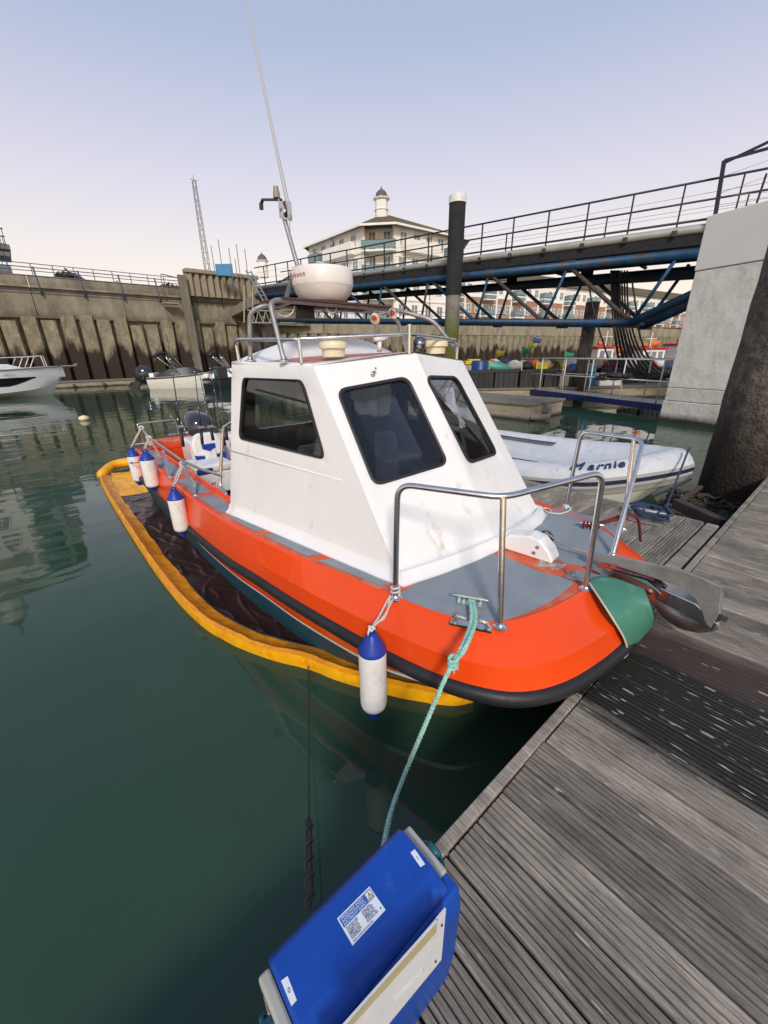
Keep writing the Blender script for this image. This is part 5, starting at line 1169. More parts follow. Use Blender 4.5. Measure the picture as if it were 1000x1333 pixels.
# ================================================================== footbridge
BA = atz(912, 293, 5.6); BB = atz(334, 373, 6.6)
bd_ = (BB-BA); bl_ = bd_.length; bt__ = bd_.normalized(); bh = V((bt__.x, bt__.y, 0)).normalized(); bw = V((-bh.y, bh.x, 0)); 
if bw.dot(BA-CAM_POS) < 0: bw = -bw
def bpx(x, y_, off=0):    # pixel to the near (off=0) or far truss plane
    return atp(x, y_, BA+bw*off, bw)
bridge = thing('footbridge', BA.lerp(BB, .5), 'blue and rust steel truss footbridge crossing behind the boat with dark railings', 'footbridge')
BAx = BA-bt__*5.2
WB = 2.1
g = Geo(); g.beam(BAx+bw*WB/2-UP*.12, BB+bw*WB/2-UP*.12, WB, .16); add_obj('deck_slab', g, M_under, bridge)
for off in (0, WB):
    g = Geo(); g.tube([BAx+bw*off-UP*.10, BB+bw*off-UP*.10], .125, 14); add_obj('kerb_pipe', g, M_pipe, bridge, smooth=True)
    g = Geo(); g.beam(BAx+bw*(off+.05)-UP*.38, BB+bw*(off+.05)-UP*.38, .16, .30); add_obj('deck_girder', g, M_under, bridge)
    g = Geo(); g.tube([bpx(912, 329, off), bpx(334, 386, off)] if off == 0 else [BAx+bw*off-UP*.95, BB+bw*off-UP*.95], .15, 14); 
    if off: pass
    add_obj('top_chord', g, M_bsteel, bridge, smooth=True)
# near truss nodes
TC0, TC1 = bpx(912, 329), bpx(334, 386)
def topn(x): # point on the top chord at image column x
    lo, hi = -.3, 1.1
    for _ in range(50):
        m_ = (lo+hi)/2
        if proj(TC0.lerp(TC1, m_))[0] > x: lo = m_
        else: hi = m_
    return TC0.lerp(TC1, lo)
BC0, BC1 = bpx(822, 420), bpx(380, 417)
def botn(x):
    lo, hi = -.3, 1.3
    for _ in range(50):
        m_ = (lo+hi)/2
        if proj(BC0.lerp(BC1, m_))[0] > x: lo = m_
        else: hi = m_
    return BC0.lerp(BC1, lo)
BEND = bpx(900, 384)
def truss(off, cm):
    o = bw*off
    g = Geo(); g.tube([botn(340)+o, BC0+o], .115, 12); add_obj('bottom_chord', g, M_bsteel, bridge, smooth=True)
    g = Geo(); g.tube([BC0+o, BEND+o, BEND+(BEND-BC0)*.6+o], .15, 12); add_obj('haunch_chord', g, M_bsteel, bridge, smooth=True)
    segs = [((822, 'b'), (884, 't'), .075, M_bsteel), ((740, 't'), (822, 'b'), .09, M_rust), ((707, 'b'), (740, 't'), .07, M_bsteel), ((707, 'b'), (637, 't'), .09, M_rust), ((619, 'b'), (637, 't'), .07, M_bsteel), ((619, 'b'), (560, 't'), .085, M_bsteel),
            ((548, 'b'), (558, 't'), .07, M_rust), ((548, 'b'), (497, 't'), .085, M_rust), ((492, 'b'), (497, 't'), .07, M_bsteel), ((492, 'b'), (448, 't'), .08, M_bsteel), ((443, 'b'), (448, 't'), .07, M_rust), ((443, 'b'), (408, 't'), .08, M_bsteel), ((402, 'b'), (408, 't'), .07, M_bsteel), ((402, 'b'), (370, 't'), .08, M_rust)]
    for (x0, k0), (x1, k1), r0, m0 in segs:
        p = (botn if k0 == 'b' else topn)(x0)+o; q = (botn if k1 == 'b' else topn)(x1)+o; g = Geo(); g.tube([p, q], r0*.8, 10); add_obj('diagonal', g, m0, bridge, smooth=True)
    for x, fn_ in ((822, botn), (707, botn), (619, botn), (548, botn), (492, botn), (740, topn), (637, topn), (558, topn)):
        p = fn_(x)+o; g = Geo(); g.box(p, (.5, .03, .34), Matrix((bt__, bw, UP)).transposed()); add_obj('gusset_plate', g, M_rust, bridge)
truss(0, 0); truss(WB, 1)
for x in (822, 707, 619, 548, 492, 443):
    g = Geo(); g.tube([botn(x), botn(x)+bw*WB], .06, 8); add_obj('cross_member', g, M_bsteel, bridge, smooth=True)
    g = Geo(); g.tube([topn(x), topn(x)+bw*WB], .06, 8); add_obj('cross_member', g, M_rust, bridge, smooth=True)
g = Geo(); g.beam(BAx+bw*(WB*.5)-UP*1.28+bw*.5, BB+bw*WB*.5-UP*1.0, .9, .05); add_obj('service_tray', g, M_under, bridge)
g = Geo(); g.tube([BAx+bw*1.0-UP*.75, BB+bw*1.0-UP*.7], .09, 8); add_obj('service_pipe', g, M_under, bridge, smooth=True)
# railing
for off in (-.02, WB+.02):
    o = bw*off; g = Geo(); g.tube([BAx+o+UP*1.13, BB+o+UP*1.13], .032, 8); add_obj('handrail', g, M_darksteel, bridge, smooth=True)
    g = Geo(); g.tube([BAx+o+UP*.13, BB+o+UP*.13], .035, 8); add_obj('toe_rail', g, M_darksteel, bridge, smooth=True)
    for h in (.45, .8): g = Geo(); g.tube([BAx+o+UP*h, BB+o+UP*h], .007, 5); add_obj('wire', g, M_steel if False else M_pipe, bridge, smooth=True)
    n_p = 22
    for k in range(0, n_p, 1 if off < 0 else 3):
        p = BAx.lerp(BB, (k+.15)/n_p)+o; g = Geo(); g.beam(p+UP*-.05, p+UP*1.13, .055, .04, up=bt__); add_obj('railing_post', g, M_darksteel, bridge)
        if off < 0: g = Geo(); g.box(p-UP*.16-bw*.10, (.14, .05, .16), Matrix((bt__, bw, UP)).transposed()); add_obj('bracket', g, M_rust, bridge)
# taller gate frame at the pier end
gx0 = bpx(934, 272, -.3); gx1 = bpx(943, 209, -.3)
gf = thing('gate_frame', gx0, 'dark blue taller railing frame above the concrete pier at the top right', 'railing')
g = Geo(); g.beam(gx0-UP*.3, gx1, .10, .10, up=bt__); add_obj('post', g, M_darksteel, gf)
g = Geo(); g.beam(gx1, gx1-bh*3.4+UP*.10, .07, .06); add_obj('top_rail', g, M_darksteel, gf)
g = Geo(); g.beam(gx1-UP*.06, gx1-bh*2.6+UP*.62-bw*.0+bw*0, .06, .06); add_obj('sloping_rail', g, M_darksteel, gf)
p = atp(984, 265, gx0, bw); g = Geo(); g.beam(p-UP*.3, atp(998, 226, gx0, bw), .05, .05, up=bt__); add_obj('post', g, M_darksteel, gf)
for (a_, b_) in (((938, 231), (1010, 205)), ((936, 252), (1010, 226)), ((936, 256), (1010, 249)), ((934, 270), (1010, 256))):
    g = Geo(); g.tube([atp(*a_, gx0, bw), atp(*b_, gx0, bw)], .006, 5); add_obj('wire', g, M_pipe, gf, smooth=True)

# hanging hoses
hs_ = thing('hose_bundle', bpx(800, 360, 1.3), 'bundle of black hoses hanging from the footbridge and drooping on to the gangway', 'hoses')
for k in range(7):
    o = 1.2+.12*(k % 3); x0 = 796+3.4*k; pts = [bpx(x0, 352, o), bpx(x0+1.5, 400, o), bpx(x0+6+k, 445, o-.3), bpx(x0+14+3*k, 478, o-1.2), bpx(835+6*k, 492, o-1.6), bpx(880, 486+k*1.5, o-1.6)]
    g = Geo(); g.tube(cr(pts, 8), .045 if k < 4 else .03, 8); add_obj('hose', g, M_rubber, hs_, smooth=True)
for (pp) in ([(765, 360), (772, 400), (785, 445), (800, 482), (830, 497)], [(822, 360), (828, 400), (834, 440), (848, 470), (872, 490)], [(760, 430), (761, 455), (762, 472)]):
    g = Geo(); g.tube(cr([bpx(a_, b_, .6) for a_, b_ in pp], 8), .03, 8); add_obj('hose', g, M_rubber, hs_, smooth=True)
g = Geo(); rnd = random.Random(9)
for k in range(9):
    c = atd(800+rnd.uniform(-12, 12), 491+rnd.uniform(-3, 3), 13.6); g.tube([c+V((cos(q)*rnd.uniform(.28, .4), sin(q)*.3, .05*rnd.random())) for q in [2*pi*j/14 for j in range(14)]], .04, 6, loop=True)
add_obj('coil', g, M_rubber, hs_, smooth=True)

# ================================================================== gangway with white rails
ga = atz(676, 505, .45); gb = atz(868, 527, .45); gdir = (gb-ga).normalized(); gw_ = V((-gdir.y, gdir.x, 0))
if gw_.dot(ga) < 0: gw_ = -gw_
gb = gb+gdir*1.0
gang = thing('gangway', ga.lerp(gb, .5), 'small gangway with navy blue side beam and white tube rails behind the inflatable', 'gangway')
for off in (0, 1.2):
    g = Geo(); g.beam(ga+gw_*off-UP*.10, gb+gw_*off-UP*.10, .08, .20); add_obj('side_beam', g, mat('gangway_blue', (.010, .02, .095), .4, var=.2) if off == 0 else MATS['gangway_blue'], gang)
g = Geo(); g.beam(ga+gw_*.6-UP*.03, gb+gw_*.6-UP*.03, 1.1, .04); add_obj('deck', g, M_pipe, gang)
M_wrail = mat('cream_rail_paint', (.58, .56, .48), .5, var=.15)
for off in (.02, 1.18):
    for h in (1.32, .68):
        g = Geo(); g.tube([ga+gw_*off+UP*h, gb+gw_*off+UP*h], .024, 8); add_obj('rail', g, M_wrail, gang, smooth=True)
    for k in range(7):
        p = ga.lerp(gb, k/6)+gw_*off; g = Geo(); g.tube([p, p+UP*1.32], .024, 8); add_obj('rail_post', g, M_wrail, gang, smooth=True)

# ================================================================== far pontoons, crates, barrels
M_ptop = noise_mat('old_deck', [(.13, .115, .09), (.25, .225, .18)], 3, bump=.2); M_pside = noise_mat('tan_pontoon_side', [(.22, .185, .12), (.36, .31, .22), (.42, .37, .27)], 2, (1, 1, 3), bump=.3, bands=[(.02, .14, (.04, .035, .02), .05)])
def pontoon_block(label, a, b, width, z1, name='far_pontoon', planks=False):
    a = V((a.x, a.y, 0)); b = V((b.x, b.y, 0)); d = (b-a).normalized(); w = V((-d.y, d.x, 0))
    if w.dot(a-V((CAM_POS.x, CAM_POS.y, 0))) < 0: w = -w
    t = thing(name, (a+b)/2+w*width/2, label, 'pontoon')
    g = Geo(); g.prism([a-UP*.2, b-UP*.2, b+w*width-UP*.2, a+w*width-UP*.2], (0, 0, z1+.14)); add_obj('float_body', g, M_pside, t, bevel=.02)
    g = Geo(); o = .06; g.prism([a-w*o+UP*(z1-.06), b-w*o+d*o+UP*(z1-.06), b+w*(width+o)+d*o+UP*(z1-.06), a+w*(width+o)+UP*(z1-.06)], (0, 0, .07)); add_obj('deck', g, M_ptop, t, bevel=.01)
    return t, a, b, d, w
pa_, pb_ = atz(520, 528, 0), atz(688, 548, 0)
fpt, A1, B1, d1, w1 = pontoon_block('tan weathered pontoon end jutting out left of the gangway', pa_, pb_, 2.2, .52)
q = B1+d1*.1+w1*.9+UP*.3; g = Geo(); g.box(q, (.25, .25, .25)); add_obj('end_bracket', g, M_galv, fpt, bevel=.02)
g = Geo(); g.beam(B1+w1*.1+UP*.12, B1+w1*.1+d1*.5+w1*.3+UP*.12, .15, .16); add_obj('end_float', g, M_pside, fpt)
pc, pd = atz(540, 506, .0), atz(905, 508, .0)
pc = atd(540, 516, 18.0); pd = atd(905, 512, 18.6)
wp, A2, B2, d2, w2 = pontoon_block('long working pontoon stacked with crates, barrels and fishing gear', pc, pd, 5.0, .50)
def onp(x, dist=.4, z=.51):  # point on working pontoon at image column x, dist behind its front edge
    n = w2; a = A2+w2*dist; base = atp(x, 500, a, w2); return V((base.x, base.y, z))
R2 = Matrix((d2, w2, UP)).transposed()
M_crate = mat('black_fish_bin', (.028, .029, .03), .55, var=.2, objvar=.3)
first = None
cols_ = ['black fish bin nearest the guide pile', 'black fish bin, second along from the guide pile', 'black fish bin in the middle of the row', 'black fish bin left of the white gangway rail', 'black fish bin seen through the first gangway posts', 'black fish bin with white tags, farthest right of the row']
for k, x in enumerate((594, 624, 655, 687, 718, 738)):
    c = onp(x, .65)
    if first is None:
        first = thing('fish_bin', c, cols_[0], 'crate', 'black fish bins on the working pontoon')
        g = Geo(); W_, D_, H_ = 1.02, .8, .72
        for off_, sz in (((0, -D_/2, H_/2), (W_, .05, H_)), ((0, D_/2, H_/2), (W_, .05, H_)), ((-W_/2, 0, H_/2), (.05, D_, H_)), ((W_/2, 0, H_/2), (.05, D_, H_)), ((0, 0, .05), (W_, D_, .06))): g.box(c+R2 @ V(off_), sz, R2)
        add_obj('bin_shell', g, M_crate, first)
        g = Geo()
        for q in (-D_/2-.02, D_/2+.02): g.box(c+R2 @ V((0, q, H_)), (W_+.1, .08, .07), R2)
        add_obj('rim', g, M_crate, first)
        for j in range(4):
            g = Geo(); g.box(c+R2 @ V((-.38+.25*j, -D_/2-.04, .36)), (.05, .04, .6), R2); add_obj('rib', g, M_crate, first)
    else: copy_tree(first, c, label=cols_[k])
PLC = ['beside the guide pile', 'under the yellow box', 'under the teal canoe', 'behind the first gangway posts', 'left of the brown pile', 'at the brown pile', 'behind the bright blue barrel', 'under the left hoses', 'under the right hoses', 'by the concrete pier']
for dist_ in (1.95, 3.1):
    for xi, x in enumerate(range(600, 886, 31)):
        if not (dist_ < 2.5 and 600 <= x <= 650): copy_tree(first, onp(x+(7 if dist_ > 2 else 0), dist_), label='black fish bin in the '+('second' if dist_ < 2 else 'third')+' row, '+PLC[xi])
def barrel(c, m, label, h=.98, r=.31):
    t = thing('plastic_barrel', c, label, 'barrel', 'barrels on the working pontoon'); g = Geo()
    g.lathe([(r*.93, 0), (r, .05), (r, h*.32), (r*1.05, h*.35), (r, h*.38), (r, h*.64), (r*1.05, h*.67), (r, h*.70), (r, h*.93), (r*.9, h)], c, n=24); add_obj('drum', g, m, t, smooth=True, auto=35)
    g = Geo(); g.lathe([(r*.88, h), (r*.88, h+.02), (0, h+.025)], c, n=24); add_obj('lid', g, m, t, smooth=True, auto=35); return t
M_b1 = mat('barrel_blue', (.008, .05, .20), .4, var=.15); M_b2 = mat('barrel_bright_blue', (.005, .14, .34), .4, var=.15)
barrel(onp(746, .5), M_b1, 'dark blue plastic barrel, left one of the pair behind the gangway rail'); barrel(onp(763.5, .5), M_b2, 'brighter blue plastic barrel, right one of the pair behind the gangway rail')
barrel(onp(623, 1.6), M_b1, 'short blue tub standing behind the fish bins', h=1.15, r=.42)
def simple(name, label, cat, g, m, group=None, **kw): return tag(add_obj(name, g, m, **kw), label, cat, group)
g = Geo(); c = onp(731, .45); g.box(c+UP*.26, (.55, .5, .5), R2); simple('grey_tote', 'pale grey plastic tote beside the dark blue barrel', 'box', g, M_pipe, bevel=.05)
c = onp(731, .45); g = Geo(); g.lathe([(.0, 0), (.14, .03), (.19, .12), (.15, .24), (0, .29)], c+UP*.51, n=16); simple('pink_buoy', 'faded pink round buoy resting on the grey tote', 'buoy', g, mat('pink_buoy', (.62, .25, .20), .5), smooth=True)
g = Geo(); c = onp(788, .6); g.box(c+UP*.28, (1.1, .9, .55), R2); simple('white_fish_box', 'white fish box behind the gangway, right of the blue barrels', 'box', g, M_fender, bevel=.06)
c = onp(612, 1.9); g = Geo(); g.box(c+UP*.28, (1.5, .6, .5), R2); g.box(c+UP*.72, (1.7, .7, .5), R2); simple('grey_chest', 'grey fibreglass chest behind the fish bins next to the guide pile', 'chest', g, M_pipe, bevel=.05)
yc_ = c+UP*.98+R2 @ V((.1, 0, 0)); g = Geo(); g.box(yc_+UP*.10, (.9, .5, .18), R2); g.box(yc_+UP*.22, (.6, .4, .08), R2); simple('yellow_box', 'yellow lidded box lying on the grey chest', 'box', g, mat('yellow_box', (.62, .45, .03), .5), bevel=.04)
c = onp(642, 1.9); g = Geo(); g.loft([[c+R2 @ V((x, cos(q)*w_q, .95+sin(q)*h_q-dz)) for q in [2*pi*j/14 for j in range(14)]] for x, w_q, h_q, dz in ((-.95, .05, .05, -.05), (-.7, .28, .2, 0), (0, .36, .24, .05), (.9, .25, .16, .18), (1.5, .04, .04, .25))]); simple('teal_canoe', 'upturned teal canoe behind the fish bins', 'canoe', g, mat('teal_canoe', (.10, .38, .32), .5, var=.1), smooth=True)
# scattered gear, one thing each
rnd = random.Random(21)
palette = [('white', (.62, .62, .60)), ('orange', (.62, .16, .03)), ('black', (.02, .02, .022)), ('red', (.42, .03, .03)), ('yellow', (.62, .50, .05)), ('navy', (.03, .05, .12)), ('tan', (.35, .26, .16))]
MP = {n: mat('gear_'+n, c, .6, var=.2) for n, c in palette}
def gear(x, dist, z, kind, colr, label):
    c = onp(x, dist)+UP*z
    g = Geo(); s = rnd.uniform(.16, .28)
    if kind == 'float': g.lathe([(0, 0), (s*.8, s*.25), (s, s), (s*.75, s*1.7), (0, s*2)], c, n=12); return simple('net_float', label, 'float', g, MP[colr], 'net floats among the fishing gear', smooth=True)
    if kind == 'bag':
        g.loft([[c+V((cos(q)*s*rr*(1+.25*noise.noise(V((cos(q)*2, h_, x)))), sin(q)*s*rr, h_*s*1.3)) for q in [2*pi*j/10 for j in range(10)]] for h_, rr in ((0, 1.3), (.5, 1.6), (1, 1.3), (1.4, .5))]); return simple('net_bag', label, 'bag', g, MP[colr], 'sacks and net bags among the gear', smooth=True)
    if kind == 'pot':
        for j in range(5): q = pi*j/4; pass
        W_ = .55; 
        for yv in (-.25, 0, .25): g.tube([c+R2 @ V((cos(q)*W_/2, yv, sin(q)*.36)) for q in [pi*j/8 for j in range(9)]], .025, 5)
        for q in (0, pi/4, pi/2, 3*pi/4, pi): g.tube([c+R2 @ V((cos(q)*W_/2, -.25, sin(q)*.36)), c+R2 @ V((cos(q)*W_/2, .25, sin(q)*.36))], .018, 5)
        return simple('lobster_pot', label, 'pot', g, MP[colr], 'lobster pots stacked on the pontoon')
    if kind == 'crate': g.box(c+UP*.16, (.6, .4, .3), R2 @ Matrix.Rotation(rnd.uniform(-.3, .3), 3, 'Z')); return simple('small_crate', label, 'crate', g, MP[colr], 'small crates among the gear', bevel=.02)
gx = 596; i = 0; USED = set()
where = {0: 'near the guide pile', 4: 'behind the teal canoe', 5: 'near the blue barrels', 1: 'behind the gangway rail', 2: 'near the hanging hoses', 3: 'right by the concrete pier'}
names = {'float': 'net float', 'bag': 'net bag', 'pot': 'lobster pot', 'crate': 'small crate'}
while gx < 880:
    for dist, z in ((1.95, .74), (3.1, .74), (4.2, 0)):
        k_ = rnd.choice(('pot', 'bag', 'float', 'crate', 'pot', 'bag')); c_ = rnd.choice(('white', 'black', 'navy', 'black', 'orange', 'red', 'tan', 'white', 'yellow', 'black'))
        if k_ == 'pot': c_ = rnd.choice(('black', 'navy', 'tan'))
        w_h = where[0 if gx < 640 else 4 if gx < 675 else 1 if gx < 715 else 5 if gx < 775 else 2 if gx < 835 else 3]
        for _try in range(60):
            lb_ = f'{c_} {names[k_]} {w_h}, {("front", "middle", "back")[(1.95, 3.1, 4.2).index(dist)]} row of gear'
            if lb_ not in USED: break
            k_ = rnd.choice(('pot', 'bag', 'float', 'crate', 'pot', 'bag')); c_ = rnd.choice(('white', 'black', 'navy', 'orange', 'red', 'tan', 'yellow'))
        USED.add(lb_)
        gear(gx+rnd.uniform(-4, 4), dist+rnd.uniform(-.2, .2), z, k_, c_, lb_)
    gx += 8
def flagpole(x, y0, y1, colr, label, D=21.5, lean=0):
    b = atd(x, y1, D); b.z = .5; t = thing('marker_flag', b, label, 'flag', 'dan buoy flags standing in the fishing gear'); tp = atd(x+lean, y0, D); g = Geo(); g.tube([b, tp], .022, 6); add_obj('pole', g, MP['tan'], t)
    g = Geo(); g.open = True; r_d = _R*.55; g.loft([[tp+r_d*(k/4)*.9+UP*(.03*sin(k*2)-.02*k), tp+r_d*(k/4)*.8-UP*(.42+.03*sin(k*2+1)-.04*k)] for k in range(5)], closed=False); add_obj('cloth', g, colr, t, solid=.01, smooth=True)
M_fy = mat('flag_yellow', (.70, .70, .08), .6); M_fg = mat('flag_green', (.02, .32, .16), .6); M_fo = mat('flag_orange', (.80, .16, .04), .6); M_fb = mat('flag_blue', (.05, .12, .35), .6)
flagpole(643, 455, 490, M_fy, 'lime yellow flag drooping on a stick behind the teal canoe', lean=3); flagpole(684, 445, 490, M_fy, 'yellow-green flag on a leaning stick left of the brown pile', lean=5); flagpole(678, 452, 490, M_fg, 'small green flag just left of the yellow-green flag', lean=2)
flagpole(690, 439, 490, M_fb, 'blue flag at the top of the cluster left of the brown pile', lean=4); flagpole(734, 458, 492, M_fg, 'green flag beside the brown round pile', lean=2); flagpole(846, 442, 486, M_fo, 'orange flag above the white fishing boat wheelhouse', lean=3); flagpole(801, 452, 486, M_fo, 'small orange flag between the hoses and the wheelhouses', lean=-1)

# small fishing boats behind
def fishing_boat(x, D, label, hullc, roofc, scale=1.):
    b = atd(x, 480, D); b.z = 0; t = thing('fishing_boat', b, label, 'fishing boat', 'small fishing boats beyond the working pontoon'); R_ = Matrix.Rotation(atan2(_R.y, _R.x), 3, 'Z'); s = scale
    def q(x_, y_, z_): return b+R_ @ V((x_*s, y_*s, z_*s))
    g = Geo(); rings = []
    for xx, w, zz in ((-2.6, .8, .95), (-1.5, 1.0, .9), (.5, 1.05, 1.0), (1.8, .75, 1.2), (2.7, .05, 1.45)): rings.append([q(xx, -w, zz), q(xx, -w*.75, -.1), q(xx, w*.75, -.1), q(xx, w, zz)])
    g.loft(rings); add_obj('hull', g, hullc, t, smooth=True, auto=40)
    g = Geo(); g.box(q(.2, 0, 1.55), (1.5*s, 1.3*s, 1.3*s), R_); wh = add_obj('wheelhouse', g, M_white, t, bevel=.03)
    g = Geo(); g.box(q(.2, 0, 2.26), (1.8*s, 1.5*s, .14*s), R_); add_obj('roof', g, roofc, wh, bevel=.03)
    for dx_ in (-.5, 0, .5): g = Geo(); g.box(q(.2+dx_*.9, -.66, 1.85), (.30*s, .03, .42*s), R_); add_obj('window', g, M_hwin, wh)
    g = Geo(); g.tube([q(.2, 0, 2.3), q(.2, 0, 3.3)], .03, 6); g.tube([q(-.2, 0, 2.9), q(.6, 0, 2.9)], .02, 5); add_obj('mast', g, M_white, t)
    g = Geo(); g.tube([q(-.3, 0, 2.5), q(.0, 0, 2.5)], .12, 8); add_obj('life_ring_canister', g, MP['orange'], t)
    return t
fishing_boat(779, 27, 'white fishing boat with red roof trim and yellow hull behind the blue barrels', mat('hull_amber', (.55, .33, .04), .5), M_red)
fishing_boat(836, 27, 'white fishing boat with red roof trim right of the hanging hoses', MP['white'], M_red, .95); fishing_boat(879, 27, 'bright red fishing boat partly hidden by the concrete pier', mat('hull_red', (.60, .04, .02), .45), M_red, 1.05)

# ================================================================== quay walls
XW = -41.3; ZW = 6.8; zcap = atx(0, 411, XW).z
M_wallc = noise_mat('stained_quay_concrete', [(.13, .112, .078), (.23, .20, .145), (.33, .295, .225)], .9, (1, 1, .35), bump=.5, bscale=3, bands=[(4.6, 5.4, (.075, .066, .042), .5, (1.6, 1.6, .2))])
M_pilec = noise_mat('quay_sheet_pile', [(.11, .10, .062), (.23, .20, .13), (.36, .315, .22)], 2.6, (1, 1, .5), bump=.7, bscale=5, bands=[(2.3, 2.9, (.032, .022, .013), 2.3, (1.1, 1.1, .25))])
quay = thing('quay_wall', (XW, 5, 0), 'high stained concrete quay wall with tall sheet piles, left of the boat', 'quay wall')
tag(add_obj('quay_ground', Geo().face([(-150, -200, 6.78), (XW-.3, -200, 6.78), (XW-.3, 20.5, 6.78), (-43.5, 22, 5.78), (-38.2, 46, 5.78), (-24, 100, 5.78), (-10, 160, 5.78), (40, 300, 5.78), (-150, 300, 5.78)]), M_conc), kind='structure')
y0w, y1w = -48, 20.5
g = Geo(); g.box((XW-.6, (y0w+y1w)/2, zcap/2-.3), (.9, y1w-y0w, zcap+.6)); add_obj('backing', g, M_pilec, quay)
yy = -27.0
while yy < y1w:
    L_ = 5.75; g = Geo(); g.box((XW-.55, yy+L_/2, (zcap+ZW)/2), (1.3, L_-.03, ZW-zcap)); add_obj('wall_panel', g, M_wallc, quay, bevel=.04); 
    g = Geo(); g.box((XW-.45, yy+L_/2, ZW+.06), (1.5, L_-.05, .14)); add_obj('coping_stone', g, M_wallc, quay, bevel=.03); yy += L_
g = Geo(); g.beam((XW+.12, y0w, zcap), (XW+.12, y1w, zcap), .25, .16); add_obj('ledge', g, M_wallc, quay)
pm = None; yy = -27.0; k = 0
while yy < y1w-.5:
    if pm is None:
        g = Geo(); zz = zcap-.08
        prof = [(-.50, -.25), (-.42, .28), (.30, .36), (.42, .02), (.50, -.25)]
        g.loft([[V((XW+x_, yy+.575+y_*1.15, z_)) for y_, x_ in prof] for z_ in (-.5, zz)]); pm = add_obj('sheet_pile', g, M_pilec, quay)
    else:
        o = pm.copy(); COL.objects.link(o); o.parent = quay; o.location = pm.location+V((random.uniform(-.06, .05), k*1.15, random.uniform(-.02, 0))); o.rotation_euler = (random.uniform(-.012, .012), 0, 0)
    yy += 1.15; k += 1
# parapet behind the rail
g = Geo(); yy = -27
while yy < 20: g = Geo(); g.box((XW-1.1, yy+2.4, ZW+.5), (.25, 4.76, .95)); add_obj('parapet_panel', g, M_wallc, quay, bevel=.03); yy += 4.8
rail = thing('quay_railing', (XW-.3, 0, ZW), 'blue painted quay railing of posts and tubes along the left wall top', 'railing')
M_brail = mat('blue_grey_rail', (.045, .075, .13), .5, var=.2)
yy = -26.5
posts = []
while yy < 20: posts.append(yy); yy += 2.62
for yv in posts:
    g = Geo(); g.tube([V((XW+.28, yv, ZW-.5)), V((XW+.28, yv, ZW+.15)), V((XW+.12, yv-.05, ZW+1.35))], .055, 8); add_obj('post', g, M_brail, rail, smooth=True)
for z_, x_ in ((1.3, .13), (.75, .2), (-.2, .28)):
    g = Geo(); g.tube([V((XW+x_, posts[0], ZW+z_)), V((XW+x_, posts[-1], ZW+z_))], .032, 6); add_obj('rail', g, M_brail, rail, smooth=True)
rail2 = thing('rear_railing', (XW-4, 0, ZW), 'thin grey railing farther back on the quay behind the blue one', 'railing')
for z_ in (2.1, 1.6): g = Geo(); g.tube([V((XW-3.5, 0.5, ZW+z_)), V((XW-3.5, 19, ZW+z_))], .03, 6); add_obj('rail', g, M_brail, rail2, smooth=True)
for k in range(14): g = Geo(); g.tube([V((XW-3.5, 1+k*1.35, ZW)), V((XW-3.5, 1+k*1.35, ZW+2.1))], .03, 6); add_obj('post', g, M_brail, rail2, smooth=True)
# hooped ladder rails
hl_ = thing('ladder_hoops', (XW, 11.5, ZW), 'pale tube hoops of a quay ladder beside the timber fender post', 'handrail')
for yv in (10.6, 12.0): g = Geo(); g.tube(rounded([V((XW+.3, yv, ZW-.3)), V((XW+.3, yv, ZW+1.7)), V((XW-1.5, yv+3, ZW+1.6)), V((XW-1.5, yv+3.4, ZW+.3))], .2, 4), .04, 6); add_obj('hoop', g, M_galv, hl_, smooth=True)
# corrugated parapet at the bridge end
cg = thing('corrugated_parapet', (XW, 16, 6.4), 'ribbed tan concrete parapet between the timber post and the bridge end', 'parapet')
ya, yb2 = 12.5, 18.9; z0c, z1c = atx(284, 388, XW+.6).z, atx(284, 357, XW+.6).z
g = Geo(); g.box((XW+.35, (ya+yb2)/2, (z0c+z1c)/2+.05), (.5, yb2-ya, z1c-z0c+.1)); add_obj('backing', g, M_wallc, cg)
M_tan = noise_mat('tan_concrete', [(.24, .205, .14), (.34, .295, .21)], 2, bump=.3)
g = Geo(); g.box((XW+.6, (ya+yb2)/2, z1c), (1.0, yb2-ya+.1, .30)); add_obj('cap', g, M_tan, cg, bevel=.03)
for k in range(11):
    yv = ya+(k+.5)*(yb2-ya)/11; g = Geo(); g.prism([(XW+.6, yv-.29, z0c), (XW+.95, yv-.10, z0c), (XW+.95, yv+.10, z0c), (XW+.6, yv+.29, z0c)], (0, 0, z1c-z0c-.16)); add_obj('rib', g, M_tan, cg)
# timber post
tpb = atx(258, 476, XW+1.0); tpt = atx(236, 358, XW+1.0); g = Geo(); g.beam(tpb-UP*3.2, tpt, .62, .45, up=V((1, 0, 0))); simple('fender_post', 'tall square timber fender post against the quay wall', 'post', g, noise_mat('pale_timber', [(.12, .11, .08), (.22, .20, .155)], 2, (3, 3, .4)), bevel=.03)
g = Geo(); a = atx(222, 395, XW+.8); g.box(a, (.8, 1.2, .12)); simple('timber_bracket', 'short timber bracket sticking out left of the fender post', 'bracket', g, M_tan)
# low landing stage at wall foot
zq = .42
ls, A3, B3, d3, w3 = pontoon_block('low tan timber landing stage along the foot of the left quay wall', V((-38.6, -30, 0)), V((-38.6, 18.0, 0)), 2.0, zq, name='landing_stage')
for k in range(24): g = Geo(); g.box((-38.5, -26+k*1.9, .14), (.16, .14, .2)); add_obj('fender_block', g, M_rust, ls)
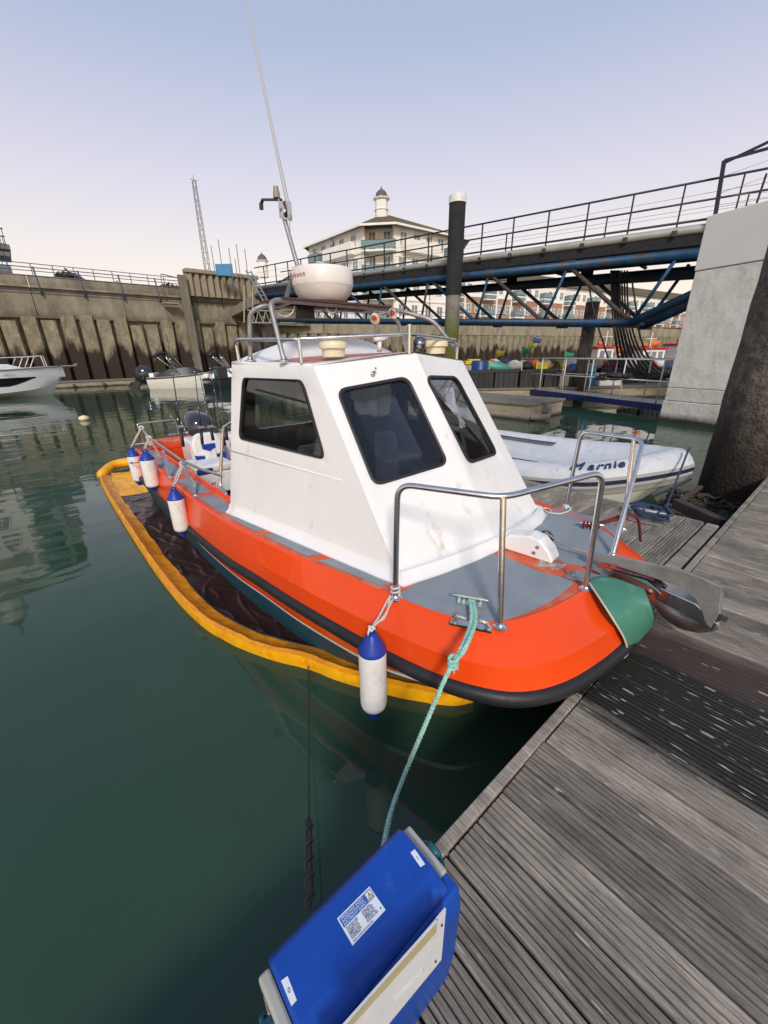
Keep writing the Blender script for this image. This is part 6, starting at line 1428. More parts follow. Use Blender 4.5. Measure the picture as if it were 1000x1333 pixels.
# wall B under the bridge
wb = thing('inner_quay_wall', (-38, 45, 0), 'long weedy quay wall seen under the footbridge behind the fishing gear', 'quay wall')
ptsB = [V((-42.9, 20.3, 0)), V((-37.5, 45.6, 0)), V((-26, 94.5, 0)), V((-8, 165, 0))]; ZB = 5.8
M_wallb = noise_mat('inner_wall_concrete', [(.15, .13, .09), (.27, .235, .165), (.37, .33, .25)], 1.2, (1, 1, .3), bump=.4, bscale=3)
for a, b in zip(ptsB, ptsB[1:]):
    d = (b-a).normalized(); w = V((-d.y, d.x, 0)); L_ = (b-a).length
    g = Geo(); g.beam(a+w*.6+UP*2.6, b+w*.6+UP*2.6, .8, 6.2); add_obj('backing', g, M_pilec, wb)
    nseg = int(L_/6); 
    for k in range(nseg):
        p = a.lerp(b, k/nseg); q = a.lerp(b, (k+.985)/nseg); g = Geo(); g.beam(p+w*.4+UP*(ZB-.75), q+w*.4+UP*(ZB-.75), 1.2, 1.6); add_obj('wall_panel', g, M_wallb, wb)
    npl = int(L_/1.15); base = None
    for k in range(npl):
        p = a.lerp(b, (k+.5)/npl)
        if base is None:
            M3 = Matrix((d, w, UP)).transposed(); g = Geo(); prof = [(-.5, .1), (-.30, -.35), (.22, -.40), (.40, -.05), (.5, .1)]
            g.loft([[p+M3 @ V((x_*1.15, y_, z_)) for x_, y_ in prof] for z_ in (-.4, ZB-1.6)]); base = add_obj('sheet_pile', g, M_pilec, wb); p0_ = p.copy()
        else: o = base.copy(); COL.objects.link(o); o.parent = wb; o.location = base.location+(p-p0_)+w*random.uniform(-.05, .05)
wr = thing('inner_quay_railing', (-38, 45, ZB), 'thin dark railing along the inner quay wall in front of the brick houses', 'railing')
for a, b in zip(ptsB, ptsB[1:]):
    for h in (1.1, .6): g = Geo(); g.tube([a+UP*(ZB+h), b+UP*(ZB+h)], .03, 5); add_obj('rail', g, M_brail, wr)
    n_ = int((b-a).length/2.2)
    for k in range(n_): p = a.lerp(b, k/n_); g = Geo(); g.tube([p+UP*ZB, p+UP*(ZB+1.1)], .035, 5); add_obj('post', g, M_brail, wr)
# lattice walkway girder on the wall behind the cabin roof
lg = thing('lattice_girder', (-36, 21, 4.5), 'small lattice girder hung along the quay wall behind the radar dome', 'girder')
lp, lq = atd(324, 420, 27), atd(444, 421, 30); hgt = V((0, 0, .75))
M_lat = mat('pale_lattice', (.32, .30, .24), .6)
for o in (V(), hgt): g = Geo(); g.tube([lp+o, lq+o], .05, 6); add_obj('chord', g, M_lat, lg)
for k in range(14): a = lp.lerp(lq, k/14); b = lp.lerp(lq, (k+.5)/14); c = lp.lerp(lq, (k+1)/14); g = Geo(); g.tube([a, b+hgt], .03, 5); g.tube([b+hgt, c], .03, 5); add_obj('lattice', g, M_lat, lg)
# ladder mast by the bridge end
for (pxs, lab, D_) in (((300, 312, 330, 520), 0, 0),): pass
lm = thing('bridge_stair', atd(330, 385, 27), 'steep galvanised ladder leaning at the left end of the footbridge', 'ladder')
a, b = atd(320, 352, 27), atd(343, 392, 26.5); off_ = V((.0, .35, 0))
for o in (V(), off_): g = Geo(); g.tube([a+o, b+o], .05, 6); add_obj('stringer', g, M_galv, lm)
for k in range(8): g = Geo(); g.tube([a.lerp(b, (k+.5)/8), a.lerp(b, (k+.5)/8)+off_], .03, 5); add_obj('rung', g, M_galv, lm)
g = Geo(); a = atd(318, 372, 27.2); g.tube([a, atd(318, 420, 27.2)], .05, 6); g.tube([a+V((0, .6, 0)), atd(318, 420, 27.2)+V((0, .6, 0))], .05, 6); add_obj('lower_ladder', g, M_lat, lm)
ab = thing('bridge_abutment', (-38, 21, 0), 'dark concrete abutment carrying the left end of the footbridge', 'abutment')
g = Geo(); e0 = BB-bt__*-.4; g.prism([V((BB.x-.2, BB.y-.3, -.4)), V((BB.x-.2, BB.y+WB+.3, -.4)), V((XW-.5, BB.y+WB+2.2, -.4)), V((XW-.5, BB.y+2.2, -.4))], (0, 0, 5.0)) if False else g.beam(V((BB.x+.2, BB.y+1.2, 5.85)), V((XW-.3, BB.y+3.6, 5.85)), 2.6, .7); add_obj('approach_slab', g, M_wallb, ab, bevel=.04)
for t_ in (.15, .6): p = V((BB.x, BB.y+1.2, 0)).lerp(V((XW, BB.y+3.6, 0)), t_); g = Geo(); g.tube([p-UP*.4, p+UP*5.5], .28, 14); add_obj('column', g, M_rust, ab, smooth=True)

# lattice mast, board, poles, bushes on the left quay
mt = thing('lattice_mast', atd(268, 352, 75), 'tall slim lattice mast against the sky on the left', 'mast')
tb0, tt0 = atd(268, 362, 75), atd(252.5, 236, 75)
tb0 = V((tt0.x, tt0.y, 5.8)); tb0 = V((tt0.x, tt0.y, 6)); W0 = 1.25; W1 = .55; H_ = tt0.z-6
def mc(k, h): w = W0+(W1-W0)*h; return tb0+V(((-.5, .5, .5, -.5)[k]*w, (-.5, -.5, .5, .5)[k]*w, H_*h))
M_mast = mat('mast_grey', (.20, .19, .18), .6)
for k in range(4): g = Geo(); g.tube([mc(k, 0), mc(k, 1)], .06, 5); add_obj('leg', g, M_mast, mt)
for j in range(14):
    g = Geo()
    for k in range(4): g.tube([mc(k, j/14), mc((k+1) % 4, (j+1)/14)], .035, 4); g.tube([mc(k, (j+1)/14), mc((k+1) % 4, (j+1)/14)], .03, 4)
    add_obj('bracing', g, M_mast, mt)
g = Geo(); g.tube([tt0, tt0+UP*1.0], .05, 5); g.tube([tt0+V((0, -.7, .2)), tt0+V((0, .7, .2))], .05, 5); add_obj('top_aerials', g, M_mast, mt)
bb = thing('blue_notice_board', atd(292, 362, 34), 'small blue board on a frame on the quay, right of the lattice mast', 'sign')
c = atd(292, 351, 34); RR = Matrix.Rotation(atan2(_R.y, _R.x), 3, 'Z'); g = Geo(); g.box(c, (1.45, .06, .85), RR); add_obj('board', g, M_bluesign, bb)
for s in (-.6, .6): g = Geo(); q = c+RR @ V((s, 0, 0)); g.tube([q-UP*1.6, q+UP*.2], .04, 5); add_obj('leg', g, M_brail, bb)
for x, y0 in ((281, 324), (291, 317), (303, 327), (313, 322), (323, 328), (309, 340)):
    b = atd(x+1.5, 372, 36); tp = atd(x, y0, 36); tp = V((b.x, b.y, tp.z)); g = Geo(); g.tube([b, tp], .035, 5); simple('slim_pole', {281: 'leftmost slim pole above the blue board', 291: 'tallest slim pole right behind the blue board', 303: 'slim pole just right of the blue board', 313: 'slim pole in the middle of the group right of the blue board', 323: 'rightmost slim pole by the bridge ladder', 309: 'shortest slim pole right of the blue board'}[x], 'pole', g, M_mast, 'slim poles on the quay')
def bush(c, r, label, sx_=1.6, name='bush'):
    g = Geo(); rnd = random.Random(int(c.x*10)); 
    for k in range(420):
        d = V((rnd.uniform(-1, 1)*.5, rnd.uniform(-1, 1)*.6*sx_, 0)); d.z = rnd.uniform(-.2, .75)*max(.15, 1-(d.y/(.62*sx_))**2)*(1+.3*noise.noise(d*3)); d = d*r; n = V((rnd.uniform(-1, 1), rnd.uniform(-1, 1), rnd.uniform(-1, 1))).normalized(); a = n.orthogonal().normalized()*r*.12; b = n.cross(a)
        g.face([c+d-a-b*.5, c+d+a-b*.5, c+d+a*.3+b, c+d-a*.6+b])
    t = thing(name, c, label, 'bush', 'dark bushes on the left quay'); add_obj('foliage', g, M_bush, t); g = Geo(); g.tube([c-UP*.4, c+UP*r*.4], .08, 6); add_obj('stem', g, M_rust, t)
bush(atd(88, 360, 34)-UP*.6, 1.3, 'dark rounded bush behind the quay parapet at left'); bush(atd(150, 367, 36)-UP*.6, .8, 'small dark bush behind the parapet, second from the left'); bush(atd(222, 373, 36)-UP*.5, 1.0, 'low dark bush left of the timber fender post', 2.2)

# ================================================================== houses
def wall_windows(parent, a, b, z0, z1, rows, m_wall, frame=M_wwhite, wname='wall', depth=.3, w=1.2, h=1.5):
    """wall from a to b (plan), rows = list of (z, [u...]) windows each a part with a pane"""
    a = V((a.x, a.y, 0)); b = V((b.x, b.y, 0)); d = (b-a).normalized(); n = V((d.y, -d.x, 0))
    if n.dot(V((CAM_POS.x, CAM_POS.y, 0))-a) < 0: n = -n
    g = Geo(); g.beam((a+b)/2+UP*(z0+z1)/2-n*depth/2-d*(b-a).length/2, (a+b)/2+UP*(z0+z1)/2-n*depth/2+d*(b-a).length/2, depth, z1-z0)
    wl_ = add_obj(wname, g, m_wall, parent); L_ = (b-a).length; M3 = Matrix((d, n, UP)).transposed()
    for z, us in rows:
        for u in us:
            ww, hh = w, h
            if isinstance(u, tuple): u, ww, hh = u
            c = a+d*L_*u+UP*z+n*.03; g = Geo()
            for s in (-1, 1): g.box(c+M3 @ V((s*ww/2, 0, 0)), (.10, .10, hh+.1), M3)
            for s in (-1, 0, 1): g.box(c+M3 @ V((0, 0, s*hh/2)), (ww, .10 if s else .07, .10 if s else .05), M3)
            g.box(c, (.06, .08, hh), M3)
            f = add_obj('window', g, frame, parent); g = Geo(); g.box(c-n*.012, (ww-.08, .05, hh-.05), M3); add_obj('pane', g, M_hwin, f)
    return wl_, d, n, L_, M3
def balcony(parent, c, M3, w, dp, h=1.1, glass=M_bglass, slab=M_wwhite):
    g = Geo(); g.box(c+M3 @ V((0, dp/2, -.1)), (w, dp, .2), M3); b_ = add_obj('balcony', g, slab, parent)
    g = Geo(); g.box(c+M3 @ V((0, dp-.04, h/2+.05)), (w-.05, .04, h-.1), M3); g.box(c+M3 @ V((-w/2+.04, dp/2, h/2+.05)), (.04, dp-.1, h-.1), M3); g.box(c+M3 @ V((w/2-.04, dp/2, h/2+.05)), (.04, dp-.1, h-.1), M3); add_obj('balustrade', g, glass, b_)
    g = Geo(); g.beam(c+M3 @ V((-w/2, dp-.04, h+.03)), c+M3 @ V((w/2, dp-.04, h+.03)), .06, .05); add_obj('top_rail', g, M_darksteel, b_)
def cupola(parent, c, r, h, dome_h):
    g = Geo(); g.lathe([(r, -1.5), (r, 0), (r, h*.34), (r*1.12, h*.35), (r*1.12, h*.39), (r*.98, h*.40), (r*.98, h*.88), (r*1.25, h*.93), (r*1.3, h)], c, n=8); cp = add_obj('cupola', g, M_wwhite, parent)
    g = Geo(); g.lathe([(r*1.25, h), (r*.95, h+dome_h*.12), (r*.80, h+dome_h*.45), (r*.5, h+dome_h*.68), (r*.18, h+dome_h*.80), (r*.05, h+dome_h*1.0), (.0, h+dome_h*1.15)], c, n=16); add_obj('dome', g, M_lead, cp, smooth=True, auto=40)
def villa(name, Lp, CL, CR_, Rp, ze, zr_, label, storeys, cup, cw, back=16.):
    t = thing(name, (CL+CR_)/2*V((1, 1, 0)) if False else V(((CL.x+CR_.x)/2, (CL.y+CR_.y)/2, 6.8)), label, 'building')
    base = 5.5
    for (a, b) in ((Lp, CL), (CR_, Rp)):
        rows = []
        for s in range(storeys):
            z = ze-1.35-3.0*s
            us = [.12, .30, (.46, .9, 1.3), .64, .84] if s % 2 == 0 else [.10, .28, .48, .66, .86]
            rows.append((z, us))
        _, d, n, L_, M3 = wall_windows(t, a, b, base, ze, rows, M_wwhite)
        a0_ = V((a.x, a.y, 0))
        for s in range(storeys):
            g = Geo(); g.beam(a0_+UP*(ze-3.0*s-3.0)+n*.08, a0_+d*L_+UP*(ze-3.0*s-3.0)+n*.08, .16, .22); add_obj('string_course', g, M_wwhite, t)
        for s in range(min(2, storeys)):
            u = .22 if a is Lp else .80; balcony(t, a0_+d*L_*u+UP*(ze-2.85-3.0*s)+n*.1, M3, 3.0, 1.3)
        g = Geo(); g.box(a0_+d*L_*(.62 if a is Lp else .34)+UP*(ze-2.3)+n*.55, (L_*.50, .9, 1.5), M3); add_obj('terrace_parapet', g, M_wwhite, t)
        g = Geo(); q = a0_+d*L_*.5+n*.1; g.tube([q+UP*(ze-.1)+n*.6, q+UP*(ze-.6), q+UP*base], .06, 6); add_obj('downpipe', g, M_darksteel, t)
    # recessed corner
    inward = (V(((Lp.x+Rp.x)/2, (Lp.y+Rp.y)/2, 0))-V(((CL.x+CR_.x)/2, (CL.y+CR_.y)/2, 0))).normalized()
    a, b = CL+inward*1.2, CR_+inward*1.2
    _, d, n, L_, M3 = wall_windows(t, a, b, base, ze, [(ze-1.5-3*s, [(.25, 1.0, 2.1), (.75, 1.0, 2.1)]) for s in range(storeys)], M_wwhite, w=1, h=2)
    for s in range(storeys): balcony(t, (V((a.x, a.y, 0))+V((b.x, b.y, 0)))/2+UP*(ze-2.85-3*s), M3, L_*1.15, 1.7, glass=M_darksteel if False else M_bglass)
    # hipped roof with overhang
    cen = V(((CL.x+CR_.x)/2, (CL.y+CR_.y)/2, 0))+inward*9.0
    def o(p, k=1.1): q = V((p.x, p.y, 0)); d_ = (q-cen).normalized(); return q+d_*k
    eL, eC1, eC2, eR = o(Lp), o(CL, 1.3), o(CR_, 1.3), o(Rp)
    bL = o(Lp+inward*back*.72, .5); bR = o(Rp+inward*back*.72, .5); apex = cen+UP*zr_
    loop = [eL, eC1, eC2, eR, bR, bL]
    g = Geo()
    for p, q in zip(loop, loop[1:]+loop[:1]): g.face([p+UP*ze, q+UP*ze, apex])
    g.face([p+UP*(ze-.02) for p in reversed(loop)]); rf = add_obj('roof', g, M_roof, t)
    g = Geo()
    for p, q in zip(loop[:4], loop[1:4]): g.beam(p+UP*(ze-.12), q+UP*(ze-.12), .12, .26)
    add_obj('eaves_board', g, M_wwhite, rf)
    g = Geo(); g.prism([V((p.x, p.y, base)) for p in (Lp+inward*1.5, Rp+inward*1.5, Rp+inward*back*.7, Lp+inward*back*.7)], (0, 0, ze-base-.1)); add_obj('rear_block', g, M_wwhite, t)
    if cup is not None: cupola(t, cup, cw[0], cw[1], cw[2])
    return t
ZE = 18.4
Lp, CL, CR_, Rp = [atz(x, y_, ZE) for x, y_ in ((402, 321), (473, 294.5), (513, 292.5), (604, 311))]
apx = atd(497, 282, 57)
villa('corner_villa', Lp, CL, CR_, Rp, ZE, atd(497, 281, 60).z+.7, 'white apartment house with olive hipped roof and domed cupola above the footbridge', 4, V((atd(497, 284, 59).x, atd(497, 284, 59).y, atd(497, 283, 59).z)), (.98, 2.3, 1.35))
# long low wing with the second cupola
wg = thing('white_wing', atd(365, 380, 85), 'low white wing with olive roof and small domed cupola, left of the white apartment house', 'building')
wa, wb_ = atd(398, 352, 62), atd(330, 382, 92); ze_ = wa.z
wa2 = V((wa.x, wa.y, 0)); wb2 = V((wb_.x, wb_.y, 0)); ze_ = wa.z+.3
_, d, n, L_, M3 = wall_windows(wg, wa, wb_, 5.5, ze_, [(ze_-1.5, [.08, .2, .32, .44, .56, .68, .8, .92]), (ze_-4.5, [.08, .2, .32, .44, .56, .68, .8, .92])], M_wwhite)
g = Geo(); rg = -n*5+UP*(ze_+2.6); g.face([wa2+n*.5+UP*ze_, wb2+n*.5+UP*ze_, wb2+rg-d*2, wa2+rg]); g.face([wa2-n*10+UP*ze_, wa2+rg, wb2+rg-d*2, wb2-n*10+UP*ze_]); g.face([wb2+n*.5+UP*ze_, wb2-n*10+UP*ze_, wb2+rg-d*2]); add_obj('roof', g, M_roof, wg)
cc = atd(343, 352, 96); cupola(wg, cc, 1.2, 2.0, 1.7)
# left house: only its balconies reach into the frame, the rest shows in the water's reflection
XL = -53.0
lh_L, lh_CL, lh_CR, lh_R = V((XL-14, -1.0, 0)), V((XL-1, -1.0, 0)), V((XL, -2.6, 0)), V((XL+2, -30, 0))
ldir = V((0, -1, 0))
lh = villa('left_villa', V((XL-15, -.6, 0)), V((XL-1.5, -1.2, 0)), V((XL+.0, -3.2, 0)), V((XL+2.0, -24, 0)), 20.6, 24.0, 'white apartment house at the far left whose grey balconies just enter the picture', 5, V((XL-5, -8.2, 23.4)), (1.1, 3.0, 2.0))
for (px_, ya_, yb_) in ((14, 346, 355), (13, 328, 334), (12, 318, 325)):
    tq, bq = atx(px_, ya_, XL+2.4), atx(px_, yb_, XL+2.4); c = V((XL+.9, tq.y-1.9, tq.z-.2)); g = Geo(); g.box(V((XL+.9, tq.y-1.9, (tq.z+bq.z)/2)), (3.0, 3.8, tq.z-bq.z)); b_ = add_obj('balcony', g, mat('grey_balcony_slab', (.14, .15, .16), .7) if 'grey_balcony_slab' not in MATS else MATS['grey_balcony_slab'], lh, bevel=.05)
    g = Geo()
    for k in range(12): g.tube([c+V((1.5, -1.4+k*.28, .2)), c+V((1.5, -1.4+k*.28, 1.3))], .03, 5)
    g.tube([c+V((1.5, -1.4, 1.3)), c+V((1.5, 1.8, 1.3))], .05, 5); g.tube([c+V((1.5, -1.4, .75)), c+V((1.5, 1.8, .75))], .03, 5); add_obj('balustrade', g, M_darksteel, b_)
# brick terrace behind the inner wall
TA = atd(452, 405, 68); TB = atd(905, 405, 128); TA = V((TA.x, TA.y, 5.8)); TB = V((TB.x, TB.y, 5.8)); td_ = (TB-TA).normalized(); tn = V((td_.y, -td_.x, 0)); 
if tn.dot(CAM_POS-TA) < 0: tn = -tn
M3t = Matrix((td_, tn, UP)).transposed(); HW = 9.0; nh = int((TB-TA).length/HW)+1
def terrace(c):
    t = thing('terrace_house', c, 'x', 'house', 'brick terrace houses behind the inner quay'); a = c-td_*HW/2; b = c+td_*HW/2
    wall_windows(t, a, b, 5.8, 12.6, [(7.5, [.1, .37, .9]), (10.6, [.1, .37, .9])], M_brick, w=1.3, h=1.6)
    wall_windows(t, a, b, 12.62, 16.0, [(14.2, [.1, .37, .9])], M_wwhite, wname='upper_wall', w=1.2, h=1.5)
    for z in (9.2, 12.3, 15.2-2.0): balcony(t, c+td_*1.3+UP*(z-5.8)+tn*.05, M3t, 2.9, 1.4)
    for u in (-.02, .48): g = Geo(); q = c+td_*HW*u+tn*.06; g.box(q+UP*5, (.36, .12, 10.2), M3t); add_obj('pilaster', g, M_wwhite, t)
    for z in (7.2, 10.3): g = Geo(); g.box(c+td_*1.3+UP*(z-5.8)+tn*.03, (2.0, .08, 2.1), M3t); w_o = add_obj('french_window', g, M_wwhite, t); g = Geo(); g.box(c+td_*1.3+UP*(z-5.8)+tn*.06, (1.8, .06, 1.9), M3t); add_obj('pane', g, M_hwin, w_o)
    g = Geo(); a0 = c-td_*HW/2+UP*10.2; b0 = c+td_*HW/2+UP*10.2; g.face([a0+tn*.6, b0+tn*.6, b0-tn*5+UP*3, a0-tn*5+UP*3]); g.face([a0-tn*10, a0-tn*5+UP*3, b0-tn*5+UP*3, b0-tn*10]); g.face([a0+tn*.6, a0-tn*5+UP*3, a0-tn*10]); g.face([b0+tn*.6, b0-tn*10, b0-tn*5+UP*3]); add_obj('roof', g, M_roof, t)
    return t
def spots_(i): return TA+td_*HW*(i+.5)
th = terrace(spots_(0)); lab = ['leftmost brick terrace house, seen through the truss just right of the radar dome', 'brick terrace house left of the black guide pile', 'brick terrace house right behind the black guide pile', 'brick terrace house just right of the guide pile', 'brick terrace house above the fish bins', 'brick terrace house left of the brown round pile', 'brick terrace house behind the brown round pile', 'brick terrace house right of the brown round pile', 'brick terrace house left of the hanging hoses', 'brick terrace house behind the hanging hoses', 'brick terrace house right of the hoses', 'brick terrace house next to the concrete pier', 'farthest brick terrace house at the pier edge', 'brick terrace house hidden behind the pier', 'brick terrace house at the far end, behind the pier and the rough round pile']
th['label'] = lab[0]
for i in range(1, nh): copy_tree(th, spots_(i), label=lab[min(i, len(lab)-1)])
# a walker on the inner quay
pw = atd(650, 419, 62); pw.z = 5.8; 
g = Geo(); 
def ell(c, rx, ry, rz, n=10): g.loft([[c+V((cos(q)*rx*sin(pi*k/6), sin(q)*ry*sin(pi*k/6), -cos(pi*k/6)*rz)) for q in [2*pi*j/n for j in range(n)]] for k in range(7)])
g.loft([[pw+V((cos(q)*rx+dx_, sin(q)*ry, z_)) for q in [2*pi*j/10 for j in range(10)]] for rx, ry, z_, dx_ in ((.12, .14, .0, .0), (.13, .16, .45, 0), (.17, .20, .85, 0), (.15, .19, 1.1, 0), (.16, .25, 1.4, 0), (.08, .10, 1.52, 0), (.06, .06, 1.58, 0), (.10, .09, 1.66, 0), (.10, .09, 1.78, 0), (.04, .04, 1.86, 0))])
simple('person', 'person in dark clothes walking along the inner quay, seen through the bridge truss', 'person', g, MP['navy'], smooth=True)

# ================================================================== motor yacht at left
def hullpts(stations): return stations
yt = thing('motor_yacht', (-33, -3.5, 0), 'white motor yacht with black side window, its bow entering from the left edge', 'motor yacht')
bowt = atd(88, 480, 21.5); wlb = atz(66, 514, 0)
bx = wlb.copy(); aft = V((-31.2, -9.5, 0)); fwd = (V((bx.x, bx.y, 0))-V((-30.11, -1.42, 0))).normalized(); fwd = V((-.18, 1, 0)).normalized(); lat = V((fwd.y, -fwd.x, 0)); 
if lat.dot(-bx) < 0: lat = -lat
bow0 = V((bx.x, bx.y, 0))-lat*.0
def yp(s, l, z): return bow0-fwd*s+lat*(l-1.45)*1+lat*1.45*0+V((0, 0, z))
g = Geo(); secs = []
for s, hb, zd, zch in ((-1.0, .04, 1.62, 1.55), (-.6, .30, 1.62, .95), (0, .62, 1.60, .55), (.9, 1.05, 1.56, .40), (2.2, 1.38, 1.52, .32), (4.5, 1.55, 1.46, .28), (8.5, 1.55, 1.40, .25)):
    sec = [( hb, zd), (hb*.93+.02, zd*.62), (hb*.86, zch), (hb*.35 if s > -.9 else .02, -.05 if s > -.55 else zch*.8), (-hb*.35 if s > -.9 else -.02, -.05 if s > -.55 else zch*.8), (-hb*.86, zch), (-hb*.93-.02, zd*.62), (-hb, zd)]
    secs.append([bow0-fwd*s+lat*(l-.0)+UP*z for l, z in sec])
g.loft(secs); add_obj('hull', g, M_white, yt, smooth=True, auto=28)
M_ywin = mat('yacht_black_window', (.008, .008, .01), .08)
g = Geo()
hb = lambda s: .62+(1.42-.62)*min(1, s/2.6)
lo = [(.55, 1.13), (1.0, .80), (3.2, .66), (8.0, .60), (8.0, 1.02), (3.2, 1.07)]
g = Geo(); g.open = True; top_ = []; bot_ = []
for k in range(24):
    s = .6+k*.33; top_.append((s, 1.10-.01*s)); bot_.append((s, max(.60, 1.06-.33*(s-.55)) if s < 1.9 else .66-.008*s))
def ysurf(s, z):
    import bisect
    ss = [-.6, 0, .9, 2.2, 4.5, 8.5]; hbv = [.30, .62, 1.05, 1.38, 1.55, 1.55]; zds = [1.62, 1.60, 1.56, 1.52, 1.46, 1.40]; zc = [.95, .55, .40, .32, .28, .25]
    i = max(0, min(4, bisect.bisect(ss, s)-1)); t = (s-ss[i])/(ss[i+1]-ss[i]); h_ = hbv[i]+(hbv[i+1]-hbv[i])*t; zd = zds[i]+(zds[i+1]-zds[i])*t; c_ = zc[i]+(zc[i+1]-zc[i])*t
    zm = zd*.62; hm = h_*.93+.02
    l = hm+(h_-hm)*(z-zm)/(zd-zm) if z > zm else h_*.86+(hm-h_*.86)*(z-c_)/(zm-c_)
    return bow0-fwd*s+lat*(l+.012)+UP*z
g.loft([[ysurf(s, z) for s, z in top_], [ysurf(s, (z+z2)/2) for (s, z), (s2, z2) in zip(top_, bot_)], [ysurf(s, z) for s, z in bot_]], closed=False); add_obj('hull_window', g, M_ywin, yt, smooth=True)
g = Geo(); g.tube([yp(s, 0, 0)+lat*(1.45+h_)+UP*z for s, h_, z in ((-1.0, .04, 1.60), (-.6, .33, 1.60), (0, .64, 1.58), (.9, 1.07, 1.54), (2.2, 1.40, 1.50), (4.5, 1.57, 1.44), (8.5, 1.57, 1.38))], .035, 6); add_obj('gunwale', g, M_pipe, yt, smooth=True)
g = Geo(); g.loft([[bow0-fwd*s+lat*l+UP*z for l, z in ((w, zb), (w*.8, zb+h_), (-w*.8, zb+h_), (-w, zb))] for s, w, zb, h_ in ((.9, .4, 1.50, .06), (1.6, .8, 1.5, .28), (3.5, 1.15, 1.46, .36), (4.4, 1.2, 1.45, .40), (8.5, 1.2, 1.4, .4))]); add_obj('foredeck', g, M_white, yt, smooth=True, auto=35)
g = Geo(); g.loft([[bow0-fwd*s+lat*l+UP*z for l, z in ((w, 1.8), (w*.85, zt_), (-w*.85, zt_), (-w, 1.8))] for s, w, zt_ in ((3.0, .9, 1.95), (3.8, 1.2, 2.7), (4.6, 1.2, 2.95), (8, 1.2, 3.0))]); add_obj('saloon_glass', g, M_ywin, yt)
g = Geo(); g.loft([[bow0-fwd*s+lat*l+UP*z for l, z in ((w, zt_), (w*.8, zt_+.12), (-w*.8, zt_+.12), (-w, zt_))] for s, w, zt_ in ((1.9, .5, 2.62), (2.4, 1.2, 2.78), (4.6, 1.3, 2.98), (8, 1.3, 3.0))]); add_obj('hardtop', g, M_white, yt, smooth=True, auto=40)
for s0_, s1_, z in ((-.75, 6, 0),):
    for sd_ in (1, -1):
        g = Geo(); g.tube(rounded([bow0+fwd*.2+lat*.25*sd_+UP*1.6, bow0+fwd*.15+lat*.25*sd_+UP*2.2, bow0-fwd*.5+lat*.7*sd_+UP*2.15, bow0-fwd*2.5+lat*1.25*sd_+UP*2.1, bow0-fwd*6+lat*1.3*sd_+UP*2.05], .1, 4), .022, 6); add_obj('deck_rail', g, M_white, yt, smooth=True)
        for s in (.35, .9, 2.2, 3.6): g = Geo(); w = ysurf(max(0, s), 1.4)-bow0+fwd*s; l_ = w.dot(lat)-.15; g.tube([bow0-fwd*(s+.35)+lat*l_*sd_+UP*1.52, bow0-fwd*s+lat*(l_-.02)*sd_+UP*2.13], .02, 6); add_obj('stanchion', g, M_white, yt, smooth=True)
g = Geo(); g.beam(bow0+fwd*.9+UP*1.60, bow0+fwd*1.75+UP*1.62, .3, .07); g.beam(bow0+fwd*1.3+UP*1.5, bow0+fwd*1.8+UP*1.75, .06, .06); add_obj('bow_platform', g, M_galv, yt, bevel=.02)
text_obj('script_name', 'Antares', ysurf(1.9, 1.26)+lat*.01, fwd if fwd.cross(UP).dot(lat) > 0 else -fwd, UP, .22, M_pipe, yt, shear=.4)

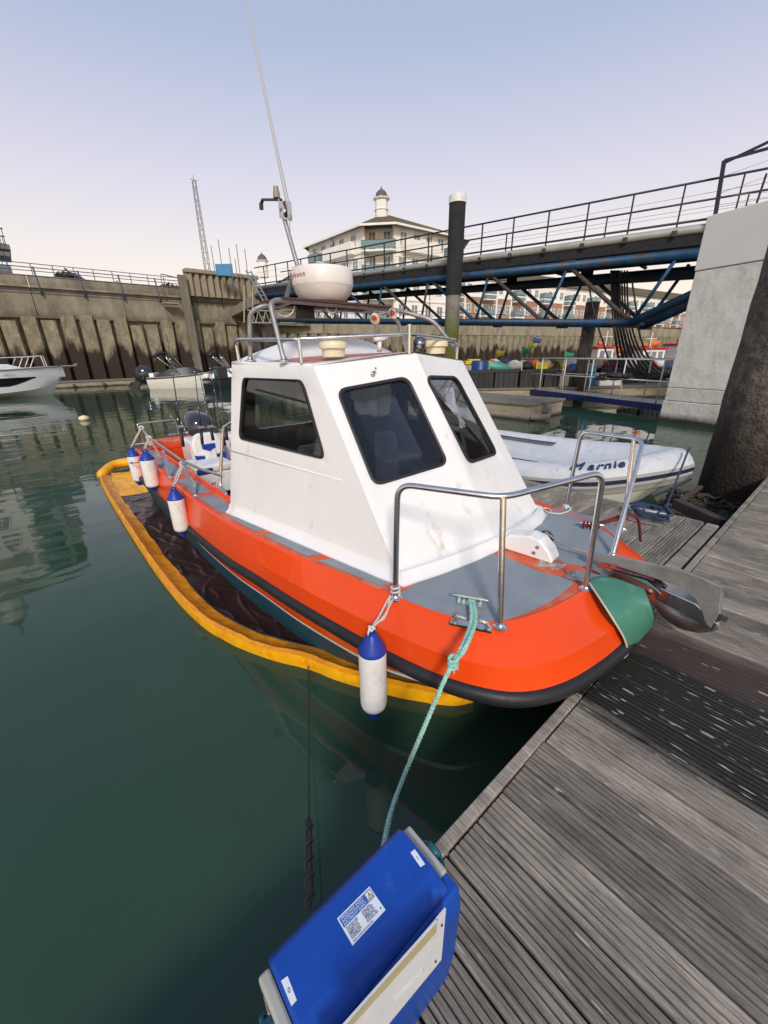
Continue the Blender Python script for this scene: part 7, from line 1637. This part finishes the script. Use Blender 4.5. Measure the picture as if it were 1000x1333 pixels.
# ================================================================== speedboats by the landing stage
def speedboat(st_px, bow_px, label, hullm, inner, engine=True, hood=True):
    a = atz(*st_px, 0); b = atz(*bow_px, 0); a = V((a.x, a.y, 0)); b = V((b.x, b.y, 0)); f = (b-a).normalized(); L_ = (b-a).length; l = V((-f.y, f.x, 0))
    if l.dot(-a) < 0: l = -l
    t = thing('speedboat', (a+b)/2, label, 'speedboat'); W_ = 1.05
    def q(s, w, z): return a+f*s*L_+l*w+UP*z*1.2
    g = Geo(); g.loft([[q(s, w, zd), q(s, w*.93, zd*.5), q(s, w*.7, -.05), q(s, -w*.7, -.05), q(s, -w*.93, zd*.5), q(s, -w, zd)] for s, w, zd in ((0, W_, .62), (.3, W_*1.05, .66), (.6, W_*.98, .74), (.85, W_*.6, .86), (1.0, .05, .98))]); add_obj('hull', g, hullm, t, smooth=True, auto=30)
    g = Geo(); g.tube([q(s, w, zd) for s, w, zd in ((0, W_+.02, .58), (.3, W_*1.05+.02, .62), (.6, W_*.98+.02, .70), (.85, W_*.6+.02, .82), (1.0, .07, .94))], .04, 6); add_obj('rub_rail', g, M_black, t, smooth=True)
    g = Geo(); g.loft([[q(s, w, z), q(s, w*.8, z+h_), q(s, -w*.8, z+h_), q(s, -w, z)] for s, w, z, h_ in ((.12, .9, .62, .12), (.3, .9, .66, .38), (.55, .85, .72, .42), (.7, .6, .8, .10))]); add_obj('cockpit_cover', g, inner, t, smooth=True, auto=40)
    g = Geo(); g.box(q(.05, 0, .75), (.3, 1.3, .25), Matrix((f, l, UP)).transposed()); add_obj('stern_seat', g, M_white, t, bevel=.04)
    if hood:
        for s_ in (.30, .42):
            g = Geo(); g.tube(rounded([q(.45, .95, .8), q(s_-.12, .95, 1.75), q(s_-.12, -.95, 1.75), q(.45, -.95, .8)], .25, 4), .028, 6); add_obj('hood_frame', g, M_steel, t, smooth=True)
        g = Geo(); g.tube(cr([q(.16, .96, 1.72), q(.20, .5, 1.86), q(.22, -.5, 1.86), q(.18, -.96, 1.72)], 4), .12, 8); add_obj('folded_hood', g, M_rubber, t, smooth=True)
    if engine:
        c = q(0, 0, 0)-f*.45; e = Matrix((f, l, UP)).transposed() @ Matrix.Rotation(radians(38), 3, 'Y')
        g = Geo(); g.loft([[c+UP*.95+e @ V((cos(u)*rx*1.5+ox, sin(u)*ry*1.4, z*1.6)) for u in [2*pi*j/14 for j in range(14)]] for rx, ry, z, ox in ((.20, .16, -.35, .0), (.34, .24, -.25, -.0), (.38, .27, .05, 0), (.30, .22, .28, .03), (.1, .08, .36, .05))]); en = add_obj('outboard', g, M_cowl, t, smooth=True)
        g = Geo(); g.box(c+UP*.95+e @ V((-.02, 0, -.85)), (.42, .22, 1.0), e); g.box(c+UP*.95+e @ V((-.05, 0, -1.25)), (.85, .16, .18), e); add_obj('leg', g, M_black, en, bevel=.02)
        g = Geo()
        for k in range(3): qq = 2*pi*k/3; g.box(c+UP*.95+e @ V((-.42, cos(qq)*.12, -1.15+sin(qq)*.12)), (.03, .12, .2), e)
        add_obj('propeller', g, M_galv, en)
    return t
speedboat((200, 505.5), (292, 503), 'small cream speedboat with tilted black outboard, stern towards the left', mat('cream_gelcoat', (.82, .80, .72), .35, var=.06), M_black)
speedboat((268, 508), (352, 505), 'black sided speedboat partly hidden behind the wheelhouse', M_cowl, M_white, engine=False)
g = Geo(); c = atz(110, 547, 0); g.loft([[V((c.x, c.y, 0))+V((cos(u)*r__, sin(u)*r__, z)) for u in [2*pi*j/12 for j in range(12)]] for r__, z in ((.10, -.02), (.17, .05), (.14, .13), (.02, .17))]); simple('mooring_buoy', 'small cream mooring buoy floating left of the boat', 'buoy', g, M_cream, smooth=True)
